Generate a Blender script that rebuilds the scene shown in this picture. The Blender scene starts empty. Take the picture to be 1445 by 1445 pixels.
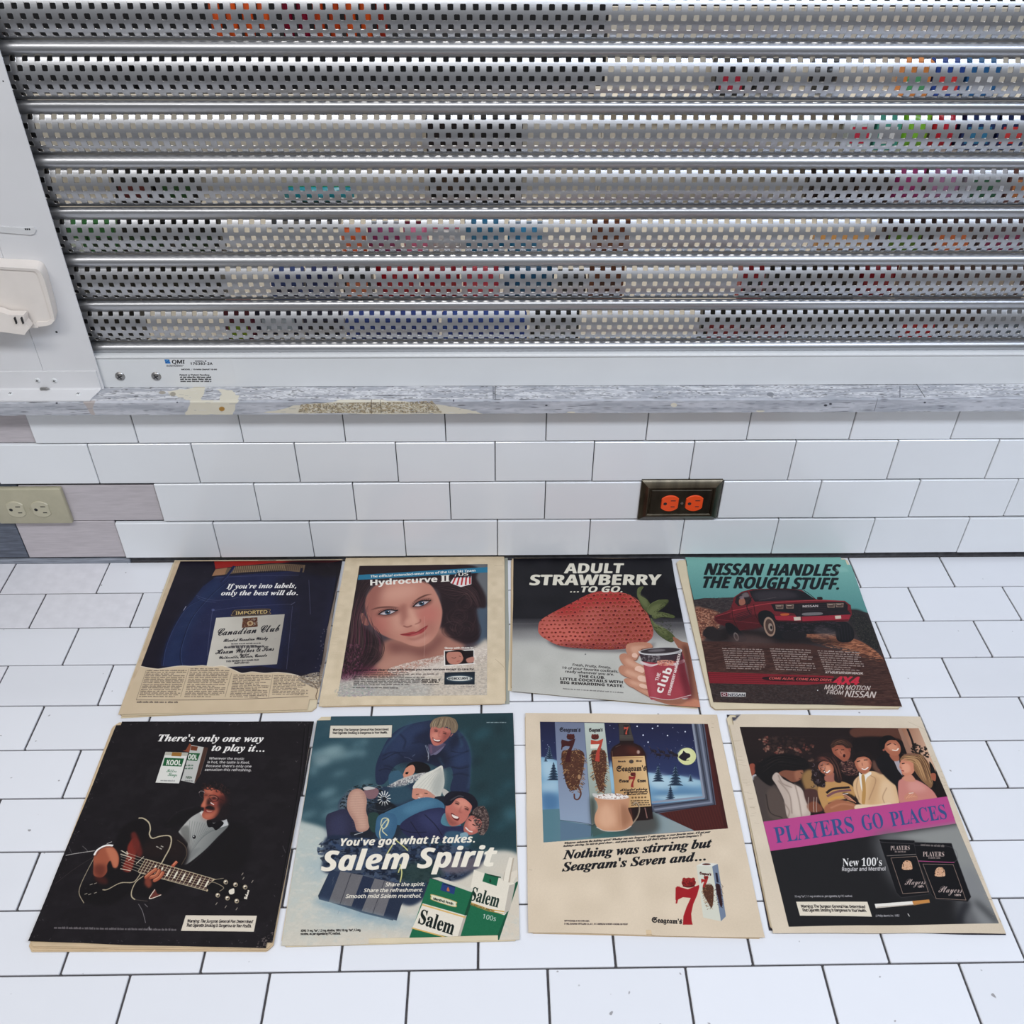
import bpy, bmesh, math, random
import numpy as np
from mathutils import Vector, Matrix
sc = bpy.context.scene
COL = sc.collection
R2 = math.radians
rnd = random.Random(7)

# ---------------------------------------------------------------- camera
FPX = 1346.0
CAM_LOC = np.array([.4857, -1.1843, 1.0673])
CAM_ROT = (.8857, -.006, -.0169)
cam = bpy.data.cameras.new('camera')
cam.sensor_width = 36.0
cam.lens = 36.0 * FPX / 1445.0
cam.clip_start = .02
camo = bpy.data.objects.new('camera', cam)
camo.location = CAM_LOC.tolist()
camo.rotation_euler = CAM_ROT
COL.objects.link(camo)
sc.camera = camo

# ---------------------------------------------------------------- colour management
sc.view_settings.view_transform = 'Standard'
sc.view_settings.look = 'None'
sc.view_settings.exposure = 0.06
sc.view_settings.gamma = 1.0
sc.view_settings.use_curve_mapping = False

# ---------------------------------------------------------------- world and lamps
w = bpy.data.worlds.new('world')
sc.world = w
w.use_nodes = True
bg = w.node_tree.nodes['Background']
bg.inputs[0].default_value = (.93, .95, 1.0, 1)
bg.inputs[1].default_value = .275

def area_light(name, loc, target, sx, sy, power, col=(1, 1, 1)):
    l = bpy.data.lights.new(name, 'AREA')
    l.shape = 'RECTANGLE'; l.size = sx; l.size_y = sy; l.energy = power; l.color = col
    o = bpy.data.objects.new(name, l)
    o.location = loc
    d = Vector(target) - Vector(loc)
    o.rotation_euler = d.to_track_quat('-Z', 'Y').to_euler()
    COL.objects.link(o)
    return o

area_light('ceiling_tube_light', (-.3, -1.45, 2.35), (-.3, -1.45, 0), 1.8, .4, 32, (1, .985, .97))
area_light('ceiling_tube_light', (1.7, -1.45, 2.35), (1.7, -1.45, 0), 1.8, .4, 46, (.73, .83, 1))
area_light('ceiling_tube_light', (.7, -3.5, 2.35), (.7, -3.5, 0), 4.4, .14, 15, (.97, .98, 1))
area_light('ceiling_tube_light', (.7, -5.6, 2.35), (.7, -5.6, 0), 4.4, .14, 15, (.97, .98, 1))
area_light('store_ceiling_light', (.8, 1.2, 2.2), (.8, 1.2, 0), 1.8, .5, 28, (1, .96, .9))

# ---------------------------------------------------------------- projection helpers (camera used only to measure the layout)
def _rot(a):
    cx, sx, cy, sy, cz, sz = math.cos(a[0]), math.sin(a[0]), math.cos(a[1]), math.sin(a[1]), math.cos(a[2]), math.sin(a[2])
    X = np.array([[1, 0, 0], [0, cx, -sx], [0, sx, cx]])
    Y = np.array([[cy, 0, sy], [0, 1, 0], [-sy, 0, cy]])
    Z = np.array([[cz, -sz, 0], [sz, cz, 0], [0, 0, 1]])
    return Z @ Y @ X
_R = _rot(CAM_ROT)
def rays(P):
    P = np.atleast_2d(np.asarray(P, float))
    d = np.stack([(P[:, 0] - 722.5) / FPX, -(P[:, 1] - 722.5) / FPX, -np.ones(len(P))], 1)
    return d @ _R.T
def onz(P, z=0.0):
    d = rays(P)
    return CAM_LOC + d * ((z - CAM_LOC[2]) / d[:, 2:3])
def ony(P, y=0.0):
    d = rays(P)
    return CAM_LOC + d * ((y - CAM_LOC[1]) / d[:, 1:2])

# ---------------------------------------------------------------- object helpers
def set_props(o, label=None, cat=None, group=None, kind=None):
    if label: o['label'] = label
    if cat: o['category'] = cat
    if group: o['group'] = group
    if kind: o['kind'] = kind
    return o
def thing(name, label, cat, loc=(0, 0, 0), group=None):
    o = bpy.data.objects.new(name, None)
    o.empty_display_size = .05
    o.location = loc
    COL.objects.link(o)
    return set_props(o, label, cat, group)
def link_mesh(name, me, parent=None, mat=None, loc=None):
    o = bpy.data.objects.new(name, me)
    COL.objects.link(o)
    if mat is not None:
        me.materials.clear(); me.materials.append(mat)
    if parent is not None:
        o.parent = parent
        if parent.type == 'EMPTY' or True:
            pl = parent.matrix_basis.translation
            if loc is None:
                o.location = (-pl[0], -pl[1], -pl[2])   # mesh data in world coordinates
            else:
                o.location = (loc[0] - pl[0], loc[1] - pl[1], loc[2] - pl[2])
    elif loc is not None:
        o.location = loc
    return o
def pydata(name, verts, faces, parent=None, mat=None, smooth=None, loc=None):
    me = bpy.data.meshes.new(name)
    me.from_pydata([tuple(v) for v in verts], [], faces)
    me.validate()
    if smooth is not None:
        me.shade_smooth()
        me.set_sharp_from_angle(angle=R2(smooth))
    return link_mesh(name, me, parent, mat, loc)
def bm_obj(name, bm, parent=None, mat=None, smooth=None, loc=None):
    bmesh.ops.recalc_face_normals(bm, faces=bm.faces)
    me = bpy.data.meshes.new(name)
    bm.to_mesh(me); bm.free()
    if smooth is not None:
        me.shade_smooth()
        me.set_sharp_from_angle(angle=R2(smooth))
    return link_mesh(name, me, parent, mat, loc)
def bm_box(bm, x0, x1, y0, y1, z0, z1, bev=0, seg=1):
    vs = [bm.verts.new((x, y, z)) for z in (z0, z1) for y in (y0, y1) for x in (x0, x1)]
    f = [(0, 2, 3, 1), (4, 5, 7, 6), (0, 1, 5, 4), (2, 6, 7, 3), (0, 4, 6, 2), (1, 3, 7, 5)]
    fs = [bm.faces.new([vs[i] for i in q]) for q in f]
    if bev > 0:
        es = set()
        for q in fs:
            es.update(q.edges)
        bmesh.ops.bevel(bm, geom=list(es), offset=bev, segments=seg, profile=.5, affect='EDGES')
    return vs
def box(name, x0, x1, y0, y1, z0, z1, parent=None, mat=None, bev=0, seg=1, smooth=None):
    bm = bmesh.new()
    bm_box(bm, x0, x1, y0, y1, z0, z1, bev, seg)
    return bm_obj(name, bm, parent, mat, smooth)
def bm_cyl(bm, c, axis, r, h, n=20, r2=None):
    """disc-capped cylinder from c along axis"""
    a = Vector(axis).normalized()
    q = Vector((0, 0, 1)).rotation_difference(a)
    M = Matrix.Translation(Vector(c) + a * (h / 2)) @ q.to_matrix().to_4x4()
    bmesh.ops.create_cone(bm, cap_ends=True, segments=n, radius1=r, radius2=r if r2 is None else r2, depth=h, matrix=M)
def prism_pts(bm, pts, thick_vec):
    """polygon (3D pts) extruded along thick_vec"""
    a = [bm.verts.new(p) for p in pts]
    b = [bm.verts.new(tuple(Vector(p) + Vector(thick_vec))) for p in pts]
    n = len(a)
    bm.faces.new(a); bm.faces.new(b[::-1])
    for i in range(n):
        bm.faces.new([a[i], b[i], b[(i + 1) % n], a[(i + 1) % n]][::-1])

# ---------------------------------------------------------------- materials
def lin(c):
    return tuple((v / 12.92 if v <= .04045 else ((v + .055) / 1.055) ** 2.4) for v in c)
def hexc(r, g, b):
    return lin((r / 255, g / 255, b / 255))
class NT:
    def __init__(s, name):
        s.m = bpy.data.materials.new(name); s.m.use_nodes = True
        s.t = s.m.node_tree; s.b = s.t.nodes['Principled BSDF']
    def n(s, typ, **kw):
        nd = s.t.nodes.new(typ)
        for k, v in kw.items(): setattr(nd, k, v)
        return nd
    def l(s, a, b): s.t.links.new(a, b)
def pbr(name, col, rough=.5, metal=0, spec=.5, noise=0, nscale=40, bump=0, bscale=200, stretch=None, col2=None, contrast=None):
    k = NT(name)
    k.b.inputs['Base Color'].default_value = (*col, 1)
    k.b.inputs['Roughness'].default_value = rough
    k.b.inputs['Metallic'].default_value = metal
    k.b.inputs['Specular IOR Level'].default_value = spec
    if noise or bump or col2 is not None:
        tc = k.n('ShaderNodeTexCoord'); mp = k.n('ShaderNodeMapping')
        k.l(tc.outputs['Object'], mp.inputs[0])
        if stretch: mp.inputs['Scale'].default_value = stretch
    if noise or col2 is not None:
        nz = k.n('ShaderNodeTexNoise'); nz.inputs['Scale'].default_value = nscale; nz.inputs['Detail'].default_value = 5
        k.l(mp.outputs[0], nz.inputs['Vector'])
        rp = k.n('ShaderNodeValToRGB')
        lo, hi = contrast or (.3, .7)
        rp.color_ramp.elements[0].position = lo; rp.color_ramp.elements[1].position = hi
        c2 = col2 if col2 is not None else tuple(min(1, c * (1 + noise)) for c in col)
        c1 = col if col2 is not None else tuple(c * (1 - noise) for c in col)
        rp.color_ramp.elements[0].color = (*c1, 1); rp.color_ramp.elements[1].color = (*c2, 1)
        k.l(nz.outputs[0], rp.inputs[0]); k.l(rp.outputs[0], k.b.inputs['Base Color'])
    if bump:
        nb = k.n('ShaderNodeTexNoise'); nb.inputs['Scale'].default_value = bscale; nb.inputs['Detail'].default_value = 4
        k.l(mp.outputs[0], nb.inputs['Vector'])
        bp = k.n('ShaderNodeBump'); bp.inputs['Strength'].default_value = bump; bp.inputs['Distance'].default_value = .001
        k.l(nb.outputs[0], bp.inputs['Height']); k.l(bp.outputs[0], k.b.inputs['Normal'])
    return k.m
def rand_tint(m, amt=.04):
    """small per-object brightness variation"""
    t = m.node_tree; b = t.nodes['Principled BSDF']
    oi = t.nodes.new('ShaderNodeObjectInfo'); mr = t.nodes.new('ShaderNodeMapRange')
    mr.inputs[3].default_value = 1 - amt; mr.inputs[4].default_value = 1 + amt
    t.links.new(oi.outputs['Random'], mr.inputs[0])
    mx = t.nodes.new('ShaderNodeMix'); mx.data_type = 'RGBA'; mx.blend_type = 'MULTIPLY'; mx.inputs[0].default_value = 1
    src = b.inputs['Base Color']
    if src.is_linked: t.links.new(src.links[0].from_socket, mx.inputs[6])
    else: mx.inputs[6].default_value = src.default_value[:]
    t.links.new(mr.outputs[0], mx.inputs[7])
    t.links.new(mx.outputs[2], b.inputs['Base Color'])
    return m
# ---------------------------------------------------------------- print-maker: rasterises shapes and lettering into generated images
_txtc = bpy.data.curves.new('lettering', 'FONT')
_txto = bpy.data.objects.new('lettering', _txtc)
_txt_on = [False]
def _mm(s, style):
    up, lo = {'serif': (0x1D400, 0x1D41A), 'serif_it': (0x1D468, 0x1D482), 'script': (0x1D4D0, 0x1D4EA),
              'fraktur': (0x1D56C, 0x1D586), 'sans_b': (0x1D5D4, 0x1D5EE), 'sans_it': (0x1D608, 0x1D622), 'sans_bi': (0x1D63C, 0x1D656)}[style]
    dg = {'serif': 0x1D7CE, 'serif_it': 0x1D7CE, 'sans_b': 0x1D7EC, 'sans_bi': 0x1D7EC}.get(style)
    out = ''
    for ch in s:
        if 'A' <= ch <= 'Z': out += chr(up + ord(ch) - 65)
        elif 'a' <= ch <= 'z': out += chr(lo + ord(ch) - 97)
        elif ch.isdigit() and dg: out += chr(dg + ord(ch) - 48)
        else: out += ch
    return out
_tcache = {}
_caps = {}
def _own_font(fn):
    try:
        import os
        return bpy.data.fonts.load(os.path.join(bpy.utils.system_resource('DATAFILES'), 'fonts', fn))
    except Exception:
        return None
_F = {'math': _own_font('NotoSansMath-Regular.woff2')}
_F0 = _txtc.font
def glyph_edges(s, style=None, space=1.0, res=4):
    key = (s, style, space, res)
    if key in _tcache: return _tcache[key]
    if s != 'H' and style not in _caps:
        _caps[style] = 1
        e = glyph_edges('H', style, 1.0, 4)[0]; _caps[style] = float(e[..., 1].max())
    if not _txt_on[0]:
        COL.objects.link(_txto); _txt_on[0] = True
    c = _txtc
    c.font = _F['math'] or _F0
    c.body = _mm(s, style) if style else s
    c.space_character = space; c.resolution_u = res; c.fill_mode = 'FRONT'
    dg = bpy.context.evaluated_depsgraph_get(); dg.update()
    ev = _txto.evaluated_get(dg); me = ev.to_mesh()
    nv = len(me.vertices)
    co = np.empty(nv * 3); me.vertices.foreach_get('co', co); co = co.reshape(-1, 3)[:, :2].copy()
    nl = len(me.loops)
    lv = np.empty(nl, int); me.loops.foreach_get('vertex_index', lv)
    npoly = len(me.polygons)
    ls = np.empty(npoly, int); me.polygons.foreach_get('loop_start', ls)
    lt = np.empty(npoly, int); me.polygons.foreach_get('loop_total', lt)
    nxt = np.arange(nl) + 1
    nxt[ls + lt - 1] = ls
    a, b = lv, lv[nxt]
    ev.to_mesh_clear()
    # orient every face the same way
    ar = np.zeros(npoly); fid = np.repeat(np.arange(npoly), lt)
    cr = co[a, 0] * co[b, 1] - co[b, 0] * co[a, 1]
    np.add.at(ar, fid, cr)
    flip = (ar < 0)[fid]
    A = np.where(flip, b, a); B = np.where(flip, a, b)
    E = np.stack([co[A], co[B]], 1)
    _tcache[key] = (E, co[:, 0].min(), co[:, 0].max())
    return _tcache[key]

def raster(E, W, H):
    """signed-area coverage of directed edges E (n,2,2); returns x0,y0,mask"""
    mn = np.floor(E.reshape(-1, 2).min(0)).astype(int); mx = np.ceil(E.reshape(-1, 2).max(0)).astype(int)
    x0, y0 = max(mn[0], -4), max(mn[1], 0); x1, y1 = min(mx[0] + 1, W), min(mx[1] + 1, H)
    if x1 <= x0 or y1 <= y0: return None
    w_, h_ = x1 - x0, y1 - y0
    p = E[:, 0] - (x0, y0); q = E[:, 1] - (x0, y0)
    sg = np.where(q[:, 1] > p[:, 1], 1.0, -1.0)
    up = q[:, 1] > p[:, 1]
    lo = np.where(up[:, None], p, q); hi = np.where(up[:, None], q, p)
    dy = hi[:, 1] - lo[:, 1]
    ok = dy > 1e-9
    lo, hi, dy, sg = lo[ok], hi[ok], dy[ok], sg[ok]
    sl = (hi[:, 0] - lo[:, 0]) / dy
    r0 = np.floor(lo[:, 1]).astype(int); r1 = np.ceil(hi[:, 1]).astype(int)
    n = np.maximum(r1 - r0, 1)
    idx = np.repeat(np.arange(len(n)), n)
    row = np.arange(n.sum()) - np.repeat(np.cumsum(n) - n, n) + r0[idx]
    ya = np.maximum(lo[idx, 1], row); yb = np.minimum(hi[idx, 1], row + 1)
    k = (yb > ya) & (row >= 0) & (row < h_)
    idx, row, ya, yb = idx[k], row[k], ya[k], yb[k]
    dxr = np.abs(sl[idx] * (yb - ya))
    m = np.clip(np.ceil(dxr * 2).astype(int), 1, 400)
    j = np.repeat(np.arange(len(m)), m)
    t = (np.arange(m.sum()) - np.repeat(np.cumsum(m) - m, m) + .5) / m[j]
    yy = ya[j] + (yb - ya)[j] * t
    xx = lo[idx[j], 0] + sl[idx[j]] * (yy - lo[idx[j], 1])
    d = (yb - ya)[j] / m[j] * sg[idx[j]]
    xx = np.clip(xx, 0, w_ - 1e-6)
    ix = np.floor(xx).astype(int); fx = xx - ix
    W2 = w_ + 2
    rr = row[j]
    acc = np.bincount(rr * W2 + ix, d * (1 - fx), h_ * W2) + np.bincount(rr * W2 + ix + 1, d * fx, h_ * W2)
    mk = np.clip(np.abs(np.cumsum(acc.reshape(h_, W2), 1)), 0, 1)[:, :w_]
    if x0 < 0: mk = mk[:, -x0:]; x0 = 0
    return x0, y0, mk
def gauss(a, s):
    r = int(s * 3) + 1
    k = np.exp(-np.arange(-r, r + 1) ** 2 / (2 * s * s)); k /= k.sum()
    n1 = a.shape[0] + 2 * r; n2 = a.shape[1] + 2 * r
    for ax, nn in ((0, n1), (1, n2)):
        L = nn
        F = np.fft.rfft(a, L, axis=ax) * (np.fft.rfft(k, L)[:, None] if ax == 0 else np.fft.rfft(k, L)[None, :])
        a = np.fft.irfft(F, L, axis=ax)
    return a          # grown by r on each side
def crom(P, closed=True, n=7):
    P = np.asarray(P, float)
    if closed: Q = np.vstack([P[-1:], P, P[:2]])
    else: Q = np.vstack([2 * P[:1] - P[1:2], P, 2 * P[-1:] - P[-2:-1]])
    t = np.linspace(0, 1, n, endpoint=False)[:, None]
    out = []
    for i in range(1, len(Q) - 2):
        a, b, c, d = Q[i - 1], Q[i], Q[i + 1], Q[i + 2]
        out.append(.5 * (2 * b + (c - a) * t + (2 * a - 5 * b + 4 * c - d) * t * t + (3 * b - a - 3 * c + d) * t ** 3))
    if not closed: out.append(P[-1:])
    return np.vstack(out)
def vnoise(w_, h_, cx, cy, rs):
    g = rs.rand(int(h_ / cy) + 3, int(w_ / cx) + 3)
    y = np.arange(h_) / cy; x = np.arange(w_) / cx
    iy = y.astype(int); ix = x.astype(int); fy = (y - iy)[:, None]; fx = (x - ix)[None]
    fy = fy * fy * (3 - 2 * fy); fx = fx * fx * (3 - 2 * fx)
    a = g[iy][:, ix]; b = g[iy][:, ix + 1]; c = g[iy + 1][:, ix]; d = g[iy + 1][:, ix + 1]
    return (a * (1 - fx) + b * fx) * (1 - fy) + (c * (1 - fx) + d * fx) * fy
class Art:
    def __init__(s, bbox, level, origin, k, res=2600, base=(.9, .85, .75), vertical=False, seed=1):
        """bbox = world (u0,u1,v0,v1) on the horizontal plane z=level, or on the vertical plane y=level"""
        s.u0, s.u1, s.v0, s.v1 = bbox; s.lv = level; s.o = origin; s.k = k; s.res = res; s.vert = vertical
        s.W = int((s.u1 - s.u0) * res); s.H = int((s.v1 - s.v0) * res)
        s.img = np.ones((s.H, s.W, 3)) * np.array(base)
        s.rs = np.random.RandomState(seed); s.clip = None
        s.view = None
    def zoom(s, x0, y0, k): s.o = (x0, y0); s.k = k; return s
    def pt(s, P):
        P = np.atleast_2d(np.asarray(P, float)) * s.k + np.array(s.o)
        if s.vert: Q = ony(P, s.lv); q = Q[:, [0, 2]]
        else: Q = onz(P, s.lv); q = Q[:, :2]
        return np.stack([(q[:, 0] - s.u0) * s.res, (s.v1 - q[:, 1]) * s.res], 1)
    def paint(s, r, col, a=1.0, blur=0, grad=None):
        if r is None: return
        x0, y0, m = r
        if blur:
            g = gauss(m, blur); rr = int(blur * 3) + 1
            x0 -= rr; y0 -= rr; m = g
        X0, Y0 = max(x0, 0), max(y0, 0); X1, Y1 = min(x0 + m.shape[1], s.W), min(y0 + m.shape[0], s.H)
        if X1 <= X0 or Y1 <= Y0: return
        m = m[Y0 - y0:Y1 - y0, X0 - x0:X1 - x0] * a
        if s.clip is not None: m = m * s.clip[Y0:Y1, X0:X1]
        if grad is not None:
            p0, c0, p1, c1 = grad
            A, B = s.pt([p0, p1]); d = B - A; L = (d * d).sum()
            yy, xx = np.mgrid[Y0:Y1, X0:X1]
            t = np.clip(((xx - A[0]) * d[0] + (yy - A[1]) * d[1]) / L, 0, 1)[..., None]
            c = np.array(c0) * (1 - t) + np.array(c1) * t
        else: c = np.array(col)
        S = s.img[Y0:Y1, X0:X1]
        s.img[Y0:Y1, X0:X1] = S + (c - S) * m[..., None]
    def fill(s, pts, col, a=1.0, blur=0, sm=True, grad=None):
        P = crom(pts) if sm and len(pts) > 2 else np.asarray(pts, float)
        if not sm: P = np.vstack([P[i] + (P[(i + 1) % len(P)] - P[i]) * t for i in range(len(P)) for t in (0, .25, .5, .75)])
        C = s.pt(P)
        E = np.stack([C, np.roll(C, -1, 0)], 1)
        s.paint(raster(E, s.W, s.H), col, a, blur, grad)
    def line(s, pts, wd, col, a=1.0, blur=0, sm=True, taper=False):
        P = np.asarray(pts, float)
        if sm and len(P) > 2: P = crom(P, False)
        C = s.pt(P)
        cc = s.pt([P[0], P[0] + (10, 0)]); sc_ = np.linalg.norm(cc[1] - cc[0]) / 10
        n = len(C); h = np.full(n, wd * sc_ / 2)
        if taper: h = h * np.sin(np.linspace(.15, math.pi - .15, n))
        E = []
        d = np.diff(C, axis=0); L = np.linalg.norm(d, axis=1) + 1e-9; nn = np.stack([-d[:, 1], d[:, 0]], 1) / L[:, None]
        for i in range(n - 1):
            q = np.array([C[i] + nn[i] * h[i], C[i + 1] + nn[i] * h[i + 1], C[i + 1] - nn[i] * h[i + 1], C[i] - nn[i] * h[i]])
            E.append(np.stack([q, np.roll(q, -1, 0)], 1))
        if n > 2:
            th = -np.linspace(0, 2 * math.pi, 9)[:-1]
            for i in range(1, n - 1):
                if h[i] > .8:
                    q = C[i] + h[i] * np.stack([np.cos(th), np.sin(th)], 1)
                    E.append(np.stack([q, np.roll(q, -1, 0)], 1))
        s.paint(raster(np.concatenate(E), s.W, s.H), col, a, blur)
    def ell(s, x, y, rx, ry, col, a=1.0, blur=0, rot=0, grad=None):
        t = np.linspace(0, 2 * math.pi, 29)[:-1]; c, n = math.cos(R2(rot)), math.sin(R2(rot))
        X = rx * np.cos(t); Y = ry * np.sin(t)
        P = np.stack([x + X * c - Y * n, y + X * n + Y * c], 1)
        C = s.pt(P); s.paint(raster(np.stack([C, np.roll(C, -1, 0)], 1), s.W, s.H), col, a, blur, grad)
    def text(s, t, p0, p1, h, col, bold=0.0, style=None, sl=0.0, a=1.0, space=1.0, blur=0, up=None):
        """baseline p0..p1, cap height h, sl = rightward lean of the cap top (all in view units)"""
        E, xa, xb = glyph_edges(t, style, space, 2 if h * s.k < 7 else 4)
        cap = _caps[style]
        if bold:
            b = bold * cap / .69; E = np.concatenate([E + np.array(o) for o in ((-b, 0), (b, 0), (-b * .5, b * .35), (b * .5, -b * .35), (0, 0))])
        p0 = np.array(p0, float); p1 = np.array(p1, float)
        ux = (p1 - p0) / (xb - xa)
        uy = (np.array([sl, -h]) if up is None else np.array(up, float)) / cap
        Q = p0 + (E[..., 0:1] - xa) * ux + E[..., 1:2] * uy
        C = s.pt(Q.reshape(-1, 2)).reshape(-1, 2, 2)
        s.paint(raster(C, s.W, s.H), col, a, blur)
    def greek(s, x0, x1, y0, y1, n, col, lean=0.0, tilt=0.0, th=.42, a=.8, ragged=.12, word=9.0, lean1=None):
        """n lines of illegibly small set type between y0 and y1; lean shifts x per unit y"""
        E = []
        lh = (y1 - y0) / n
        l1 = lean if lean1 is None else lean1
        for i in range(n):
            y = y0 + lh * (i + .5)
            xa = x0 + lean * (y - y0); xb = x1 + l1 * (y - y0)
            if s.rs.rand() < .3 or i == n - 1: xb = xa + (xb - xa) * (1 - ragged * 3 * s.rs.rand())
            x = xa
            while x < xb - 2:
                wl = word * (.35 + 1.1 * s.rs.rand())
                x2 = min(x + wl, xb)
                # letters as little uneven bars
                xx = x
                while xx < x2:
                    lw = word * (.10 + .1 * s.rs.rand())
                    hh = lh * th * (.75 + .6 * (s.rs.rand() < .25)) / 2
                    t0 = (xx - x0) * tilt; 
                    q = np.array([[xx, y - hh + t0], [xx + lw, y - hh + t0], [xx + lw, y + lh * th / 2 + t0], [xx, y + lh * th / 2 + t0]])
                    E.append(q); xx += lw * 1.28
                x = x2 + word * .3
        Q = np.array(E); C = s.pt(Q.reshape(-1, 2)).reshape(-1, 4, 2)
        Ed = np.stack([C, np.roll(C, -1, 1)], 2).reshape(-1, 2, 2)
        s.paint(raster(Ed, s.W, s.H), col, a)
    def grain(s, amt=.02, cx=3, cy=3):
        s.img += ((vnoise(s.W, s.H, cx, cy, s.rs) - .5) * 2 * amt)[..., None]
    def mottled(s, pts, cols, cx, cy, a=1.0, thr=.5, soft=.1, sm=True, blur=0):
        """noise-broken patch of colour inside pts"""
        P = crom(pts) if sm else np.asarray(pts, float)
        C = s.pt(P); r = raster(np.stack([C, np.roll(C, -1, 0)], 1), s.W, s.H)
        if r is None: return
        x0, y0, m = r
        if blur:
            m = gauss(m, blur); rr = int(blur * 3) + 1; x0 -= rr; y0 -= rr
            ox, oy = max(0, -x0), max(0, -y0); m = m[oy:, ox:]; x0 = max(x0, 0); y0 = max(y0, 0)
        for c in cols:
            nz = .6 * vnoise(m.shape[1], m.shape[0], cx, cy, s.rs) + .4 * vnoise(m.shape[1], m.shape[0], cx / 2.3, cy / 2.3, s.rs)
            s.paint((x0, y0, m * np.clip((nz - thr) / soft, 0, 1)), c, a)
    def strands(s, guides, n, wd, cols, jit=4, a=.6):
        """hair: n strokes interpolated between guide curves"""
        G = [crom(g, False, 5) for g in guides]
        L = min(len(g) for g in G)
        G = np.array([g[np.linspace(0, len(g) - 1, L).astype(int)] for g in G])
        for _ in range(n):
            t = s.rs.rand() * (len(G) - 1); i = min(int(t), len(G) - 2); f = t - i
            P = G[i] * (1 - f) + G[i + 1] * f + s.rs.randn(2) * jit
            ph = s.rs.rand() * 6; P = P + np.stack([np.sin(np.linspace(0, 5, L) + ph) * jit * .5] * 2, 1)
            s.line(P, wd * (.5 + s.rs.rand()), cols[s.rs.randint(len(cols))], a, sm=False, taper=True)
    def head(s, x, y, rx, ry, skin, hair=None, rot=0, lit=None, dark=None, smile=True, look=0, hairp=None, eyes=True, beard=None, gl=False):
        """small painted head; rot in degrees (positive leans right)"""
        c, n = math.cos(R2(rot)), math.sin(R2(rot))
        def T(u, v): return (x + rx * u * c - ry * v * n, y + rx * u * n + ry * v * c)
        sk = np.array(skin); dk = np.array(dark) if dark is not None else sk * .62
        lt = np.array(lit) if lit is not None else np.clip(sk * 1.18 + .03, 0, 1)
        bl = max(rx * s.k * .35, .7)
        if hair is not None: s.fill([T(-1.12, .1), T(-1.15, -.5), T(-.7, -1.2), (T(.1, -1.35)), T(.8, -1.15), T(1.16, -.5), T(1.1, .15), T(.6, -.2), T(-.6, -.2)], hair)
        s.fill([T(-.92, -.35), T(-.6, -.95), T(.0, -1.08), T(.6, -.95), T(.92, -.35), T(.85, .3), T(.5, .85), T(.05, 1.05), T(-.45, .85), T(-.85, .3)], sk)
        s.ell(*T(-1.0, .05), rx * .16, ry * .22, dk, 1, 0, rot); s.ell(*T(1.0, .05), rx * .16, ry * .22, dk, 1, 0, rot)
        s.ell(*T(.62 - look * .2, .15), rx * .4, ry * .75, dk, .55, bl, rot)
        s.ell(*T(-.35 + look * .3, .2), rx * .38, ry * .4, lt, .7, bl, rot)
        s.ell(*T(0 + look * .2, -.6), rx * .5, ry * .25, lt, .6, bl, rot)
        if eyes:
            for e in (-.38, .42):
                u = e + look * .18
                s.line([T(u - .24, -.27), T(u, -.36), T(u + .24, -.26)], rx * .13, dk * .45, .9)
                s.ell(*T(u, -.12), rx * .2, ry * .1, dk * .5, .85, 0, rot)
                s.ell(*T(u, -.12), rx * .09, ry * .08, (.05, .04, .05), .95, 0, rot)
        s.line([T(.02 + look * .2, -.15), T(.1 + look * .28, .22), T(-.06 + look * .2, .3)], rx * .12, dk * .8, .75)
        if smile:
            s.fill([T(-.4 + look * .15, .46), T(0 + look * .15, .54), T(.42 + look * .15, .44), T(.2 + look * .15, .72), T(-.15 + look * .15, .74)], (.5, .2, .17))
            s.fill([T(-.3 + look * .15, .5), T(0 + look * .15, .57), T(.33 + look * .15, .49), T(.12 + look * .15, .64), T(-.12 + look * .15, .65)], (.93, .88, .8))
        else:
            s.line([T(-.28 + look * .15, .52), T(0 + look * .15, .56), T(.28 + look * .15, .5)], rx * .17, (.6, .25, .22), .9)
        if hair is not None: s.fill([T(-1.05, -.2), T(-1.0, -.8), T(-.4, -1.25), T(.4, -1.25), T(1.0, -.85), T(1.06, -.2), T(.82, -.62), T(.3, -.8), T(-.3, -.72), T(-.75, -.5)], hair)
    def image(s, name):
        px = np.ones((s.H, s.W, 4), np.float32)
        q = (s.img - .03) / .97; g = q.mean(2, keepdims=True)      # old ink: a little less saturated
        px[..., :3] = np.clip(g + (q - g) * .9, 0, 1)[::-1]
        im = bpy.data.images.new(name, s.W, s.H)
        im.colorspace_settings.name = 'sRGB'
        im.pixels.foreach_set(px.ravel()); im.update(); im.pack()
        return im
def printed(name, im, gain=1.0, rough=.45, bump=.15, spec=.35):
    k = NT(name)
    tx = k.n('ShaderNodeTexImage'); tx.image = im; tx.interpolation = 'Linear'; tx.extension = 'EXTEND'
    mx = k.n('ShaderNodeMix'); mx.data_type = 'RGBA'; mx.blend_type = 'MULTIPLY'; mx.inputs[0].default_value = 1
    mx.inputs[7].default_value = (gain, gain, gain, 1)
    k.l(tx.outputs[0], mx.inputs[6]); k.l(mx.outputs[2], k.b.inputs['Base Color'])
    k.b.inputs['Roughness'].default_value = rough
    k.b.inputs['Specular IOR Level'].default_value = spec
    tc = k.n('ShaderNodeTexCoord'); nb = k.n('ShaderNodeTexNoise'); nb.inputs['Scale'].default_value = 60; nb.inputs['Detail'].default_value = 5
    k.l(tc.outputs['Object'], nb.inputs['Vector'])
    bp = k.n('ShaderNodeBump'); bp.inputs['Strength'].default_value = bump; bp.inputs['Distance'].default_value = .002
    k.l(nb.outputs[0], bp.inputs['Height']); k.l(bp.outputs[0], k.b.inputs['Normal'])
    return k.m
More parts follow.
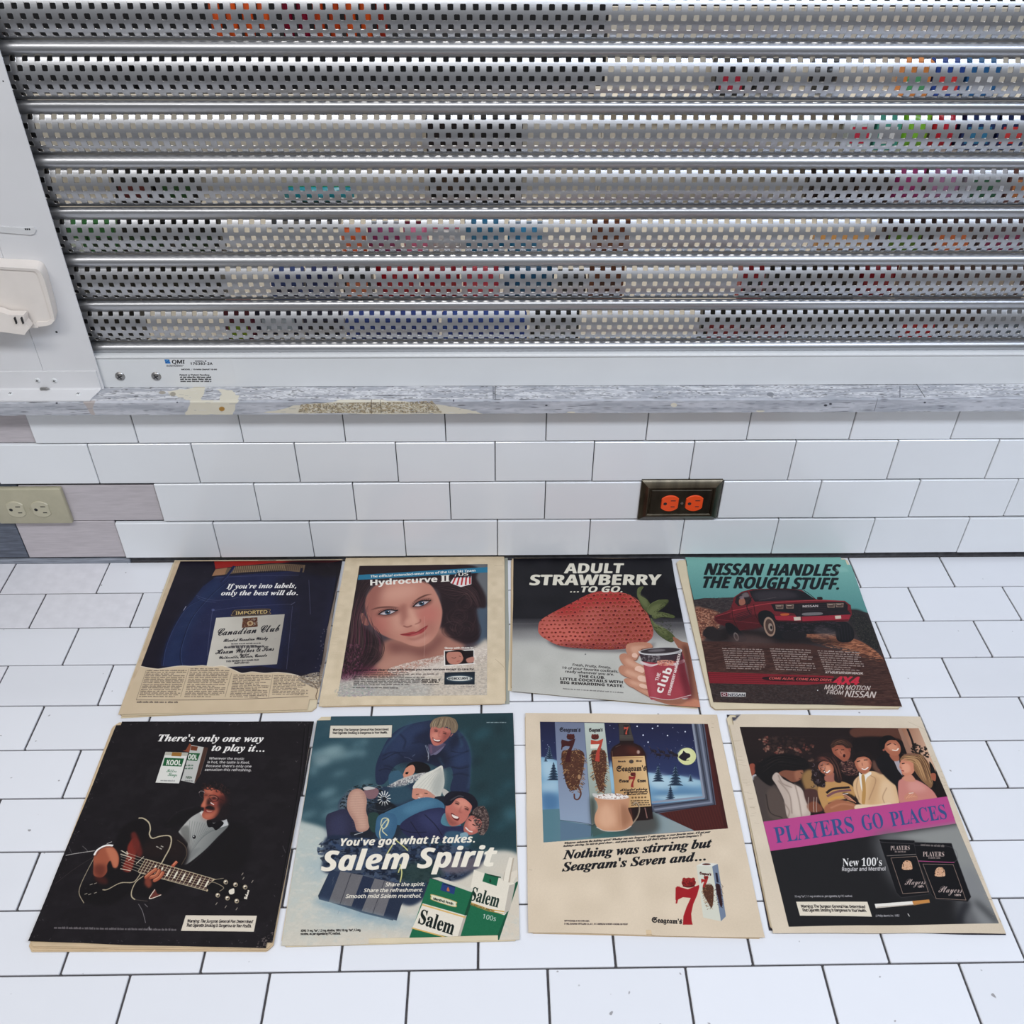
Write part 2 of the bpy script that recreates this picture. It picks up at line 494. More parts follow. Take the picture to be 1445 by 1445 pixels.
# ================================================================= SETTING
M_TILE_F = rand_tint(pbr('glossy_white_floor_tile', (.72, .725, .75), rough=.16, spec=.5, noise=.012, nscale=9, bump=.05, bscale=25), .03)
def specks(m):
    t = m.node_tree; b = t.nodes['Principled BSDF']
    gm = t.nodes.new('ShaderNodeNewGeometry'); nz = t.nodes.new('ShaderNodeTexNoise'); nz.inputs['Scale'].default_value = 95; nz.inputs['Detail'].default_value = 1
    rp = t.nodes.new('ShaderNodeValToRGB'); rp.color_ramp.elements[0].position = .765; rp.color_ramp.elements[1].position = .80
    rp.color_ramp.elements[0].color = (1, 1, 1, 1); rp.color_ramp.elements[1].color = (.45, .43, .42, 1)
    mx = t.nodes.new('ShaderNodeMix'); mx.data_type = 'RGBA'; mx.blend_type = 'MULTIPLY'; mx.inputs[0].default_value = 1
    t.links.new(gm.outputs['Position'], nz.inputs['Vector']); t.links.new(nz.outputs[0], rp.inputs[0])
    t.links.new(b.inputs['Base Color'].links[0].from_socket, mx.inputs[6]); t.links.new(rp.outputs[0], mx.inputs[7]); t.links.new(mx.outputs[2], b.inputs['Base Color'])
    return m
specks(M_TILE_F)
M_TILE_W = rand_tint(pbr('glossy_white_wall_tile', (.765, .78, .795), rough=.14, spec=.5, noise=.012, nscale=9, bump=.05, bscale=25), .03)
M_TILE_OLD = rand_tint(pbr('dull_grey_white_tile', (.70, .69, .715), rough=.45, noise=.05, nscale=60), .03)
M_GROUT = pbr('dark_grout', (.055, .05, .052), rough=.9, noise=.3, nscale=300)
M_BACK = pbr('grey_backing', (.10, .10, .11), rough=.85, noise=.3, nscale=80)
M_PINK = rand_tint(pbr('pinkish_grey_plank', (.48, .44, .455), rough=.55, noise=.08, nscale=35, stretch=(1, 4, 9)), .03)
M_SLATE = pbr('slate_blue_plank', (.10, .115, .15), rough=.5, noise=.35, nscale=40, stretch=(1, 5, 12))
M_STRIP = pbr('blue_grey_wood_strip', (.24, .26, .30), rough=.6, noise=.35, nscale=45, stretch=(.6, 4, 14))
M_WHITE = pbr('white_painted_metal', (.69, .70, .70), rough=.32, noise=.02, nscale=12)
M_RAIL = pbr('off_white_painted_metal', (.67, .665, .67), rough=.4, noise=.03, nscale=10, bump=.08, bscale=60)
M_STEEL = pbr('screw_steel', (.42, .41, .40), rough=.3, metal=1)
M_DARK = pbr('dark_recess', (.015, .015, .017), rough=.7)

# ---- tiled surface the magazines lie on
FH = .077
floor = box('floor', -.62, 1.75, -.93, .012, -.03, -.0028, None, M_GROUT)
set_props(floor, 'white tiled surface with dark joints that the magazines lie on', None, None, 'structure')
def tile_mesh(name, wx, wy, t, bev=.0007, mat=None, vertical=False):
    bm = bmesh.new()
    if vertical: bm_box(bm, 0, wx, 0, t, 0, wy, bev)
    else: bm_box(bm, 0, wx, 0, wy, -t, 0, bev)
    bmesh.ops.recalc_face_normals(bm, faces=bm.faces)
    me = bpy.data.meshes.new(name); bm.to_mesh(me); bm.free()
    me.materials.append(mat)
    return me
ft_me = tile_mesh('tile', 2 * FH - .0026, .0759 - .0022, .006, .0008, M_TILE_F)
ft_old = tile_mesh('tile', 2 * FH - .0026, .0759 - .0022, .006, .0004, M_TILE_OLD)
A_ = [0, -.02, -.015, -.028, .012, .005, 0, .005, 0, .01, .01, 0]
B_ = [-.03, -.04, -.04, -.05, .03, .02, .012, .03, .02, .02, .02, .02]
for r in range(12):
    k0 = -8 if r % 2 == 0 else -7
    for k in range(k0, 22, 2):
        x = FH * (k + A_[r] + (B_[r] - A_[r]) * (k + 2) / 17.0) + .0013
        y1 = -.0759 * r - .0011 - (.0036 if r == 0 else 0) + (.0008 * math.sin(k * 1.7 + r))*.5
        old = (k <= -4 and r in (0, 3)) or (k <= -3 and r == 1)
        o = bpy.data.objects.new('tile', ft_old if old else ft_me)
        COL.objects.link(o); o.parent = floor
        o.location = (x, -.0759 * (r + 1) + .0011, rnd.uniform(-.0003, .0001) - (.001 if old else 0))
        if r == 0: o.scale = (1, .955, 1)
        o.rotation_euler = (rnd.uniform(-.0015, .0015), rnd.uniform(-.001, .001), rnd.uniform(-.0012, .0012))

# ---- the dim room the counter stands in (in front of and below the tiles)
room = box('floor_room', -2.6, 3.6, -4.0, -.93, -.92, -.90, None, pbr('dark_room_floor', (.11, .10, .095), .6))
set_props(room, 'dark floor of the room in front of the tiled counter', None, None, 'structure')
# ---- tiled back wall
wall = box('wall_back', -.62, 1.75, .0015, .03, -.03, .3072, None, M_BACK)
set_props(wall, 'low tiled wall between the tiled surface and the painted ledge', None, None, 'structure')
strip = box('trim_2', -.62, -.12, -.004, .0015, -.0028, .0068, None, M_STRIP, .0006)
set_props(strip, 'blue grey wooden strip at the foot of the wall at the left', None, None, 'structure')
def wtile(x0, x1, z0, z1, y=-.006, mat=M_TILE_W, g=.0007, name='tile', j=True):
    o = box(name, x0 + g, x1 - g, y, .0012, z0 + g, z1 - g, wall, mat, .0009)
    if j: o.rotation_euler = (0, 0, 0)
    return o
ROWS = {
 'a': (.2412, .3170, [-.2002, -.0478, .1086, .2610, .4113, .5613, .7121, .8646, 1.0204, 1.1750, 1.3275, 1.480, 1.6325]),
 'b': (.1652, .2402, [-.2780, -.1253, .0290, .1832, .335, .485, .6353, .787, .9415, 1.0975, 1.2521, 1.4045, 1.557, 1.7095]),
 'c1': (.0885, .1636, [-.0443, .110, .263, .4137, .5635, .7140]),
 'c2': (.0885, .1640, [.8420, .9965, 1.1523, 1.3075, 1.460, 1.6125]),
 'd': (.0105, .0858, [-.1237, .032, .1858, .337, .488, .638, .790, .9433, 1.1, 1.2548, 1.4073, 1.5598, 1.7123]),
}
for key, (z0, z1, xs) in ROWS.items():
    for i in range(len(xs) - 1):
        dz = rnd.uniform(-.0005, .0005)
        wtile(xs[i], xs[i + 1], z0 + dz, z1 + dz, -.006 - rnd.uniform(0, .0004))
wtile(-.43, -.2780, .1645, .2402)
# bare patches at the left where tiles are missing: older planks show
for x0, x1, z0, z1, m in ((-.36, -.2006, .2400, .3060, M_PINK), (-.52, -.3605, .2400, .3060, M_PINK),
                          (-.255, -.0450, .0882, .1600, M_PINK), (-.2830, -.1245, .0100, .0878, M_PINK),
                          (-.43, -.2838, .0100, .0880, M_SLATE), (-.62, -.4310, .0100, .0880, M_SLATE), (-.43, -.256, .0884, .1630, M_SLATE)):
    wtile(x0, x1, z0, z1, -.0022, m, .0004, 'plank')

# ---- painted ledge
def ledge_canvas(vert):
    res = 1500
    u0, u1 = -.62, 1.75
    a = Art((u0, u1, .3065, .3300) if vert else (u0, u1, -.0302, .012), -.030 if vert else .3297, (0, 0), 1, res, (.70, .71, .745), vert, 5)
    H, W = a.H, a.W
    n1 = vnoise(W, H, 60, 6.0, a.rs); n2 = vnoise(W, H, 11, 3.4, a.rs); n3 = vnoise(W, H, 90, 12, a.rs); n4 = vnoise(W, H, 5, 2, a.rs)
    if vert:
        t = np.clip((n3 * .5 + n2 * .3 + n1 * .3 - .3) * 2, 0, 1)[..., None]
        a.img = np.array([.68, .69, .72]) * (1 - t) + np.array([.80, .805, .83]) * t
    else:
        t = np.clip((n2 * .55 + n1 * .5 - .38) * 3.2, 0, 1)[..., None]
        a.img = np.array([.70, .705, .73]) * (1 - t) + np.array([.88, .88, .89]) * t
        ln = np.clip((n2 * .5 + n4 * .5 - .66) * 9, 0, 1)[..., None]
        a.img = a.img * (1 - ln * .35)
    gr = np.clip((vnoise(W, H, 26, 1.1, a.rs) - .78) * 6, 0, 1)[..., None]
    a.img = a.img * (1 - gr * .35)
    CR = (.88, .85, .77); CD = (.70, .64, .50)
    def patch(P, c):
        Q = []
        for i in range(len(P)):
            p, q = P[i], P[(i + 1) % len(P)]
            for t in np.linspace(0, 1, 7)[:-1]: Q.append((p[0] + (q[0] - p[0]) * t + a.rs.uniform(-2.2, 2.2), p[1] + (q[1] - p[1]) * t + a.rs.uniform(-1, 1)))
        a.fill(Q, c, sm=False)
    if vert:
        patch([(268, 564), (338, 564), (326, 586), (262, 586)], CR)
        a.ell(313, 577, 4, 3.2, (.72, .53, .25))
        patch([(370, 583), (425, 571), (480, 566), (560, 565), (628, 572), (668, 579), (684, 585)], CR)
        a.mottled([(425, 570), (610, 566), (625, 583), (420, 583)], [CD, (.50, .45, .38), (.68, .60, .46)], 3, 2, .9, .55, .12, sm=False)
        a.line([(524, 565), (524, 584)], .8, (.35, .3, .25))
        a.ell(951, 571.5, 4.5, 3, CR); a.ell(806, 582, 6, 1.4, CR); a.ell(1073, 580, 6, 1.6, CR)
        a.fill([(117, 566), (133, 566), (131, 576), (134, 585), (128, 584), (122, 574)], (.74, .70, .68))
        for x, y, r in ((771, 572, 1.6), (250, 568, 1.3), (1165, 572, 2.4), (1172, 570, 2), (1305, 568, 1.7), (640, 566, 1), (80, 569, 1.5)):
            a.ell(x, y, r, r * .6, (.25, .25, .28))
        for _ in range(150):
            x = a.rs.uniform(0, 1445); y = a.rs.uniform(566, 583)
            a.line([(x, y), (x + a.rs.uniform(2, 12), y + a.rs.uniform(-.4, .4))], .5, (.52, .54, .60) if a.rs.rand() < .6 else (.86, .87, .9), .7)
    else:
        patch([(236, 553), (262, 549), (288, 544), (284, 566), (268, 566), (258, 562), (240, 558)], CR); a.ell(244, 556, 4, 3, (.66, .63, .56))
        patch([(305, 549), (326, 551), (338, 559), (334, 567), (306, 567), (313, 556)], CR)
        a.ell(229, 554, 5, 2.2, (.68, .65, .60)); a.ell(1087, 556, 5, 3, (.55, .56, .58))
        for x in (696, 1270): a.line([(x, 545), (x, 565)], .8, (.3, .3, .33))
        a.line([(x, 563.4 - (x - 700) * .0035) for x in range(-200, 1700, 100)], .9, (.30, .31, .36))
        for _ in range(260):
            x = a.rs.uniform(140, 1445); y = a.rs.uniform(546, 562)
            a.line([(x, y), (x + a.rs.uniform(1.5, 9), y + a.rs.uniform(-.5, .5))], .55, (.50, .51, .56) if a.rs.rand() < .6 else (.93, .93, .95), .7)
    return a
def uv_planar(me, art, vert):
    uv = me.uv_layers.new(name='print')
    for lp in me.loops:
        c = me.vertices[lp.vertex_index].co
        u = (c.x - art.u0) / (art.u1 - art.u0); v = ((c.z if vert else c.y) - art.v0) / (art.v1 - art.v0)
        uv.data[lp.index].uv = (u, v)
la = ledge_canvas(False); lf = ledge_canvas(True)
M_LTOP = printed('flaking_ledge_paint', la.image('ledge_top_paint'), .86, .6, .35)
M_LFRONT = printed('weathered_ledge_edge', lf.image('ledge_edge_paint'), .86, .6, .35)
ledge = box('trim_1', -.62, 1.75, -.0262, .05, .3076, .3200, None, M_STRIP)
set_props(ledge, 'weathered grey and cream painted wooden ledge below the shutter', None, None, 'structure')
xs = [-.62, .4855, 1.105, 1.75]
for i in range(3):
    o = box('plank', xs[i] + .0004, xs[i + 1] - .0004, -.0260, .05, .3201, .3297 - .0004 * (i == 1), ledge, M_LTOP, .0004)
    uv_planar(o.data, la, False)
# front strip with a chipped, uneven lower edge
xs = [-.62, .322, 1.035, 1.75]
for i in range(3):
    n = 160
    X = np.linspace(xs[i] + .0003, xs[i + 1] - .0003, n)
    V = []; F = []
    for q, x in enumerate(X):
        ch = .0006 * rnd.random() + (.0014 * rnd.random() if rnd.random() < .08 else 0)
        zt = .3296 + .0002 * math.sin(x * 40)
        V += [(x, -.0262, .3074 + ch), (x, -.0299, .3070 + ch), (x, -.0300, zt - .0016), (x, -.0290, zt - .0003), (x, -.0262, zt)]
    for q in range(n - 1):
        a0 = q * 5; b0 = a0 + 5
        for j in range(5):
            F.append((a0 + j, a0 + (j + 1) % 5, b0 + (j + 1) % 5, b0 + j))
    F.append(tuple(range(5))[::-1]); F.append(tuple((n - 1) * 5 + j for j in range(5)))
    o = pydata('edge_strip', V, F, ledge, M_LFRONT, 35)
    uv_planar(o.data, lf, True)

# ================================================================= OUTLETS
M_CREAM = pbr('aged_cream_plastic', hexc(172, 166, 142), rough=.4, noise=.05, nscale=60)
M_CREAM2 = pbr('aged_cream_plastic_face', hexc(182, 176, 152), rough=.35, noise=.04, nscale=60)
M_BRASS = pbr('antique_brass', (.085, .07, .048), rough=.28, metal=.9, noise=.35, nscale=25, stretch=(3, 1, 1))
M_BRASS_D = pbr('dark_brass', (.05, .042, .03), rough=.38, metal=.85, noise=.3, nscale=25, stretch=(3, 1, 1))
M_ORANGE = pbr('orange_plastic', hexc(232, 78, 30), rough=.3)
def receptacle_face(parent, cx, cz, y, mat, rot=0, sx=.0168, sz=.0142, name='receptacle'):
    """duplex face lying on its side: round with flat left and right cuts; slots are recessed dark pieces"""
    bm = bmesh.new()
    ring = []
    for i in range(40):
        t = 2 * math.pi * i / 40
        x = max(-sx * .82, min(sx * .82, sx * math.cos(t))); z = sz * 1.12 * math.sin(t)
        ring.append((x, z))
    f = [(cx + x, y, cz + z) for x, z in ring]; g = [(cx + x * .94, y - .0016, cz + z * .94) for x, z in ring]; b = [(cx + x, y + .004, cz + z) for x, z in ring]
    vb = [bm.verts.new(p) for p in b]; vf = [bm.verts.new(p) for p in f]; vg = [bm.verts.new(p) for p in g]
    n = len(ring)
    for i in range(n):
        j = (i + 1) % n
        bm.faces.new([vb[i], vb[j], vf[j], vf[i]]); bm.faces.new([vf[i], vf[j], vg[j], vg[i]])
    bm.faces.new(vg); bm.faces.new(vb[::-1])
    r = bm_obj(name, bm, parent, mat, 30)
    # slots (socket lying on its side: ground hole to the left)
    bm = bmesh.new()
    bm_box(bm, cx + .0010, cx + .0085, y - .0018, y - .0012, cz + .0052, cz + .0068)
    bm_box(bm, cx + .0018, cx + .0080, y - .0018, y - .0012, cz - .0068, cz - .0052)
    bm_cyl(bm, (cx - .0075, y - .0012, cz), (0, -1, 0), .0028, .0006, 14)
    s_ = bm_obj('slots', bm, r, M_DARK)
    s_.location = (0, 0, 0)
    s_.parent = r
    return r
# children of a child: mesh data are in world coordinates and the parent sits at -base, so the child needs no offset
def outlet(name, label, x0, x1, z0, z1, y0, plate_mat, face_mat, style, rx, rz):
    t = thing(name, label, 'outlet', ((x0 + x1) / 2, .0, (z0 + z1) / 2))
    if style == 'flat':
        bm = bmesh.new(); bm_box(bm, x0, x1, y0, -.0022, z0, z1, .0022, 3)
        bm_obj('cover_plate', bm, t, plate_mat, 30)
        yf = y0
    else:
        # stepped, framed metal plate
        bm = bmesh.new()
        def loop(i, y): return [(x0 + i, y, z0 + i), (x1 - i, y, z0 + i), (x1 - i, y, z1 - i), (x0 + i, y, z1 - i)]
        prof = [(0, -.0022), (0, y0 + .0065), (.0012, y0 + .005), (.0085, y0 + .0012), (.0105, y0), (.0125, y0 + .0004), (.0140, y0 + .0026), (.0152, y0 + .0026), (.0160, y0 + .0012)]
        L = [[bm.verts.new(p) for p in loop(i, y)] for i, y in prof]
        for a, b in zip(L, L[1:]):
            for q in range(4): bm.faces.new([a[q], a[(q + 1) % 4], b[(q + 1) % 4], b[q]])
        bm.faces.new(L[0][::-1])
        bm.faces.new(L[-1])
        bm_obj('cover_plate', bm, t, plate_mat, 25)
        bm = bmesh.new(); bm_box(bm, x0 + .0165, x1 - .0165, y0 + .0006, y0 + .002, z0 + .0165, z1 - .0165, .0004)
        bm_obj('inner_panel', bm, t, M_BRASS_D)
        yf = y0 + .0006
    for x in rx: receptacle_face(t, x, rz, yf, face_mat)
    bm = bmesh.new(); bm_cyl(bm, (sum(rx) / 2, yf + .0005, rz), (0, -1, 0), .0022, .0013, 14)
    bm_obj('screw', bm, t, M_STEEL if style != 'flat' else plate_mat, 40)
    return t
outlet('wall_outlet', 'cream duplex outlet turned sideways on the bare pinkish wall patch', -.3010, -.1868, .0898, .1596, -.0110, M_CREAM, M_CREAM2, 'flat', (-.2660, -.2272), .1200)
outlet('wall_outlet', 'orange duplex outlet in a dark brass frame among white tiles', .7131, .8398, .0905, .1690, -.0155, M_BRASS, M_ORANGE, 'framed', (.7600, .7985), .1275)

# ================================================================= ROLLING SHUTTER
M_SLAT = pbr('galvanised_slat', (.47, .475, .49), rough=.36, metal=1.0, noise=.05, nscale=14, stretch=(.25, 1, 6), bump=.05, bscale=90)
M_RIB = pbr('galvanised_rib', (.47, .475, .49), rough=.36, metal=1.0, noise=.07, nscale=12, stretch=(.3, 1, 6), bump=.06, bscale=60)
PITCH = .0658; Z0 = .3860
XL, CW = -.1100, .00722
def slat_mesh():
    rad = .0385; n = 5; ch = .0107
    th0 = -R2(48.0); bot_m = .0046
    px = float(ony([(627.1, 441.3)], .019)[0, 0]) - CW / 2
    k0 = math.floor((px - XL) / CW); xl = px - k0 * CW
    ncol = int((1.68 - xl) / CW)
    par = k0 % 2
    rows = [0, bot_m] + [bot_m + ch * (i + 1) for i in range(n)] + [bot_m + ch * n + .0014]
    yc = .0275 + rad * math.cos(R2(44.0)); zc = .0060 + rad * math.sin(R2(48.0))
    def P(x, s, off):
        t = th0 + s / rad; r = rad + off
        return (x, yc - r * math.cos(t), zc + r * math.sin(t))
    V = []; F = []; cache = {}
    def vert(x, s, side):
        k = (round(x * 1e6), round(s * 1e6), side)
        if k not in cache:
            cache[k] = len(V); V.append(P(x, s, 0 if side == 0 else -.0009))
        return cache[k]
    hw, cut = .0033, .0009
    for r in range(len(rows) - 1):
        s0, s1 = rows[r], rows[r + 1]
        hole_row = 1 <= r <= n
        if not hole_row:
            for c in range(ncol):
                xa, xb = xl + c * CW, xl + (c + 1) * CW
                for sd in (0, 1):
                    q = [vert(xa, s0, sd), vert(xb, s0, sd), vert(xb, s1, sd), vert(xa, s1, sd)]
                    F.append(q if sd == 0 else q[::-1])
            continue
        sm = (s0 + s1) / 2
        rn = n - r           # 0 for the top row
        for c in range(ncol):
            xa, xb = xl + c * CW, xl + (c + 1) * CW
            if (c + par + rn) % 2 == 0:
                xm = (xa + xb) / 2
                o = [(xm - hw + cut, sm - hw), (xm + hw - cut, sm - hw), (xm + hw, sm - hw + cut), (xm + hw, sm + hw - cut),
                     (xm + hw - cut, sm + hw), (xm - hw + cut, sm + hw), (xm - hw, sm + hw - cut), (xm - hw, sm - hw + cut)]
                for sd in (0, 1):
                    cn = [vert(xa, s0, sd), vert(xb, s0, sd), vert(xb, s1, sd), vert(xa, s1, sd)]
                    ov = [vert(x, s, sd) for x, s in o]
                    fs = [[cn[0], cn[1], ov[1], ov[0]], [cn[1], ov[2], ov[1]], [cn[1], cn[2], ov[3], ov[2]], [cn[2], ov[4], ov[3]],
                          [cn[2], cn[3], ov[5], ov[4]], [cn[3], ov[6], ov[5]], [cn[3], cn[0], ov[7], ov[6]], [cn[0], ov[0], ov[7]]]
                    F += fs if sd == 0 else [f[::-1] for f in fs]
                a = [vert(x, s, 0) for x, s in o]; b = [vert(x, s, 1) for x, s in o]
                for i in range(8):
                    j = (i + 1) % 8
                    F.append([a[j], a[i], b[i], b[j]][::-1])
            else:
                for sd in (0, 1):
                    q = [vert(xa, s0, sd), vert(xb, s0, sd), vert(xb, s1, sd), vert(xa, s1, sd)]
                    F.append(q if sd == 0 else q[::-1])
    me = bpy.data.meshes.new('slat')
    me.from_pydata(V, [], F)
    me.shade_smooth(); me.set_sharp_from_angle(angle=R2(50))
    me.materials.append(M_SLAT)
    return me
def rib_mesh(kind):
    if kind == 0:   # full round tube
        prof = [(.0245 - .0085 * math.cos(t), .0002 + .0080 * math.sin(t)) for t in np.linspace(-1.9, 1.9, 22)]
    else:           # flatter hooked joint: tight curl on top, long face tipping under
        prof = [(.0300, .0050), (.0265, .0068), (.0225, .0071), (.0195, .0062), (.0180, .0045), (.0176, .0025), (.0182, -.0005), (.0192, -.0035), (.0206, -.0060), (.0230, -.0072), (.0280, -.0070)]
    V = []; F = []
    n = len(prof)
    X = [-.10, 1.66]
    for x in X:
        for y, z in prof: V.append((x, y, z))
    for i in range(n - 1): F.append((i, i + 1, n + i + 1, n + i)[::-1])
    F.append(tuple(range(n))); F.append(tuple(range(2 * n - 1, n - 1, -1)))
    F.append((0, n, 2 * n - 1, n - 1)[::-1])
    me = bpy.data.meshes.new('rib'); me.from_pydata(V, [], F)
    bm = bmesh.new(); bm.from_mesh(me); bmesh.ops.recalc_face_normals(bm, faces=bm.faces); bm.to_mesh(me); bm.free()
    me.shade_smooth(); me.set_sharp_from_angle(angle=R2(40))
    me.materials.append(M_RIB)
    return me
shutter = thing('rolling_shutter', 'closed silver rolling shutter of perforated slats above the ledge', 'shutter', (.5, .02, .3297))
sl_me = slat_mesh(); rb0 = rib_mesh(0); rb1 = rib_mesh(1)
for i in range(11):
    z = Z0 + PITCH * i
    link_mesh('rib', rb0 if i % 2 == 0 else rb1, shutter, None, (0, 0, z))
    link_mesh('slat', sl_me, shutter, None, (0, 0, z + .0006))
bm = bmesh.new()
bm_box(bm, -.10, 1.66, .0080, .0240, .3299, .3786, .0007)
bm_box(bm, -.10, 1.66, .0062, .0235, .3786, .3812, .0009, 2)
bar = bm_obj('bottom_bar', bm, shutter, M_WHITE, 30)
set_props(bar, 'white bottom bar')
def screw(parent, x, y, z, r, axis=(0, -1, 0), mat=M_STEEL, cross=True, dome=.35):
    bm = bmesh.new()
    bmesh.ops.create_uvsphere(bm, u_segments=18, v_segments=10, radius=r)
    a = Vector(axis).normalized(); q = Vector((0, 0, 1)).rotation_difference(a).to_matrix().to_4x4()
    for v in bm.verts: v.co.z = max(v.co.z, 0) * dome
    bmesh.ops.transform(bm, matrix=Matrix.Translation((x, y, z)) @ q, verts=bm.verts)
    s_ = bm_obj('screw', bm, parent, mat, 60)
    if cross:
        bm = bmesh.new(); l = r * .55; w_ = r * .11; d = r * dome
        bm_box(bm, -l, l, -w_, w_, d * .72, d * 1.03); bm_box(bm, -w_, w_, -l, l, d * .72, d * 1.031)
        bmesh.ops.transform(bm, matrix=Matrix.Translation((x, y, z)) @ q @ Matrix.Rotation(.5, 4, 'Z'), verts=bm.verts)
        c = bm_obj('cross_slot', bm, s_, M_DARK)
        c.location = (0, 0, 0)
    return s_
for px_, py_ in ((169.5, 531), (220.5, 531)):
    p = ony([(px_, py_)], .008)[0]
    screw(shutter, p[0], .0082, p[2], .0072, dome=.42)
# maker's label on the bar
a = Art((.008, .112, .3335, .3782), .008, (110, 480), .17301, 3600, (.852, .857, .857), True, 3)
K = (.06, .06, .07)
a.fill([(705, 157), (742, 157), (757, 190), (716, 190)], (.10, .45, .75), sm=False)
a.line([(712, 186), (748, 160)], 5, (.05, .30, .55)); a.line([(720, 172), (735, 160)], 3, (.5, .75, .9))
a.text('QMI', (768, 190), (868, 190), 29, K, .035)
a.greek(722, 860, 198, 218, 2, K, .05, 0, .55, .9, .3, 12)
a.text('SERIAL #', (955, 175), (1048, 175), 9, K, .03)
a.text('176383-2A', (918, 200), (1096, 200), 19, K, .045, space=1.15)
a.text('MODEL : 10-MM-SMART B-60', (845, 243), (1132, 243), 10, K, .03)
a.text('Patent or Patent Pending', (830, 288), (1070, 288), 11, K, .03)
a.greek(832, 1082, 293, 343, 3, K, .1, 0, .62, .95, .0, 30)
me_l = box('maker_label', .008, .112, .0078, .0081, .3335, .3782, shutter, None)
me_l.data.materials.append(printed('maker_label_print', a.image('maker_label_print'), 1.0, .32, .0, .5))
uv_planar(me_l.data, a, True)
set_props(me_l, 'printed maker label with blue logo')

# ================================================================= LEFT GUIDE RAIL AND PANEL
rail = thing('guide_rail', 'off-white metal guide rail covering the left end of the shutter', 'rail', (-.116, .003, .33))
bm = bmesh.new()
bm_box(bm, -.1560, -.0780, .0030, .0050, .3300, 1.10, .0004)
bm_obj('face_plate', bm, rail, M_RAIL)
set_props(box('trim_3', -.1560, -.0830, .040, .046, .3305, 1.10, None, M_DARK), 'dark back of the channel the slats run in', None, None, 'structure')
p = ony([(79.8, 468.5)], .003)[0]
bm = bmesh.new(); bm_cyl(bm, (p[0], .0031, p[2]), (0, -1, 0), .0016, .0003, 12); bm_obj('drill_hole', bm, rail, M_DARK)
p = ony([(4.5, 114.5)], .003)[0]
bm = bmesh.new(); bm_cyl(bm, (p[0], .0031, p[2]), (0, -1, 0), .0009, .0003, 10); bm_obj('drill_hole', bm, rail, M_DARK)
panel = box('wall_left', -.62, -.1564, .0032, .046, .3300, 1.10, None, M_RAIL, .0003)
set_props(panel, 'off-white wall panel left of the shutter rail', None, None, 'structure')
br = thing('rail_bracket', 'off-white angle bracket screwed to the ledge at the foot of the rail', 'bracket', (-.25, 0, .33))
bm = bmesh.new()
V = []
for x, dy in ((-.62, 0), (-.0815, 0)):
    V.append([bm.verts.new((x if y_ > -.01 or x < -.3 else -.0885, y_, z_)) for y_, z_ in
              ((.0028, .3615), (.0008, .3612), (.0006, .3340), (-.0006, .3322), (-.0284, .3318), (-.0286, .3299), (.0028, .3299))])
n = 7
for i in range(n): bm.faces.new([V[0][i], V[0][(i + 1) % n], V[1][(i + 1) % n], V[1][i]])
bm.faces.new(V[0]); bm.faces.new(V[1][::-1])
bm_obj('angle_plate', bm, br, M_RAIL, 30)
box('end_return', -.0832, -.0812, .0010, .0068, .3322, .3615, br, M_RAIL, .0003)
for q, (px_, py_) in enumerate(((52.8, 536.8), (76.8, 537.2))):
    p = ony([(px_, py_)], .0006)[0]; screw(br, p[0], .0007, p[2], .0042, mat=M_WHITE)
for px_, py_ in ((14.6, 555.7), (110.5, 556.1)):
    p = onz([(px_, py_)], .332)[0]; screw(br, p[0], p[1], .3318, .0042, (0, 0, 1), M_WHITE)
p = onz([(63.7, 551)], .332)[0]
bm = bmesh.new(); bm_cyl(bm, (p[0] - .006, p[1] + .001, .3340), (1, 0, 0), .0026, .0085, 8); bm_cyl(bm, (p[0] + .0025, p[1] + .001, .3340), (1, 0, 0), .0022, .004, 10, .0006)
bm_obj('bolt', bm, br, M_STEEL, 30)

# strap end stuck on the panel
st = thing('label_strap', 'white plastic strap end stuck across the left panel', 'strap', (-.2, .002, .57))
pts = [(-60, 312), (0, 319.0), (31, 321.5), (48, 320.5), (51.2, 324), (49, 329.5), (44, 331.3), (31, 330.2), (0, 327.6), (-60, 321)]
W_ = ony(pts, .0022)
bm = bmesh.new(); prism_pts(bm, [(p[0], .0029, p[2]) for p in W_], (0, -.0016, 0))
bm_obj('strap', bm, st, pbr('white_plastic', (.62, .62, .62), .35))
p = ony([(35, 323.5)], .001)[0]; q = ony([(44, 324.5)], .001)[0]
bm = bmesh.new()
for f_ in (0, .3, .62): bm_box(bm, p[0] + (q[0] - p[0]) * f_, p[0] + (q[0] - p[0]) * f_ + .0018, .0011, .0014, p[2] - .0012, p[2] + .0010)
bm_obj('printed_mark', bm, st, M_DARK)

# cream wall-mounted plastic tray
M_TRAY = pbr('cream_plastic', hexc(222, 214, 206), rough=.42, noise=.04, nscale=30)
tray = thing('plastic_tray', 'cream plastic pocket tray mounted on the panel at the left edge', 'tray', (-.22, -.01, .46))
YT = -.0165
out = [(-70, 372), (0, 376.6), (43, 379), (53, 381), (59, 387), (65, 403), (76.3, 447), (75.5, 454), (69, 459.2), (52, 461.6), (44, 462.8), (-70, 458)]
inn = [(-70, 376), (0, 380.5), (43, 383), (49.5, 385), (53.5, 391), (59, 407), (71, 447), (70.3, 451.5), (65.5, 454.5), (51, 454.6), (42, 456.3), (-70, 451)]
Wo = ony(crom(out, True, 4), YT); Wi = ony(crom(inn, True, 4), YT)
bm = bmesh.new(); n = len(Wo)
B = [bm.verts.new((p[0] - .002, .0028, p[2] + .003)) for p in Wo]
O1 = [bm.verts.new((p[0], YT + .003, p[2])) for p in Wo]
O2 = [bm.verts.new((p[0] * .97 + q[0] * .03, YT, p[2] * .97 + q[2] * .03)) for p, q in zip(Wo, Wi)]
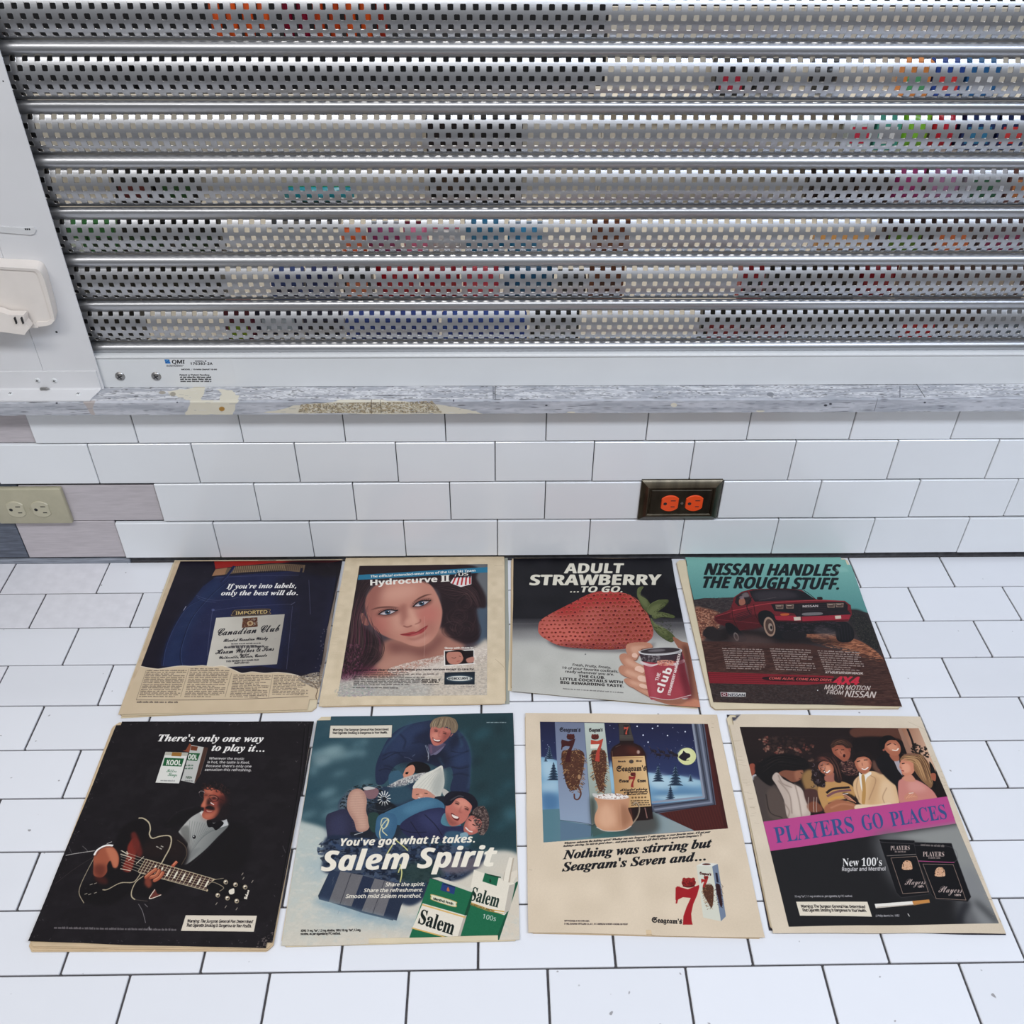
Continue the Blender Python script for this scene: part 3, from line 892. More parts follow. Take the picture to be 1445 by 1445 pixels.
I1 = [bm.verts.new((q[0], YT + .0008, q[2])) for q in Wi]
I2 = [bm.verts.new((q[0], YT + .0024, q[2])) for q in Wi]
for A1, B1 in ((B, O1), (O1, O2), (O2, I1), (I1, I2)):
    for i in range(n): bm.faces.new([A1[i], A1[(i + 1) % n], B1[(i + 1) % n], B1[i]])
bm.faces.new(I2); bm.faces.new(B[::-1])
bm_obj('back_shell', bm, tray, M_TRAY, 30)
fl = [(-70, 428), (-70, 464), (0, 466.3), (14, 467.5), (36.3, 470.6), (40, 465), (43.5, 461.5), (37, 453), (35.5, 447), (34, 443.8), (12, 443.2), (0, 439)]
Wf = ony(fl, YT - .010)
bm = bmesh.new(); prism_pts(bm, [(p[0], YT - .010 - .012 * max(0, (.50 - p[2]) / .07) * .4, p[2]) for p in Wf], (0, .0125, 0))
pk = bm_obj('front_pocket', bm, tray, M_TRAY)
bm = bmesh.new()
for x_ in (21, 30.5):
    p = ony([(x_, 446.5)], YT - .0118)[0]; q = ony([(x_ + 1, 455)], YT - .0118)[0]
    bm_box(bm, p[0], p[0] + .0011, YT - .0165, YT - .012, q[2], p[2])
bm_obj('slot', bm, tray, M_DARK)
# ================================================================= MAGAZINES (geometry)
M_PAGE = pbr('aged_page_edge', hexc(196, 172, 138), rough=.7, noise=.12, nscale=30, stretch=(1, 1, 60))
M_PAGE_L = pbr('pale_page', hexc(205, 190, 160), rough=.7, noise=.05, nscale=30)
M_PAGE_D = pbr('dark_printed_page', hexc(34, 28, 40), rough=.5)
def quad_pts(Q, nx, ny):
    """bilinear grid; Q = TL,TR,BR,BL world xy"""
    Q = np.asarray(Q, float); out = np.zeros((ny + 1, nx + 1, 2))
    for j in range(ny + 1):
        for i in range(nx + 1):
            u, v = i / nx, j / ny
            out[j, i] = (Q[0] * (1 - u) + Q[1] * u) * (1 - v) + (Q[3] * (1 - u) + Q[2] * u) * v
    return out
def sheet(name, Qpx, lvl, th, parent, mat, art=None, wave=.0008, seed=0, drop=None, lift=None, nx=44, ny=52, edge=.0006):
    """one sheet of paper: slightly wavy, real thickness, uneven trimmed edge"""
    Q = onz(Qpx, lvl)[:, :2]; G = quad_pts(Q, nx, ny)
    rs = np.random.RandomState(seed + 11)
    ex = vnoise(nx + 1, ny + 1, 9, 9, rs) - .5; wz = vnoise(nx + 1, ny + 1, 13, 17, rs)
    V = []; F = []
    for s_ in (0, 1):
        for j in range(ny + 1):
            for i in range(nx + 1):
                u, v = i / nx, j / ny
                x, y = G[j, i]
                e = max(0, 1 - min(u, 1 - u, v, 1 - v) * 14)
                x += ex[j, i] * edge * 2 * e; y += ex[(j * 7) % (ny + 1), i] * edge * 2 * e
                z = lvl + wave * (wz[j, i] - .5) * 2 * (1 - .6 * math.sin(math.pi * u) * math.sin(math.pi * v))
                if lift: z += lift(u, v)
                V.append((x, y, z - (th if s_ else 0)))
    n1 = (nx + 1) * (ny + 1)
    keep = lambda i, j: not (drop and drop((i + .5) / nx, (j + .5) / ny))
    K = [[keep(i, j) for i in range(nx)] for j in range(ny)]
    idx = lambda i, j: j * (nx + 1) + i
    for j in range(ny):
        for i in range(nx):
            if not K[j][i]: continue
            a, b, c, d = idx(i, j), idx(i + 1, j), idx(i + 1, j + 1), idx(i, j + 1)
            F.append((a, d, c, b)); F.append((a + n1, b + n1, c + n1, d + n1))
            for (di, dj, p, q) in ((0, -1, a, b), (1, 0, b, c), (0, 1, c, d), (-1, 0, d, a)):
                ii, jj = i + di, j + dj
                if not (0 <= ii < nx and 0 <= jj < ny and K[jj][ii]):
                    F.append((p, q, q + n1, p + n1))
    me = bpy.data.meshes.new(name); me.from_pydata(V, [], F)
    me.shade_smooth(); me.set_sharp_from_angle(angle=R2(50))
    if art is not None:
        uv = me.uv_layers.new(name='print')
        co = np.array(V)
        lv = np.empty(len(me.loops), int); me.loops.foreach_get('vertex_index', lv)
        U = np.stack([(co[lv, 0] - art.u0) / (art.u1 - art.u0), (co[lv, 1] - art.v0) / (art.v1 - art.v0)], 1)
        uv.data.foreach_set('uv', U.ravel().astype(np.float32))
    o = link_mesh(name, me, parent, mat)
    return o
def page_stack(parent, Qpx, lvl, z0, z1, n, mat=M_PAGE, seed=0, jit=.0009, name='page_stack'):
    """the pages below the top sheet: n thin signatures with uneven edges"""
    Q = onz(Qpx, lvl)[:, :2]; c = Q.mean(0)
    rs = random.Random(seed)
    bm = bmesh.new()
    dz = (z1 - z0) / n
    for k in range(n):
        jx, jy, g = rs.uniform(-jit, jit), rs.uniform(-jit, jit), 1 + rs.uniform(-.003, .001)
        pts = []
        for a_, b_ in ((0, 1), (1, 2), (2, 3), (3, 0)):
            for t in (0.02, .25, .5, .75, .98):
                p = c + (Q[a_] * (1 - t) + Q[b_] * t - c) * g
                pts.append((p[0] + jx + rs.uniform(-.0002, .0002), p[1] + jy + rs.uniform(-.0002, .0002), z0 + dz * k))
        prism_pts(bm, pts, (0, 0, dz * .93))
    return bm_obj(name, bm, parent, mat)
def art_for(Qpx, lvl, origin, k, base, seed, pad=.012, res=2600):
    Q = onz(Qpx, lvl)[:, :2]
    return Art((Q[:, 0].min() - pad, Q[:, 0].max() + pad, Q[:, 1].min() - pad, Q[:, 1].max() + pad), lvl, origin, k, res, base, False, seed)
PGAIN = .90
# ================================================================= PRINTED PAGES
INK = (.10, .09, .12)
def draw_M1(a):
    a.grain(.03, 20, 20); a.grain(.015, 2, 2)
    NV = (.105, .085, .145)
    a.fill([(432, 92), (1376, 86), (1340, 250), (1290, 470), (1240, 760), (1090, 745), (1000, 735), (840, 738), (780, 742), (680, 702), (520, 700), (300, 716), (200, 702)], NV, sm=False)
    # jeans
    a.clip = None
    J = [(640, 180), (560, 240), (500, 320), (440, 390), (390, 470), (345, 570), (318, 700), (420, 706), (680, 702), (780, 740), (1000, 735), (1240, 758), (1290, 470), (1320, 300), (1345, 160), (1180, 140), (900, 160), (720, 175)]
    a.fill(J, (.13, .15, .29), sm=False)
    a.fill([(640, 190), (540, 280), (440, 400), (360, 560), (330, 700), (440, 700), (470, 560), (560, 380), (680, 260)], (.12, .19, .34), .8, 14)
    a.fill([(1000, 200), (1340, 150), (1290, 470), (1240, 760), (1000, 740), (1040, 500)], (.10, .085, .15), .85, 22)
    a.fill([(560, 330), (900, 300), (1040, 340), (1020, 420), (620, 440)], (.13, .15, .30), .5, 16)
    a.mottled([(640, 190), (330, 700), (1000, 735), (1100, 200)], [(.15, .20, .36), (.11, .13, .25)], 3, 3, .3, .5, .3)
    for P in ([(712, 200), (610, 290), (500, 420), (445, 560), (430, 640), (440, 700)], [(560, 310), (470, 360), (395, 470), (345, 590), (325, 700)]):
        a.line(P, 5, (.08, .10, .22), .9); a.line([(x + 5, y) for x, y in P], 2, (.35, .45, .65), .5)
    for P in ([(525, 290), (575, 308), (640, 318), (720, 312), (790, 296)], [(530, 302), (575, 322), (640, 330)], [(620, 378), (800, 355), (1085, 340)], [(624, 188), (800, 178), (1130, 172)],
              [(618, 380), (600, 520), (588, 640)], [(1085, 350), (1065, 560), (1050, 720)], [(1180, 200), (1190, 400)]):
        a.line(P, 2, (.50, .50, .62), .55)
    a.line([(450, 378), (465, 352)], 4, (.7, .7, .8), .8); a.ell(622, 374, 9, 7, (.35, .38, .55), .8); a.line([(1075, 345), (1100, 330)], 3, (.6, .6, .7), .6)
    # waistband, belt, red shirt
    a.fill([(628, 92), (1368, 88), (1300, 100), (1100, 96), (960, 102), (740, 122), (636, 136)], (.62, .14, .12), sm=False)
    a.fill([(1050, 90), (1370, 88), (1355, 180), (1170, 160)], (.11, .07, .10), .85, 12)
    a.fill([(636, 138), (800, 118), (1000, 104), (1160, 112), (1150, 156), (1000, 142), (800, 156), (615, 176)], (.42, .34, .26), sm=False)
    a.fill([(636, 138), (705, 128), (690, 168), (615, 177)], (.62, .45, .32), sm=False)
    for i in range(36):
        x = 735 + i * 11.5; y0 = 118 - (i / 36) * 12
        a.line([(x, y0 + 2), (x + 8, y0 + 38)], 3, (.66, .56, .42) if i < 27 else (.32, .24, .2), .75); a.line([(x + 10, y0 + 4), (x + 3, y0 + 34)], 2, (.22, .16, .13), .6)
    a.line([(745, 118), (715, 160), (668, 212)], 17, (.10, .12, .26)); a.line([(752, 120), (722, 162), (676, 212)], 3, (.25, .32, .5), .7)
    a.line([(1140, 130), (1125, 190)], 15, (.09, .08, .16))
    a.line([(432, 88), (1370, 80)], 6, (.84, .76, .62)); a.line([(885, 84), (990, 84)], 6, (.25, .2, .2))
    # headline
    WH = (.95, .93, .90)
    a.text("If you're into labels,", (700, 250), (1106, 246), 27, WH, .012, 'serif_it', 5)
    a.text("only the best will do.", (668, 289), (1115, 288), 27, WH, .012, 'serif_it', 5)
    # label
    a.fill([(640, 420), (1040, 399), (994, 690), (582, 712)], (.79, .76, .70), sm=False, grad=((600, 560), (.82, .79, .73), (1010, 540), (.68, .65, .60)))
    a.fill([(580, 700), (700, 708), (820, 712), (900, 700), (1240, 760), (1240, 790), (800, 790)], (.11, .09, .15), sm=False)
    a.fill([(748, 374), (940, 366), (952, 384), (942, 402), (742, 412), (734, 394)], (.20, .16, .18)); a.line([(748, 376), (938, 369), (949, 385), (940, 400), (745, 409), (736, 394), (748, 376)], 2.5, (.62, .52, .36))
    a.text('IMPORTED', (754, 402), (938, 394), 19, (.82, .70, .45), .02)
    BR = (.50, .32, .20)
    a.mottled([(795, 422), (880, 417), (882, 472), (790, 478)], [BR, (.35, .2, .14)], 4, 4, 1, .35, .1, sm=False); a.ell(838, 452, 18, 14, (.74, .62, .45)); a.ell(838, 452, 9, 8, BR)
    a.text('Canadian Club', (645, 524), (1005, 498), 40, INK, .012, 'script', 10)
    a.text('Blended Canadian Whisky', (682, 560), (940, 545), 16, INK, .02, 'script', 4)
    a.greek(730, 900, 566, 590, 2, INK, -.3, -.03, .5, .85, .1, 16); a.greek(688, 920, 584, 600, 1, INK, -.3, -.03, .7, .85, .0, 16)
    a.text('Hiram Walker & Sons', (635, 632), (975, 610), 28, INK, .012, 'script', 8)
    a.text('Limited', (775, 640), (832, 636), 12, INK, .01, 'script', 3)
    a.text('Walkerville, Ontario, Canada', (655, 660), (935, 644), 16, INK, .01, 'script', 4)
    a.text('THIS WHISKY IS 6 YEARS OLD', (697, 678), (888, 668), 9, INK, .02); a.text('IMPORTED', (745, 688), (832, 684), 9, INK, .02)
    # torn newsprint with columns of type
    CRM = (.82, .73, .60)
    tear = [(198, 700), (250, 712), (300, 718), (380, 706), (440, 700), (500, 702), (560, 698), (620, 704), (680, 700), (740, 722), (790, 742), (850, 734), (920, 742), (1000, 738), (1080, 748), (1140, 764), (1200, 770), (1240, 762), (1250, 980), (60, 1000)]
    a.fill(tear, CRM, sm=False); a.line(tear[:-2], 6, (.90, .84, .74), .8)
    a.grain(.012, 30, 30)
    TX = (.33, .28, .25)
    cols = [(238, 468, 722, -.30), (492, 718, 712, -.22), (742, 958, 748, -.16), (978, 1180, 752, -.10)]
    for x0, x1, y0, ln in cols:
        a.greek(x0, x1, y0, 884 - (0 if x0 < 900 else 14), int((884 - y0) / 9.6), TX, ln, .0 if x0 < 700 else .03, .50, .82, .10, 26)
    for P in ([(232, 725), (175, 900)], [(482, 716), (432, 880)], [(730, 740), (692, 882)], [(970, 750), (945, 885)]): a.line(P, 2, (.4, .35, .3), .8)
    a.line([(176, 900), (700, 896), (1178, 880)], 3, (.25, .2, .2))
    a.greek(178, 420, 906, 918, 1, (.3, .26, .24), 0, -.004, .8, .8, 0, 24)
    # worn right edge
    a.mottled([(1120, 770), (1250, 740), (1240, 830), (1180, 815)], [(.70, .66, .60), (.50, .44, .38)], 5, 3, 1, .4, .1)
    a.line([(1140, 775), (1200, 800), (1230, 840), (1222, 880), (1235, 930)], 5, (.45, .36, .28), .9); a.line([(1240, 740), (1250, 850), (1238, 900)], 4, (.35, .28, .22), .8)
    for P in ([(1345, 120), (1335, 230), (1290, 470)], [(1280, 480), (1262, 640), (1240, 740)]): a.line(P, 3, (.03, .02, .04), .9)
    for _ in range(30):
        x = a.rs.uniform(430, 1300); y = a.rs.uniform(100, 690); a.line([(x, y), (x + a.rs.uniform(-8, 12), y + a.rs.uniform(-8, 14))], 1.6, (.45, .42, .50), .35)
    for _ in range(18):
        y = a.rs.uniform(460, 740); a.ell(1300 - (y - 400) * .17 + a.rs.uniform(-30, 0), y, 4, 3, (.5, .48, .5), .5)

def eye(a, x, y, w, h, rot, iris=(.30, .42, .52)):
    c, n = math.cos(R2(rot)), math.sin(R2(rot))
    T = lambda u, v: (x + w * u * c - h * v * n, y + w * u * n + h * v * c)
    a.fill([T(-1.5, .1), T(-.6, -1.3), T(.5, -1.5), T(1.5, -.5), T(1.2, .9), T(0, 1.5), T(-1.0, 1.1)], (.42, .24, .22), .65, 6)
    a.fill([T(-1.05, .25), T(-.4, -.65), T(.3, -.75), T(1.05, 0), T(.4, .6), T(-.3, .75)], (.80, .75, .75)); a.fill([T(-1.05, .2), T(-.4, -.65), T(.3, -.75), T(1.05, -.05), T(.3, -.25), T(-.4, -.15)], (.35, .25, .27), .6, 2)
    a.ell(*T(0, 0), w * .38, h * .72, iris); a.ell(*T(0, -.05), w * .38, h * .72, (.12, .14, .18), .35, 1); a.ell(*T(0, 0), w * .18, h * .36, (.04, .04, .05)); a.ell(*T(.14, -.25), w * .08, h * .14, (1, 1, 1))
    a.line([T(-1.25, .35), T(-.5, -.62), T(.3, -.82), T(1.1, -.15), T(1.35, -.25)], h * .42, (.10, .06, .07))
    a.line([T(-1.1, .3), T(-.35, .8), T(.4, .68), T(1.1, .05)], h * .24, (.16, .09, .10), .9)
    for i in range(9):
        u = -1 + i * .25; a.line([T(u, -.6), T(u * 1.18, -1.05)], h * .10, (.1, .06, .07), .8)

def draw_M2(a):
    a.grain(.03, 25, 25); a.grain(.012, 2, 2)
    for _ in range(26):
        y = a.rs.uniform(140, 760); x = a.rs.uniform(150, 200); a.line([(x - y * .08, y), (x - y * .08 + 60, y + 4)], 1.5, (.75, .65, .52), .5)
    PIC = [(324, 136), (1194, 126), (1190, 1015), (176, 1024)]
    C = a.pt(PIC); r = raster(np.stack([C, np.roll(C, -1, 0)], 1), a.W, a.H)
    cl = np.zeros((a.H, a.W)); cl[r[1]:r[1] + r[2].shape[0], r[0]:r[0] + r[2].shape[1]] = r[2]; a.clip = cl
    a.fill(PIC, (.30, .25, .27), sm=False)
    a.fill([(1040, 130), (1200, 130), (1200, 460), (1080, 380), (1110, 250)], (.42, .43, .44), 1, 8); a.fill([(1110, 430), (1200, 400), (1200, 680), (1120, 660)], (.30, .36, .42), 1, 12)
    # lace blanket
    a.fill([(760, 830), (900, 780), (1100, 700), (1200, 650), (1200, 1030), (170, 1030), (190, 930), (400, 880)], (.80, .74, .66), 1, 8)
    a.fill([(180, 900), (500, 880), (760, 900), (760, 1030), (170, 1030)], (.70, .68, .64), 1, 14)
    a.mottled([(190, 900), (1190, 680), (1190, 1020), (170, 1024)], [(.86, .81, .74), (.64, .60, .56)], 7, 5, .5, .5, .15)
    # hair mass
    a.fill([(318, 130), (1060, 130), (1120, 230), (1180, 340), (1180, 420), (1120, 430), (1140, 560), (1130, 640), (1040, 668), (960, 640), (880, 580), (880, 430), (820, 280), (420, 260), (360, 420), (330, 520), (420, 600), (500, 680), (480, 760), (380, 850), (250, 870), (210, 860), (250, 560)], (.175, .115, .13), 1, 5)
    # shoulders + neck
    a.fill([(500, 650), (470, 770), (400, 840), (330, 880), (500, 890), (700, 840), (900, 780), (1040, 690), (960, 640), (900, 590), (860, 560)], (.69, .47, .40), 1, 8)
    a.fill([(520, 650), (760, 690), (860, 600), (900, 640), (760, 760), (560, 740)], (.50, .30, .27), .85, 16)
    a.fill([(480, 790), (640, 720), (760, 800), (620, 850), (420, 860)], (.76, .55, .47), .7, 18)
    # ear
    a.fill([(330, 470), (350, 460), (385, 520), (382, 542), (345, 530)], (.60, .38, .33))
    # face
    face = [(380, 330), (440, 268), (560, 238), (720, 235), (800, 262), (850, 330), (880, 410), (886, 470), (868, 560), (820, 640), (750, 684), (680, 680), (600, 650), (510, 620), (430, 570), (385, 500), (362, 410)]
    a.fill(face, (.78, .53, .45), 1, 2)
    cc = a.clip; C = a.pt(crom(face)); r = raster(np.stack([C, np.roll(C, -1, 0)], 1), a.W, a.H)
    fm = np.zeros((a.H, a.W)); fm[r[1]:r[1] + r[2].shape[0], r[0]:r[0] + r[2].shape[1]] = r[2]; a.clip = fm
    a.fill([(360, 300), (480, 240), (480, 330), (440, 450), (470, 560), (560, 640), (440, 600), (350, 450)], (.58, .34, .30), .75, 16)
    a.ell(790, 470, 80, 70, (.78, .42, .38), .6, 18, -25); a.ell(470, 530, 50, 70, (.74, .40, .36), .55, 18, -20)
    a.ell(600, 320, 130, 50, (.88, .65, .56), .7, 20, -10); a.ell(590, 520, 40, 70, (.86, .63, .54), .65, 14, -20); a.ell(800, 560, 40, 50, (.66, .40, .35), .6, 16)
    a.ell(690, 490, 22, 80, (.90, .68, .58), .7, 9, -22); a.fill([(590, 420), (640, 400), (640, 520), (610, 540), (605, 480)], (.62, .38, .33), .7, 8)
    a.ell(672, 515, 44, 26, (.86, .62, .53), .7, 7, -15); a.line([(622, 545), (650, 553), (680, 543)], 7, (.42, .20, .18), .8, 2); a.line([(700, 535), (735, 520), (738, 500)], 6, (.52, .28, .24), .8, 2)
    a.ell(730, 640, 60, 28, (.84, .60, .52), .7, 10, -15); a.fill([(640, 620), (700, 628), (780, 590), (760, 622), (690, 645)], (.60, .36, .31), .6, 6)
    # brows, eyes, lips
    a.line([(402, 436), (450, 422), (520, 416), (590, 420)], 13, (.33, .19, .17), .85, 2, taper=True)
    a.line([(688, 386), (730, 358), (775, 338), (815, 330)], 13, (.30, .17, .15), .85, 2, taper=True)
    eye(a, 515, 452, 52, 20, -8); eye(a, 745, 393, 50, 20, -15)
    a.fill([(600, 604), (650, 592), (690, 584), (712, 585), (750, 562), (790, 542), (760, 585), (712, 607), (660, 616)], (.66, .25, .25), 1, 1)
    a.line([(604, 603), (690, 598), (785, 545)], 4, (.40, .10, .12), .9, 1); a.ell(700, 603, 34, 6, (.82, .42, .40), .6, 3, -15)
    a.clip = cc
    # hair strands
    HC = [(.32, .22, .22), (.25, .17, .18), (.10, .06, .08), (.40, .29, .28)]
    a.strands([[(330, 180), (420, 200), (520, 160)], [(330, 300), (400, 230), (700, 200), (800, 260)], [(380, 330), (450, 255), (650, 225), (790, 250)]], 50, 4, HC, 8, .5)
    a.strands([[(340, 300), (290, 450), (270, 620), (230, 840)], [(380, 380), (330, 520), (330, 680), (280, 860)], [(400, 560), (470, 640), (470, 740), (350, 860)]], 80, 4, HC + [(.45, .2, .28)], 12, .5)
    a.strands([[(790, 200), (950, 180), (1100, 240), (1170, 360)], [(830, 260), (960, 260), (1080, 330), (1130, 430)], [(870, 340), (960, 380), (1030, 330), (1100, 400)]], 60, 4, HC, 10, .5)
    for cx, cy, rr in ((1000, 480, 85), (1050, 570, 80), (960, 560, 70), (1040, 400, 60), (400, 730, 70), (300, 740, 60)):
        for q in range(34):
            R_ = rr * a.rs.uniform(.2, 1.15); t0 = a.rs.uniform(0, 6); t = t0 + np.linspace(0, a.rs.uniform(1.2, 2.6), 8)
            dx, dy = a.rs.uniform(-14, 14, 2)
            a.line(np.stack([cx + dx + R_ * np.cos(t), cy + dy + R_ * .85 * np.sin(t)], 1), 4, HC[a.rs.randint(4)], .38, 1.2, taper=True)
    a.fill([(200, 860), (280, 840), (420, 820), (450, 860), (330, 890), (200, 915)], (.42, .16, .26), .55, 10)
    a.mottled([(200, 700), (330, 680), (330, 880), (200, 900)], [(.52, .28, .38), (.10, .06, .08)], 4, 10, .5, .5, .1)
    a.mottled([(560, 820), (1190, 690), (1190, 780), (900, 880), (600, 880)], [(.93, .88, .82), (.75, .68, .62)], 5, 4, .75, .45, .1)
    a.fill([(700, 840), (830, 800), (1190, 660), (1190, 720), (900, 850)], (.88, .82, .76), .55, 8)
    # banner + title
    a.fill([(318, 198), (1196, 146), (1196, 182), (312, 232)], (.16, .47, .60), sm=False)
    WH = (.94, .91, .86)
    a.text('The official extended-wear lens of the U.S. Ski Team', (397, 216), (1110, 176), 15, WH, .03, None, 2)
    a.text('Hydrocurve', (398, 270), (852, 246), 38, WH, .015, 'sans_b')
    a.text('II', (878, 246), (935, 242), 42, WH, .04, 'serif')
    a.fill([(985, 185), (1085, 180), (1084, 262), (1012, 282), (940, 254)], (.92, .88, .86), sm=False)
    for i in range(5): a.line([(978 + i * 24, 212), (958 + i * 29, 258 + (10 if i in (1, 2, 3) else 2))], 11, (.75, .16, .18), 1, sm=False)
    a.fill([(985, 185), (1085, 180), (1084, 208), (975, 214)], (.12, .12, .16), sm=False); a.text('US', (998, 206), (1062, 202), 19, WH, .03)
    a.greek(965, 1080, 208, 220, 1, (.1, .1, .15), 0, -.03, .9, .9, 0, 20)
    # inset
    a.text('Sleep with them in', (903, 702), (1095, 700), 12, WH, .03)
    a.fill([(897, 712), (1103, 706), (1105, 804), (900, 818)], (.93, .90, .86), sm=False); a.fill([(904, 718), (1098, 712), (1099, 798), (907, 811)], (.13, .09, .10), sm=False)
    a.fill([(915, 760), (925, 725), (985, 712), (1025, 740), (1025, 780), (990, 806), (935, 800)], (.76, .50, .42), 1, 1); a.fill([(915, 725), (990, 708), (1040, 718), (1030, 760), (1010, 725), (950, 722)], (.12, .07, .08))
    a.line([(950, 760), (968, 766), (980, 758)], 3, (.2, .1, .1)); a.line([(1000, 750), (1012, 754)], 3, (.2, .1, .1)); a.line([(985, 786), (1005, 784)], 4, (.65, .2, .2)); a.fill([(1050, 770), (1098, 755), (1099, 790), (1060, 796)], (.74, .50, .43), 1, 1)
    # copy
    a.text('Now you have clear vision with lenses you never remove except to care for.', (290, 852), (1108, 845), 13, (.14, .10, .11), .03)
    a.greek(300, 860, 860, 952, 8, (.18, .14, .14), -.22, -.01, .5, .85, .15, 34, lean1=0)
    a.greek(278, 590, 956, 972, 1, (.25, .22, .22), 0, .01, .5, .8, 0, 26)
    a.fill([(754, 905), (870, 900), (868, 935), (750, 938)], (.86, .80, .72), .9, sm=False); a.greek(752, 870, 906, 936, 3, (.12, .1, .1), 0, -.03, .85, .95, 0, 40); a.greek(757, 862, 938, 948, 1, (.2, .2, .2), 0, 0, .5, .8, 0, 20)
    a.fill([(902, 862), (1108, 856), (1106, 942), (900, 944)], (.12, .16, .20), sm=False); a.ell(1004, 902, 92, 22, (.35, .45, .5), .8, 4); a.ell(1004, 902, 86, 17, (.85, .84, .80)); a.text('HYDROCURVE II', (925, 911), (1084, 908), 15, (.10, .12, .15), .03)
    a.greek(1010, 1106, 953, 963, 1, (.3, .28, .28), 0, 0, .5, .7, 0, 18)
    a.clip = None
    a.line([(765, 480), (768, 640), (762, 760)], 2.5, (.85, .70, .62), .5); a.line([(1245, 770), (1300, 820), (1312, 850)], 2, (.6, .5, .4), .7)
    a.mottled([(180, 960), (400, 950), (400, 1020), (176, 1024)], [(.45, .62, .55), (.60, .48, .60)], 5, 4, .35, .6, .1)
    a.line([(1240, 135), (1300, 136)], 1.5, (.6, .52, .42), .8)

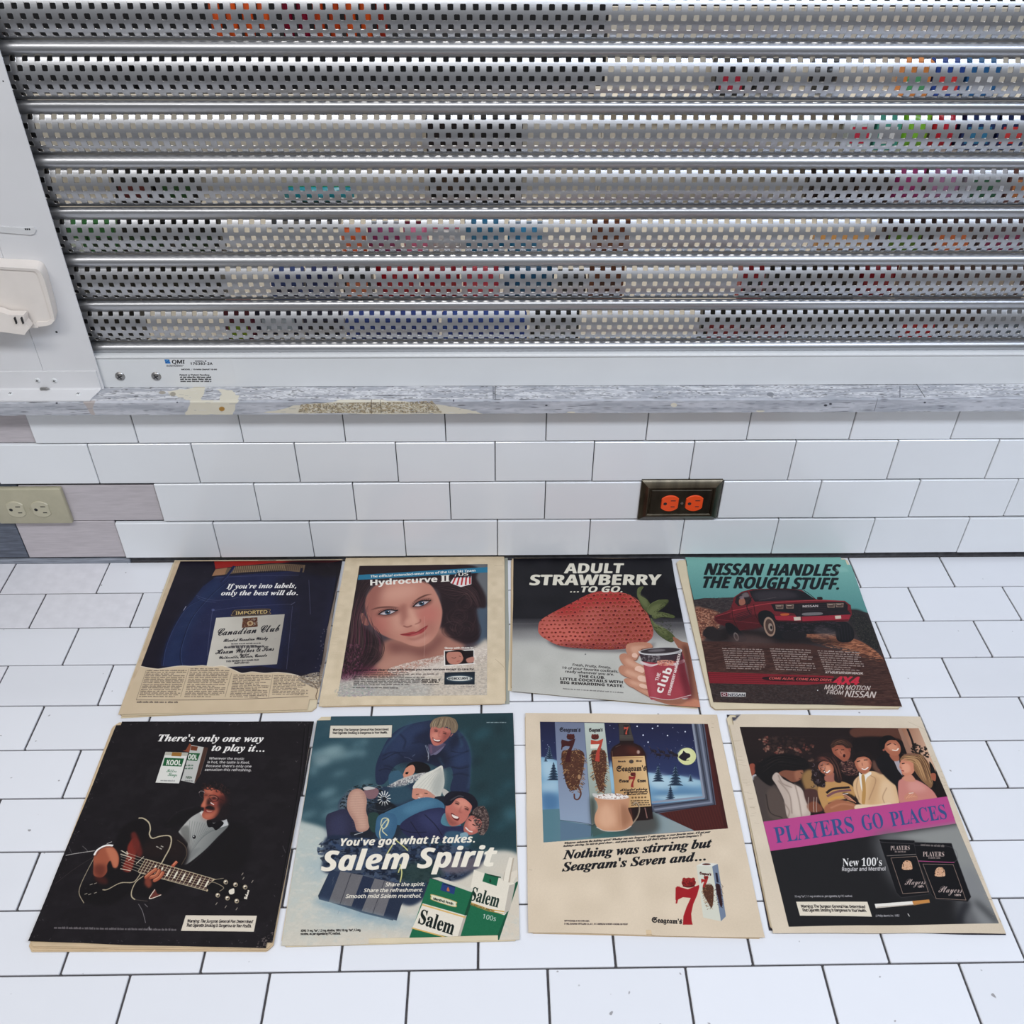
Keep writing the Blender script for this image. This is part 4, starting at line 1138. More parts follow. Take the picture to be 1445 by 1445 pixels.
def draw_M3(a):
    BG = (.115, .11, .13)
    a.fill([(80, 60), (1240, 60), (1420, 1140), (60, 1140)], (.73, .72, .69), sm=False)
    a.fill([(80, 60), (1240, 60), (1320, 520), (80, 525)], BG, sm=False)
    # soft horizon
    a.fill([(60, 500), (1340, 500), (1345, 590), (60, 585)], (.30, .29, .30), 1, 16, sm=False)
    a.fill([(60, 560), (1350, 560), (1360, 640), (60, 640)], (.52, .51, .50), .8, 18, sm=False)
    a.fill([(80, 60), (1240, 60), (1300, 490), (80, 495)], BG, sm=False)
    a.fill([(60, 680), (1400, 680), (1420, 1140), (60, 1140)], (.76, .75, .71), .9, 20, sm=False)
    # strawberry
    a.fill([(370, 640), (700, 700), (1000, 690), (1080, 650), (1000, 715), (600, 712), (420, 690)], (.30, .27, .28), .9, 8)
    B = [(286, 560), (300, 510), (370, 462), (500, 395), (640, 325), (740, 308), (850, 318), (930, 345), (1000, 410), (1045, 500), (1068, 590), (1040, 645), (940, 688), (800, 705), (620, 700), (440, 680), (330, 630), (292, 595)]
    a.fill(B, (.73, .34, .29))
    C = a.pt(crom(B)); r = raster(np.stack([C, np.roll(C, -1, 0)], 1), a.W, a.H)
    cl = np.zeros((a.H, a.W)); cl[r[1]:r[1] + r[2].shape[0], r[0]:r[0] + r[2].shape[1]] = r[2]; a.clip = cl
    a.fill([(380, 440), (640, 315), (860, 315), (960, 400), (700, 400), (500, 470)], (.70, .18, .17), .85, 18)
    a.fill([(290, 560), (400, 520), (560, 560), (640, 640), (500, 680), (340, 640)], (.86, .43, .37), .8, 22)
    a.fill([(760, 420), (1000, 440), (1060, 600), (900, 690), (620, 700), (700, 560)], (.66, .30, .26), .7, 26)
    a.fill([(440, 660), (700, 680), (1000, 650), (1060, 620), (960, 720), (600, 720)], (.42, .16, .16), .8, 12)
    for row in range(14):
        y = 335 + row * 27 + (row > 3) * row * .6
        n = 26
        for i in range(n):
            x = 300 + i * 30 + (15 if row % 2 else 0) + a.rs.uniform(-5, 5); yy = y + a.rs.uniform(-4, 4) + (x - 650) * -.02
            s_ = .8 + .35 * min(1, (x - 280) / 500.0)
            a.ell(x, yy, 12 * s_, 8.5 * s_, (.93, .52, .45), .5, .8); a.ell(x, yy + 1.5, 10 * s_, 7 * s_, (.52, .13, .12), .85, .7); a.ell(x + 1, yy + 2.5, 5 * s_, 3.2 * s_, (.60, .34, .16) if (i + row) % 3 else (.25, .08, .07), .95)
    a.clip = None
    # leaves
    G1, G2, G3 = (.34, .37, .22), (.50, .52, .34), (.16, .18, .10)
    for P in ([(960, 300), (975, 282), (1000, 280), (985, 305), (978, 335), (1030, 370), (1060, 420), (1055, 470), (1020, 450), (985, 400), (960, 350)], [(1050, 470), (1030, 430), (1060, 390), (1110, 368), (1172, 370), (1150, 410), (1100, 450), (1120, 462)],
              [(1060, 470), (1110, 452), (1180, 465), (1215, 480), (1205, 492), (1130, 486), (1075, 500)], [(1050, 490), (1090, 540), (1160, 570), (1215, 622), (1190, 656), (1120, 618), (1075, 570)]):
        a.fill(P, G1); a.fill([(x * .7 + P[0][0] * .3, y * .7 + P[0][1] * .3) for x, y in P], G2, .5, 4)
        a.line(P[:len(P) // 2], 3, G2, .8); a.line(P[len(P) // 2:], 3, G3, .8)
    a.mottled([(1050, 480), (1172, 370), (1200, 480), (1190, 650), (1080, 570)], [G3], 5, 5, .5, .6, .1)
    a.line([(860, 296), (920, 340), (980, 400), (1020, 470)], 4, G3, .9)
    # hand and can
    SK, SD, SL = (.76, .52, .41), (.48, .27, .20), (.88, .67, .55)
    a.fill([(1200, 628), (1260, 650), (1330, 700), (1390, 1000), (1390, 1110), (1200, 1085), (1060, 1040), (1180, 1020), (1310, 1030), (1290, 800)], (.62, .40, .31), 1)
    a.fill([(1270, 680), (1310, 720), (1340, 1000), (1320, 1000), (1290, 800)], (.33, .17, .13), .85, 8)
    a.fill([(1050, 1040), (1150, 1070), (1250, 1078), (1330, 1040), (1390, 1060), (1390, 1110), (1200, 1085)], (.78, .50, .38), 1, 3)
    fingers = [([(885, 720), (890, 670), (960, 655), (1040, 660), (1060, 690), (990, 700), (970, 740), (950, 775), (920, 765)], (942, 745, 20, 17)),
               ([(838, 760), (850, 735), (890, 735), (950, 790), (1010, 820), (1018, 860), (990, 874), (940, 850), (870, 810)], (975, 842, 34, 24)),
               ([(832, 835), (860, 812), (930, 840), (1000, 870), (1038, 900), (1030, 932), (990, 936), (920, 905), (850, 870)], (995, 905, 36, 22)),
               ([(868, 915), (890, 900), (950, 915), (1020, 935), (1042, 955), (1030, 975), (980, 978), (910, 955)], (1002, 955, 32, 15)),
               ([(935, 965), (1000, 980), (1040, 985), (1060, 1030), (1010, 1010)], None)]
    for P, nail in fingers:
        a.fill([(x + 3, y + 7) for x, y in P], SD, .9, 2); a.fill(P, SK)
        a.fill([(x * .6 + sum(p[0] for p in P) / len(P) * .4, y * .5 + (sum(p[1] for p in P) / len(P) - 6) * .5) for x, y in P], SL, .7, 5)
        if nail: a.ell(*nail[:4], (.92, .74, .64), 1, .5, 20); a.line([(nail[0] - nail[2] * .8, nail[1] + nail[3] * .7), (nail[0] + nail[2] * .6, nail[1] + nail[3])], 2, SD, .6)
    a.fill([(975, 735), (1000, 800), (1040, 1025), (1090, 1042), (1200, 1045), (1290, 1032), (1325, 1012), (1290, 860), (1262, 720), (1180, 745), (1060, 750)], (.66, .24, .28))
    a.fill([(975, 735), (1262, 718), (1272, 775), (1130, 800), (990, 785)], (.25, .20, .22), sm=False)
    a.mottled([(985, 745), (1100, 742), (1105, 790), (992, 780)], [(.50, .46, .46)], 5, 5, .9, .5, .1)
    a.fill([(985, 785), (1060, 806), (1140, 790), (1200, 800), (1272, 772), (1275, 795), (1200, 815), (1130, 800), (1050, 822), (990, 800)], (.88, .80, .78))
    a.mottled([(1100, 780), (1200, 780), (1200, 812), (1110, 812)], [(.75, .42, .35), (.88, .60, .5)], 4, 4, .9, .4, .1)
    a.fill([(1225, 780), (1275, 770), (1330, 1010), (1290, 1030)], (.40, .12, .16), .8, 8); a.fill([(1020, 830), (1060, 830), (1100, 1030), (1060, 1030)], (.74, .32, .36), .6, 8)
    a.ell(1115, 716, 148, 26, (.72, .70, .69), 1, 0, -3); a.ell(1115, 713, 134, 19, (.24, .21, .22), 1, 0, -3); a.ell(1090, 712, 60, 9, (.50, .47, .48), .8, 2, -3); a.line([(968, 716), (1000, 735), (1110, 743), (1240, 728), (1262, 708)], 5, (.90, .89, .88))
    a.line([(1045, 1028), (1180, 1046), (1325, 1014)], 6, (.80, .72, .70), .9)
    a.text('club', (1128, 1003), (1198, 838), 52, (.93, .88, .84), .02, 'sans_b', 0, up=(-50, -14), space=1.1)
    a.text('THE', (1102, 920), (1118, 868), 22, (.93, .88, .84), .03, None, 0, up=(-22, -6))
    a.text('STRAWBERRY MARGARITA', (1182, 1018), (1256, 735), 16, (.93, .88, .84), .035, None, 0, up=(-17, -5))
    WH = (.89, .86, .78)
    a.text('ADULT', (463, 186), (857, 186), 66, WH, .03, 'sans_b', 10)
    a.text('STRAWBERRY', (229, 267), (1112, 266), 70, WH, .03, 'sans_b', 10)
    a.text('...TO GO.', (503, 316), (856, 316), 40, WH, .02, 'sans_b', 14)
    K = (.16, .14, .14)
    a.text('Fresh, Fruity, Frosty.', (520, 815), (780, 835), 15, K, .008, None, 2); a.text('19 of your favorite cocktails,', (448, 835), (830, 862), 15, K, .008, None, 2); a.text('ready whenever you are.', (470, 860), (800, 882), 15, K, .008, None, 2)
    a.text('THE CLUB.', (562, 893), (740, 905), 17, K, .01, 'sans_b'); a.text('LITTLE COCKTAILS WITH', (436, 910), (860, 936), 17, K, .01, 'sans_b'); a.text('BIG REWARDING TASTE.', (438, 935), (866, 962), 17, K, .01, 'sans_b')
    a.greek(455, 866, 962, 976, 1, (.3, .28, .28), 0, .075, .5, .75, 0, 20)
    a.ell(607, 737, 5, 4, (.3, .3, .3), .8); a.grain(.012, 2, 2); a.grain(.02, 60, 60)
    for _ in range(14):
        x = a.rs.uniform(150, 380); y = a.rs.uniform(720, 980); a.line([(x, y), (x + a.rs.uniform(-40, 40), y + a.rs.uniform(-20, 20))], 1.5, (.66, .64, .60), .5)
    a.line([(115, 85), (105, 990)], 4, (.80, .74, .64), .8)

def draw_M4(a):
    a.fill([(90, 50), (1120, 50), (1400, 960), (260, 930)], (.27, .165, .145), sm=False)
    a.fill([(100, 50), (1110, 50), (1220, 420), (180, 400)], (.45, .68, .64), sm=False, grad=((500, 60), (.50, .72, .67), (560, 330), (.34, .57, .55)))
    # hills, ground
    a.fill([(150, 318), (220, 306), (300, 306), (390, 300), (520, 330), (900, 340), (1050, 368), (1110, 376), (1180, 392), (1260, 640), (190, 560)], (.24, .20, .20), sm=False)
    a.mottled([(155, 320), (390, 305), (420, 380), (180, 380)], [(.30, .28, .27), (.16, .14, .15)], 10, 6, .7, .5, .2)
    a.fill([(168, 370), (220, 366), (290, 385), (330, 420), (300, 470), (240, 510), (200, 560)], (.66, .44, .34), 1, 6)
    a.mottled([(170, 375), (300, 385), (340, 440), (210, 540)], [(.80, .60, .48), (.42, .22, .17), (.36, .20, .16)], 6, 4, .8, .5, .1)
    a.fill([(215, 520), (230, 480), (270, 470), (310, 490), (350, 480), (360, 540), (280, 556)], (.16, .13, .13), 1, 2)
    a.fill([(1050, 380), (1160, 395), (1240, 600), (1150, 560), (1080, 470)], (.15, .14, .14), 1, 5)
    a.mottled([(1080, 400), (1170, 420), (1240, 600), (1120, 540)], [(.28, .27, .22), (.08, .08, .08)], 4, 3, .8, .55, .1)
    a.fill([(190, 555), (400, 560), (800, 570), (1260, 660), (1390, 945), (265, 920)], (.29, .18, .155), sm=False)
    a.fill([(800, 520), (860, 505), (940, 520), (1100, 545), (1200, 600), (1250, 650), (1180, 640), (1060, 600), (900, 560)], (.60, .36, .25), 1, 2)
    a.mottled([(800, 510), (1000, 520), (1200, 600), (1260, 680), (1050, 620), (850, 560)], [(.76, .50, .36), (.36, .2, .15)], 16, 3, .85, .5, .1)
    a.mottled([(200, 560), (1260, 660), (1380, 930), (265, 905)], [(.36, .24, .20), (.21, .125, .11)], 22, 4, .7, .5, .15, sm=False)
    a.fill([(255, 800), (560, 800), (900, 820), (1000, 930), (270, 910)], (.22, .17, .16), .8, 14)
    a.mottled([(255, 800), (900, 800), (1000, 930), (270, 910)], [(.30, .27, .26), (.14, .10, .10)], 6, 4, .5, .5, .1, sm=False)
    # truck
    RD, RM, RL, BK = (.44, .12, .145), (.31, .08, .10), (.72, .25, .27), (.07, .06, .075)
    a.fill([(330, 540), (380, 480), (560, 500), (760, 530), (1060, 560), (900, 570), (500, 560)], (.10, .07, .07), .85, 10)
    a.fill([(282, 410), (320, 395), (372, 372), (388, 330), (395, 300), (440, 268), (500, 252), (700, 248), (790, 258), (850, 300), (880, 312), (1040, 320), (1075, 345), (1082, 400), (1060, 440), (760, 448), (640, 440), (560, 470), (430, 494), (300, 452)], RD, sm=False)
    a.fill([(285, 412), (380, 385), (380, 420), (540, 400), (560, 470), (430, 492), (300, 450)], RM, .9, 3)
    a.line([(380, 380), (600, 336), (860, 318), (1040, 322)], 5, RL, .9); a.line([(300, 430), (540, 452)], 3, RL, .5); a.line([(288, 412), (378, 386)], 4, RL, .8)
    a.fill([(484, 264), (560, 254), (760, 256), (810, 272), (868, 314), (700, 318), (516, 326), (500, 300)], (.10, .09, .11), sm=False)
    a.fill([(520, 270), (700, 262), (760, 300), (540, 318)], (.24, .21, .23), .8, 8); a.line([(500, 258), (760, 252), (815, 268), (872, 312)], 4, (.06, .05, .06)); a.line([(540, 318), (640, 300)], 3, (.45, .4, .4), .6)
    a.fill([(400, 330), (408, 296), (440, 276), (474, 266), (498, 318), (486, 340), (420, 352)], (.16, .11, .12), sm=False)
    a.fill([(425, 316), (448, 300), (462, 330), (450, 345), (428, 345)], (.62, .38, .30)); a.ell(440, 302, 14, 10, (.5, .42, .45), .8, 1); a.fill([(442, 282), (470, 272), (484, 295), (450, 300)], (.55, .50, .50), .7, 2)
    a.fill([(880, 300), (906, 298), (910, 312), (884, 314)], (.10, .08, .09)); a.line([(498, 300), (470, 352), (490, 400)], 4, (.08, .05, .06))
    # stripes on the door
    for i in range(5): a.line([(395 + i * 6, 404 + i * 9), (500, 372 + i * 9)], 5, (.16, .10, .12), .75)
    a.line([(510, 340), (520, 400), (545, 450)], 3, (.15, .04, .05)); a.line([(382, 352), (390, 420), (420, 488)], 3, (.15, .04, .05))
    # arches, tyres
    a.fill([(535, 405), (560, 378), (610, 385), (650, 440), (660, 520), (560, 470)], BK)
    a.fill([(568, 420), (600, 410), (650, 440), (700, 470), (700, 540), (650, 545), (600, 520), (570, 470)], (.09, .085, .10))
    a.ell(602, 472, 33, 58, (.62, .50, .42), 1, 0, -12); a.ell(603, 472, 24, 46, (.30, .22, .19), 1, 0, -12); a.ell(608, 475, 13, 24, (.60, .52, .46), 1, 0, -12); a.ell(612, 477, 6, 11, (.12, .1, .1), 1, 0, -12)
    a.fill([(345, 455), (380, 452), (430, 495), (470, 545), (430, 560), (390, 540), (355, 500)], BK); a.ell(408, 530, 14, 26, (.5, .46, .44), .9, 0, -20); a.ell(408, 530, 8, 17, (.15, .13, .13), .9, 0, -20)
    a.fill([(980, 450), (1050, 445), (1090, 490), (1092, 540), (1060, 562), (1000, 555), (985, 500)], (.08, .075, .09))
    for i in range(5): a.line([(1000 + i * 17, 460), (1010 + i * 17, 550)], 3, (.17, .16, .18), .8)
    a.fill([(660, 440), (980, 440), (980, 500), (840, 515), (740, 510), (690, 490)], BK, .95, 2); a.fill([(680, 505), (800, 500), (806, 540), (690, 545)], (.12, .10, .11), 1, 2)
    a.mottled([(660, 450), (980, 445), (980, 500), (690, 500)], [(.24, .2, .22)], 9, 5, .7, .55, .1)
    # nose
    a.fill([(610, 340), (760, 336), (1040, 325), (1058, 345), (1056, 385), (760, 396), (630, 380)], (.11, .085, .10), sm=False)
    a.fill([(630, 408), (760, 408), (1075, 398), (1066, 428), (800, 440), (640, 432)], (.62, .14, .20), sm=False); a.fill([(740, 386), (1060, 376), (1078, 400), (760, 414)], (.13, .10, .12), sm=False)
    a.line([(640, 405), (1072, 378)], 3, (.2, .05, .07)); a.line([(630, 436), (800, 446), (1060, 432)], 5, (.30, .05, .08))
    for x, y in ((660, 356), (720, 354), (960, 348), (1010, 346)):
        a.fill([(x - 24, y - 12), (x + 24, y - 13), (x + 22, y + 12), (x - 20, y + 12)], (.55, .46, .40), sm=False); a.fill([(x - 17, y - 7), (x + 17, y - 8), (x + 15, y + 7), (x - 13, y + 7)], (.26, .18, .16), .8, 2); a.line([(x - 15, y - 5), (x + 10, y - 6)], 3, (.95, .88, .78), .9)
    for i in range(4): a.line([(770, 346 + i * 11), (935, 342 + i * 11)], 2.5, (.30, .2, .22), .7)
    a.text('NISSAN', (796, 359), (884, 356), 12, (.75, .70, .68), .035)
    a.fill([(800, 392), (900, 388), (902, 402), (802, 406)], (.45, .43, .43)); a.fill([(668, 396), (712, 394), (712, 405), (672, 407)], (.75, .35, .18))
    a.fill([(742, 416), (782, 414), (784, 434), (746, 436)], (.80, .74, .66), sm=False); a.fill([(982, 408), (1018, 406), (1020, 424), (986, 427)], (.80, .74, .66), sm=False)
    a.line([(786, 350), (790, 440)], 4, (.06, .05, .06))
    # dust
    a.fill([(380, 520), (520, 520), (640, 560), (560, 575), (400, 570)], (.38, .29, .27), .7, 12); a.fill([(860, 490), (940, 480), (1000, 520), (900, 530)], (.40, .36, .36), .5, 10)
    # headline
    K = (.07, .09, .11)
    a.text('NISSAN HANDLES', (222, 170), (996, 176), 66, K, .035, 'sans_b', 22)
    a.text('THE ROUGH STUFF.', (200, 246), (1002, 254), 66, K, .035, 'sans_b', 22)
    WH = (.80, .74, .70)
    TXT = (.78, .72, .68)
    a.greek(325, 560, 592, 718, 10, TXT, .22, .03, .42, .8, .12, 26); a.greek(602, 835, 594, 724, 10, TXT, .30, .04, .42, .8, .12, 26); a.greek(878, 1120, 606, 734, 10, TXT, .38, .05, .42, .8, .12, 26)
    a.text('AT YOUR DATSUN DEALER.', (925, 744), (1146, 750), 10, WH, .04, None, 3)
    a.fill([(243, 734), (620, 748), (975, 760), (975, 800), (800, 812), (255, 800)], (.53, .12, .16), sm=False)
    for i in range(5): a.line([(245 + i * 2, 744 + i * 12), (700, 756 + i * 11.5)], 2.2, (.24, .06, .09), .85)
    a.fill([(600, 762), (960, 772), (970, 792), (606, 786)], (.16, .07, .09)); a.text('COME ALIVE, COME AND DRIVE', (598, 778), (962, 790), 13, (.86, .35, .32), .03, None, 5)
    a.text('4X4', (972, 808), (1116, 810), 46, (.80, .16, .24), .04, 'sans_b', 16)
    a.text('MAJOR MOTION', (920, 836), (1182, 842), 25, WH, .012, None, 9); a.text('FROM', (934, 864), (1026, 868), 23, WH, .012, None, 8); a.text('NISSAN', (1040, 880), (1212, 886), 36, WH, .025, None, 12)
    a.fill([(316, 852), (464, 856), (462, 880), (320, 878)], (.80, .78, .76), sm=False); a.fill([(320, 855), (356, 856), (358, 876), (324, 876)], (.40, .08, .14), sm=False); a.ell(339, 866, 11, 8, (.8, .78, .76)); a.ell(339, 866, 7, 5, (.4, .08, .14)); a.text('NISSAN', (362, 875), (457, 877), 15, (.2, .2, .24), .03)
    a.fill([(268, 910), (860, 930), (880, 926), (1376, 936), (1390, 970), (260, 960)], (.84, .76, .62), sm=False)
    a.fill([(990, 150), (1000, 130), (1040, 128), (1060, 150)], (.54, .74, .69), .7, 3); a.line([(120, 70), (300, 80), (480, 66), (1050, 64)], 4, (.60, .72, .66), .6)
    a.ell(882, 843, 3, 3, (.95, .95, .95)); a.grain(.012, 2, 2); a.line([(112, 80), (120, 120)], 7, (.1, .12, .14))
def hand(a, P, sk, sd, fl=()):
    a.fill(P, sk); 
    for f in fl:
        a.line(f, 20, sd, .9); a.line(f, 14, sk); a.line([(x - 2, y - 3) for x, y in f], 5, tuple(min(1, v * 1.2) for v in sk), .6, 1)
def draw_M5(a):
    BK = (.115, .095, .11)
    a.img[:] = BK
    a.mottled([(40, 60), (1390, 60), (1200, 1150), (30, 1110)], [(.135, .115, .13), (.10, .08, .095)], 40, 30, .8, .5, .2, sm=False)
    GL = (.20, .18, .19)
    # dinner jacket folds
    a.fill([(680, 560), (740, 500), (820, 470), (860, 480), (800, 520), (760, 600), (790, 700), (800, 760), (1000, 780), (1080, 700), (1090, 600), (1040, 540), (980, 540)], (.085, .07, .08), .95, 6)
    a.line([(690, 540), (740, 490), (820, 465)], 4, GL, .6, 2); a.line([(980, 560), (900, 650), (800, 745)], 4, GL, .5, 1)
    # shirt
    a.fill([(848, 490), (862, 486), (905, 540), (960, 528), (984, 552), (930, 610), (860, 680), (776, 740), (768, 690), (790, 640), (750, 590), (752, 575), (800, 520)], (.60, .60, .58), 1, 1, grad=((760, 560), (.72, .71, .68), (960, 600), (.42, .43, .42)))
    for i in range(16): a.line([(800 + i * 12, 530 + i * 2), (782 + i * 6, 720 - i * 9)], 2, (.40, .42, .41), .6)
    a.fill([(752, 575), (790, 555), (800, 600), (790, 640)], (.42, .42, .40), .8, 3); a.fill([(770, 690), (850, 660), (776, 738)], (.46, .47, .46), .6, 3)
    a.ell(820, 608, 8, 9, (.10, .09, .10)); a.ell(818, 605, 3, 3, (.8, .8, .8))
    a.fill([(846, 492), (868, 484), (880, 520), (866, 524)], (.80, .79, .76), sm=False); a.fill([(905, 548), (975, 524), (982, 552), (920, 572)], (.74, .74, .73), sm=False)
    a.fill([(880, 530), (900, 528), (912, 545), (940, 530), (960, 545), (925, 576), (908, 562), (886, 560)], (.06, .05, .06))
    # head in three-quarter view with glasses, moustache, curls; lit from the left
    a.zoom(240, 1080, .09689)
    SK, SD, SL = (.62, .30, .23), (.30, .13, .11), (.80, .45, .34)
    a.fill([(500, 330), (560, 320), (680, 350), (780, 420), (800, 520), (740, 640), (700, 720), (640, 770), (560, 790), (490, 770), (465, 720), (490, 660), (490, 610), (455, 605), (458, 570), (490, 510), (490, 440), (500, 400)], SK, 1, 1)
    a.fill([(640, 560), (700, 600), (690, 700), (640, 790), (820, 760), (860, 600), (820, 450), (760, 440), (700, 500)], (.13, .09, .10), .93, 7)
    a.fill([(700, 440), (780, 430), (820, 520), (760, 560), (680, 540)], (.36, .15, .13), .8, 8)
    a.fill([(510, 330), (640, 360), (600, 430), (520, 410)], SL, .75, 6); a.fill([(640, 380), (740, 400), (720, 440), (640, 430)], (.70, .33, .25), .7, 6)
    a.fill([(460, 600), (468, 560), (500, 500), (530, 470), (560, 480), (540, 560), (500, 610)], SL, .9, 3); a.fill([(545, 480), (580, 500), (600, 560), (560, 580), (530, 570)], (.14, .08, .09), .9, 4)
    a.fill([(620, 510), (690, 520), (680, 600), (640, 570)], (.70, .32, .27), .9, 5)
    a.fill([(512, 618), (545, 592), (590, 585), (640, 610), (655, 650), (620, 652), (570, 645), (525, 634)], (.13, .08, .085), 1, 2)
    a.fill([(500, 640), (530, 640), (580, 665), (640, 660), (600, 690), (540, 690), (505, 670)], (.52, .18, .16)); a.fill([(530, 650), (570, 665), (620, 664), (590, 680), (545, 676)], (.85, .70, .62), .8, 1)
    a.fill([(490, 700), (560, 700), (640, 690), (660, 640), (690, 620), (680, 680), (620, 750), (540, 785), (480, 760)], SL, .75, 6)
    a.line([(560, 450), (600, 435), (660, 440), (700, 470), (690, 510), (640, 530), (600, 510), (570, 470)], 7, (.07, .05, .06), .9, 1); a.ell(640, 480, 34, 18, (.16, .09, .10), .95, 3); a.line([(600, 448), (650, 452), (690, 480)], 4, (.75, .60, .52), .9); a.line([(700, 480), (790, 520)], 6, (.14, .08, .08), .9)
    a.line([(420, 405), (440, 375), (490, 380), (500, 400)], 7, (.62, .56, .55), .9); a.line([(425, 410), (440, 450), (490, 490)], 4, (.35, .28, .28), .8); a.line([(500, 440), (520, 430), (545, 440)], 9, (.15, .08, .08), .9, 2); a.line([(590, 542), (640, 574)], 11, (.95, .90, .86)); a.line([(500, 400), (560, 420), (600, 440)], 5, (.2, .1, .1), .7, 2)
    for _ in range(90):
        t = a.rs.uniform(0, 6.28); x = a.rs.uniform(480, 860); y = 300 - 90 * math.sin((x - 480) / 380 * 3.1) * a.rs.uniform(-.3, 1.2) + (x - 480) * .25; r_ = a.rs.uniform(14, 34)
        q = t + np.linspace(0, 3.4, 6); a.line(np.stack([x + r_ * np.cos(q), y + r_ * np.sin(q)], 1), 9, (.10, .075, .08) if a.rs.rand() < .72 else (.24, .15, .14), .75, .7)
    a.line([(540, 320), (570, 322), (575, 300), (600, 290)], 6, (.45, .24, .2), .7)
    a.zoom(30, 1000, .29758)
    # guitar
    WD, BD = (.13, .09, .09), (.72, .66, .54)
    a.fill([(340, 820), (300, 830), (276, 870), (300, 920), (420, 930), (520, 880), (600, 900), (700, 860), (780, 740), (790, 660), (740, 620), (700, 600), (620, 610), (600, 540), (560, 520), (480, 560), (440, 640), (400, 700)], (.075, .055, .065), .95, 5)
    a.fill([(600, 620), (700, 605), (760, 620), (780, 680), (740, 740), (690, 700), (640, 720), (560, 700)], (.17, .11, .10), .7, 14)
    a.line([(556, 518), (580, 520), (605, 540), (612, 570), (608, 595), (622, 614), (660, 604), (700, 602), (712, 620), (704, 660), (680, 705), (664, 735)], 6, BD)
    a.line([(740, 622), (775, 650), (785, 690), (760, 740)], 3, (.45, .38, .3), .7)
    a.line([(385, 858), (410, 856), (470, 826), (530, 822), (556, 796), (566, 778)], 5, BD, .9); a.line([(580, 792), (545, 820), (525, 860), (524, 890), (540, 905)], 5, BD, .95)
    a.line([(348, 702), (312, 770), (280, 840), (276, 880), (298, 922)], 3.5, BD, .8); a.line([(160, 830), (250, 760), (345, 700)], 2, (.40, .36, .33), .5)
    for x, y in ((640, 652), (655, 660), (662, 650)): a.line([(x, y), (x + 12, y + 6)], 5, (.75, .72, .66), .8)
    for x, y in ((345, 830), (300, 880), (318, 882), (345, 875), (325, 835)): a.line([(x, y), (x + 14, y - 5)], 4, (.72, .68, .60), .8)
    # pickguard
    a.fill([(505, 650), (535, 610), (560, 640), (545, 690), (520, 770), (480, 760), (500, 700)], (.50, .17, .13), 1, 2); a.fill([(520, 600), (545, 590), (575, 680), (550, 700)], (.42, .15, .12), .9, 3)
    # fretboard
    FB = [(590, 712), (930, 812), (876, 862), (556, 776)]
    a.fill(FB, (.24, .14, .13), sm=False)
    for i in range(20):
        t = (i / 19.0) ** 1.12 if i else 0
        x = 590 + (915 - 590) * t; y = 712 + (806 - 712) * t
        a.line([(x, y), (x - 36, y + 60)], 3.2 if i < 19 else 8, (.80, .72, .56), .95)
        if i in (4, 6, 8, 10, 12, 14, 16, 18): a.fill([(x - 12, y + 14), (x - 4, y + 16), (x - 20, y + 46), (x - 28, y + 44)], (.90, .86, .76), sm=False)
    for i in range(6): a.line([(470 + i * 1, 672 + i * 14), (590 - i * 6, 714 + i * 12), (930 - i * 9, 812 + i * 9)], 2, (.82, .78, .68), .8, sm=False)
    a.line([(590, 712), (930, 812)], 3.5, BD); a.line([(556, 776), (876, 862)], 3.5, BD)
    for P in ([(470, 690), (520, 706), (508, 720)], [(475, 672), (505, 690), (500, 676)], [(470, 758), (520, 768)], [(545, 735), (582, 700)]): a.line(P, 4, (.85, .80, .70), .9)
    # headstock
    a.fill([(880, 850), (930, 808), (1000, 812), (1060, 836), (1084, 862), (1066, 905), (1030, 915), (960, 902)], (.085, .07, .08)); a.line([(884, 838), (905, 822), (940, 834), (960, 850), (940, 866)], 3, BD, .8); a.line([(900, 812), (960, 804)], 3, BD, .8)
    a.text('Gibson', (1070, 905), (1082, 862), 15, (.92, .88, .8), .03, 'script', 0, up=(-14, -4))
    a.fill([(985, 862), (1008, 852), (1010, 875), (990, 880)], (.88, .84, .76))
    for x, y in ((970, 822), (1016, 834), (1062, 846), (932, 884), (978, 898), (1022, 912)):
        a.ell(x, y, 11, 11, (.66, .60, .50)); a.ell(x - 2, y - 3, 4, 4, (1, .96, .88)); a.ell(x + 2, y + 3, 5, 4, (.2, .17, .15))
    for x, y in ((922, 930), (966, 945), (1018, 955), (1050, 810), (1092, 826), (1045, 790)): a.line([(x, y), (x + 8, y - 12)], 3.5, (.75, .7, .62), .8)
    # hands
    a.fill([(345, 700), (372, 660), (410, 648), (440, 660), (462, 700), (458, 745), (436, 752), (424, 720), (408, 740), (406, 775), (380, 800), (345, 790), (342, 750)], (.64, .33, .23), 1, 1)
    a.fill([(400, 660), (440, 664), (460, 700), (456, 748), (440, 750)], (.78, .46, .33), .8, 3); a.fill([(350, 740), (400, 745), (390, 795), (348, 786)], (.36, .15, .12), .7, 6); a.fill([(348, 798), (400, 800), (410, 830), (370, 826)], (.35, .14, .11), .7, 4)
    a.line([(345, 694), (362, 668), (400, 648), (436, 648)], 9, (.93, .91, .88)); a.line([(352, 700), (380, 662), (430, 654)], 3, (.3, .25, .25), .8)
    a.line([(210, 694), (260, 685), (350, 672)], 4, (.75, .73, .70), .8); a.line([(405, 640), (430, 630)], 4, (.85, .82, .8), .8)
    for P in ([(655, 765), (640, 790), (610, 800)], [(640, 760), (612, 780), (590, 800)], [(672, 775), (655, 800), (630, 815)]): a.line(P, 24, (.34, .14, .11)); a.line(P, 18, (.68, .36, .25)); a.line([(x - 2, y - 4) for x, y in P], 6, (.86, .55, .40), .8, 1)
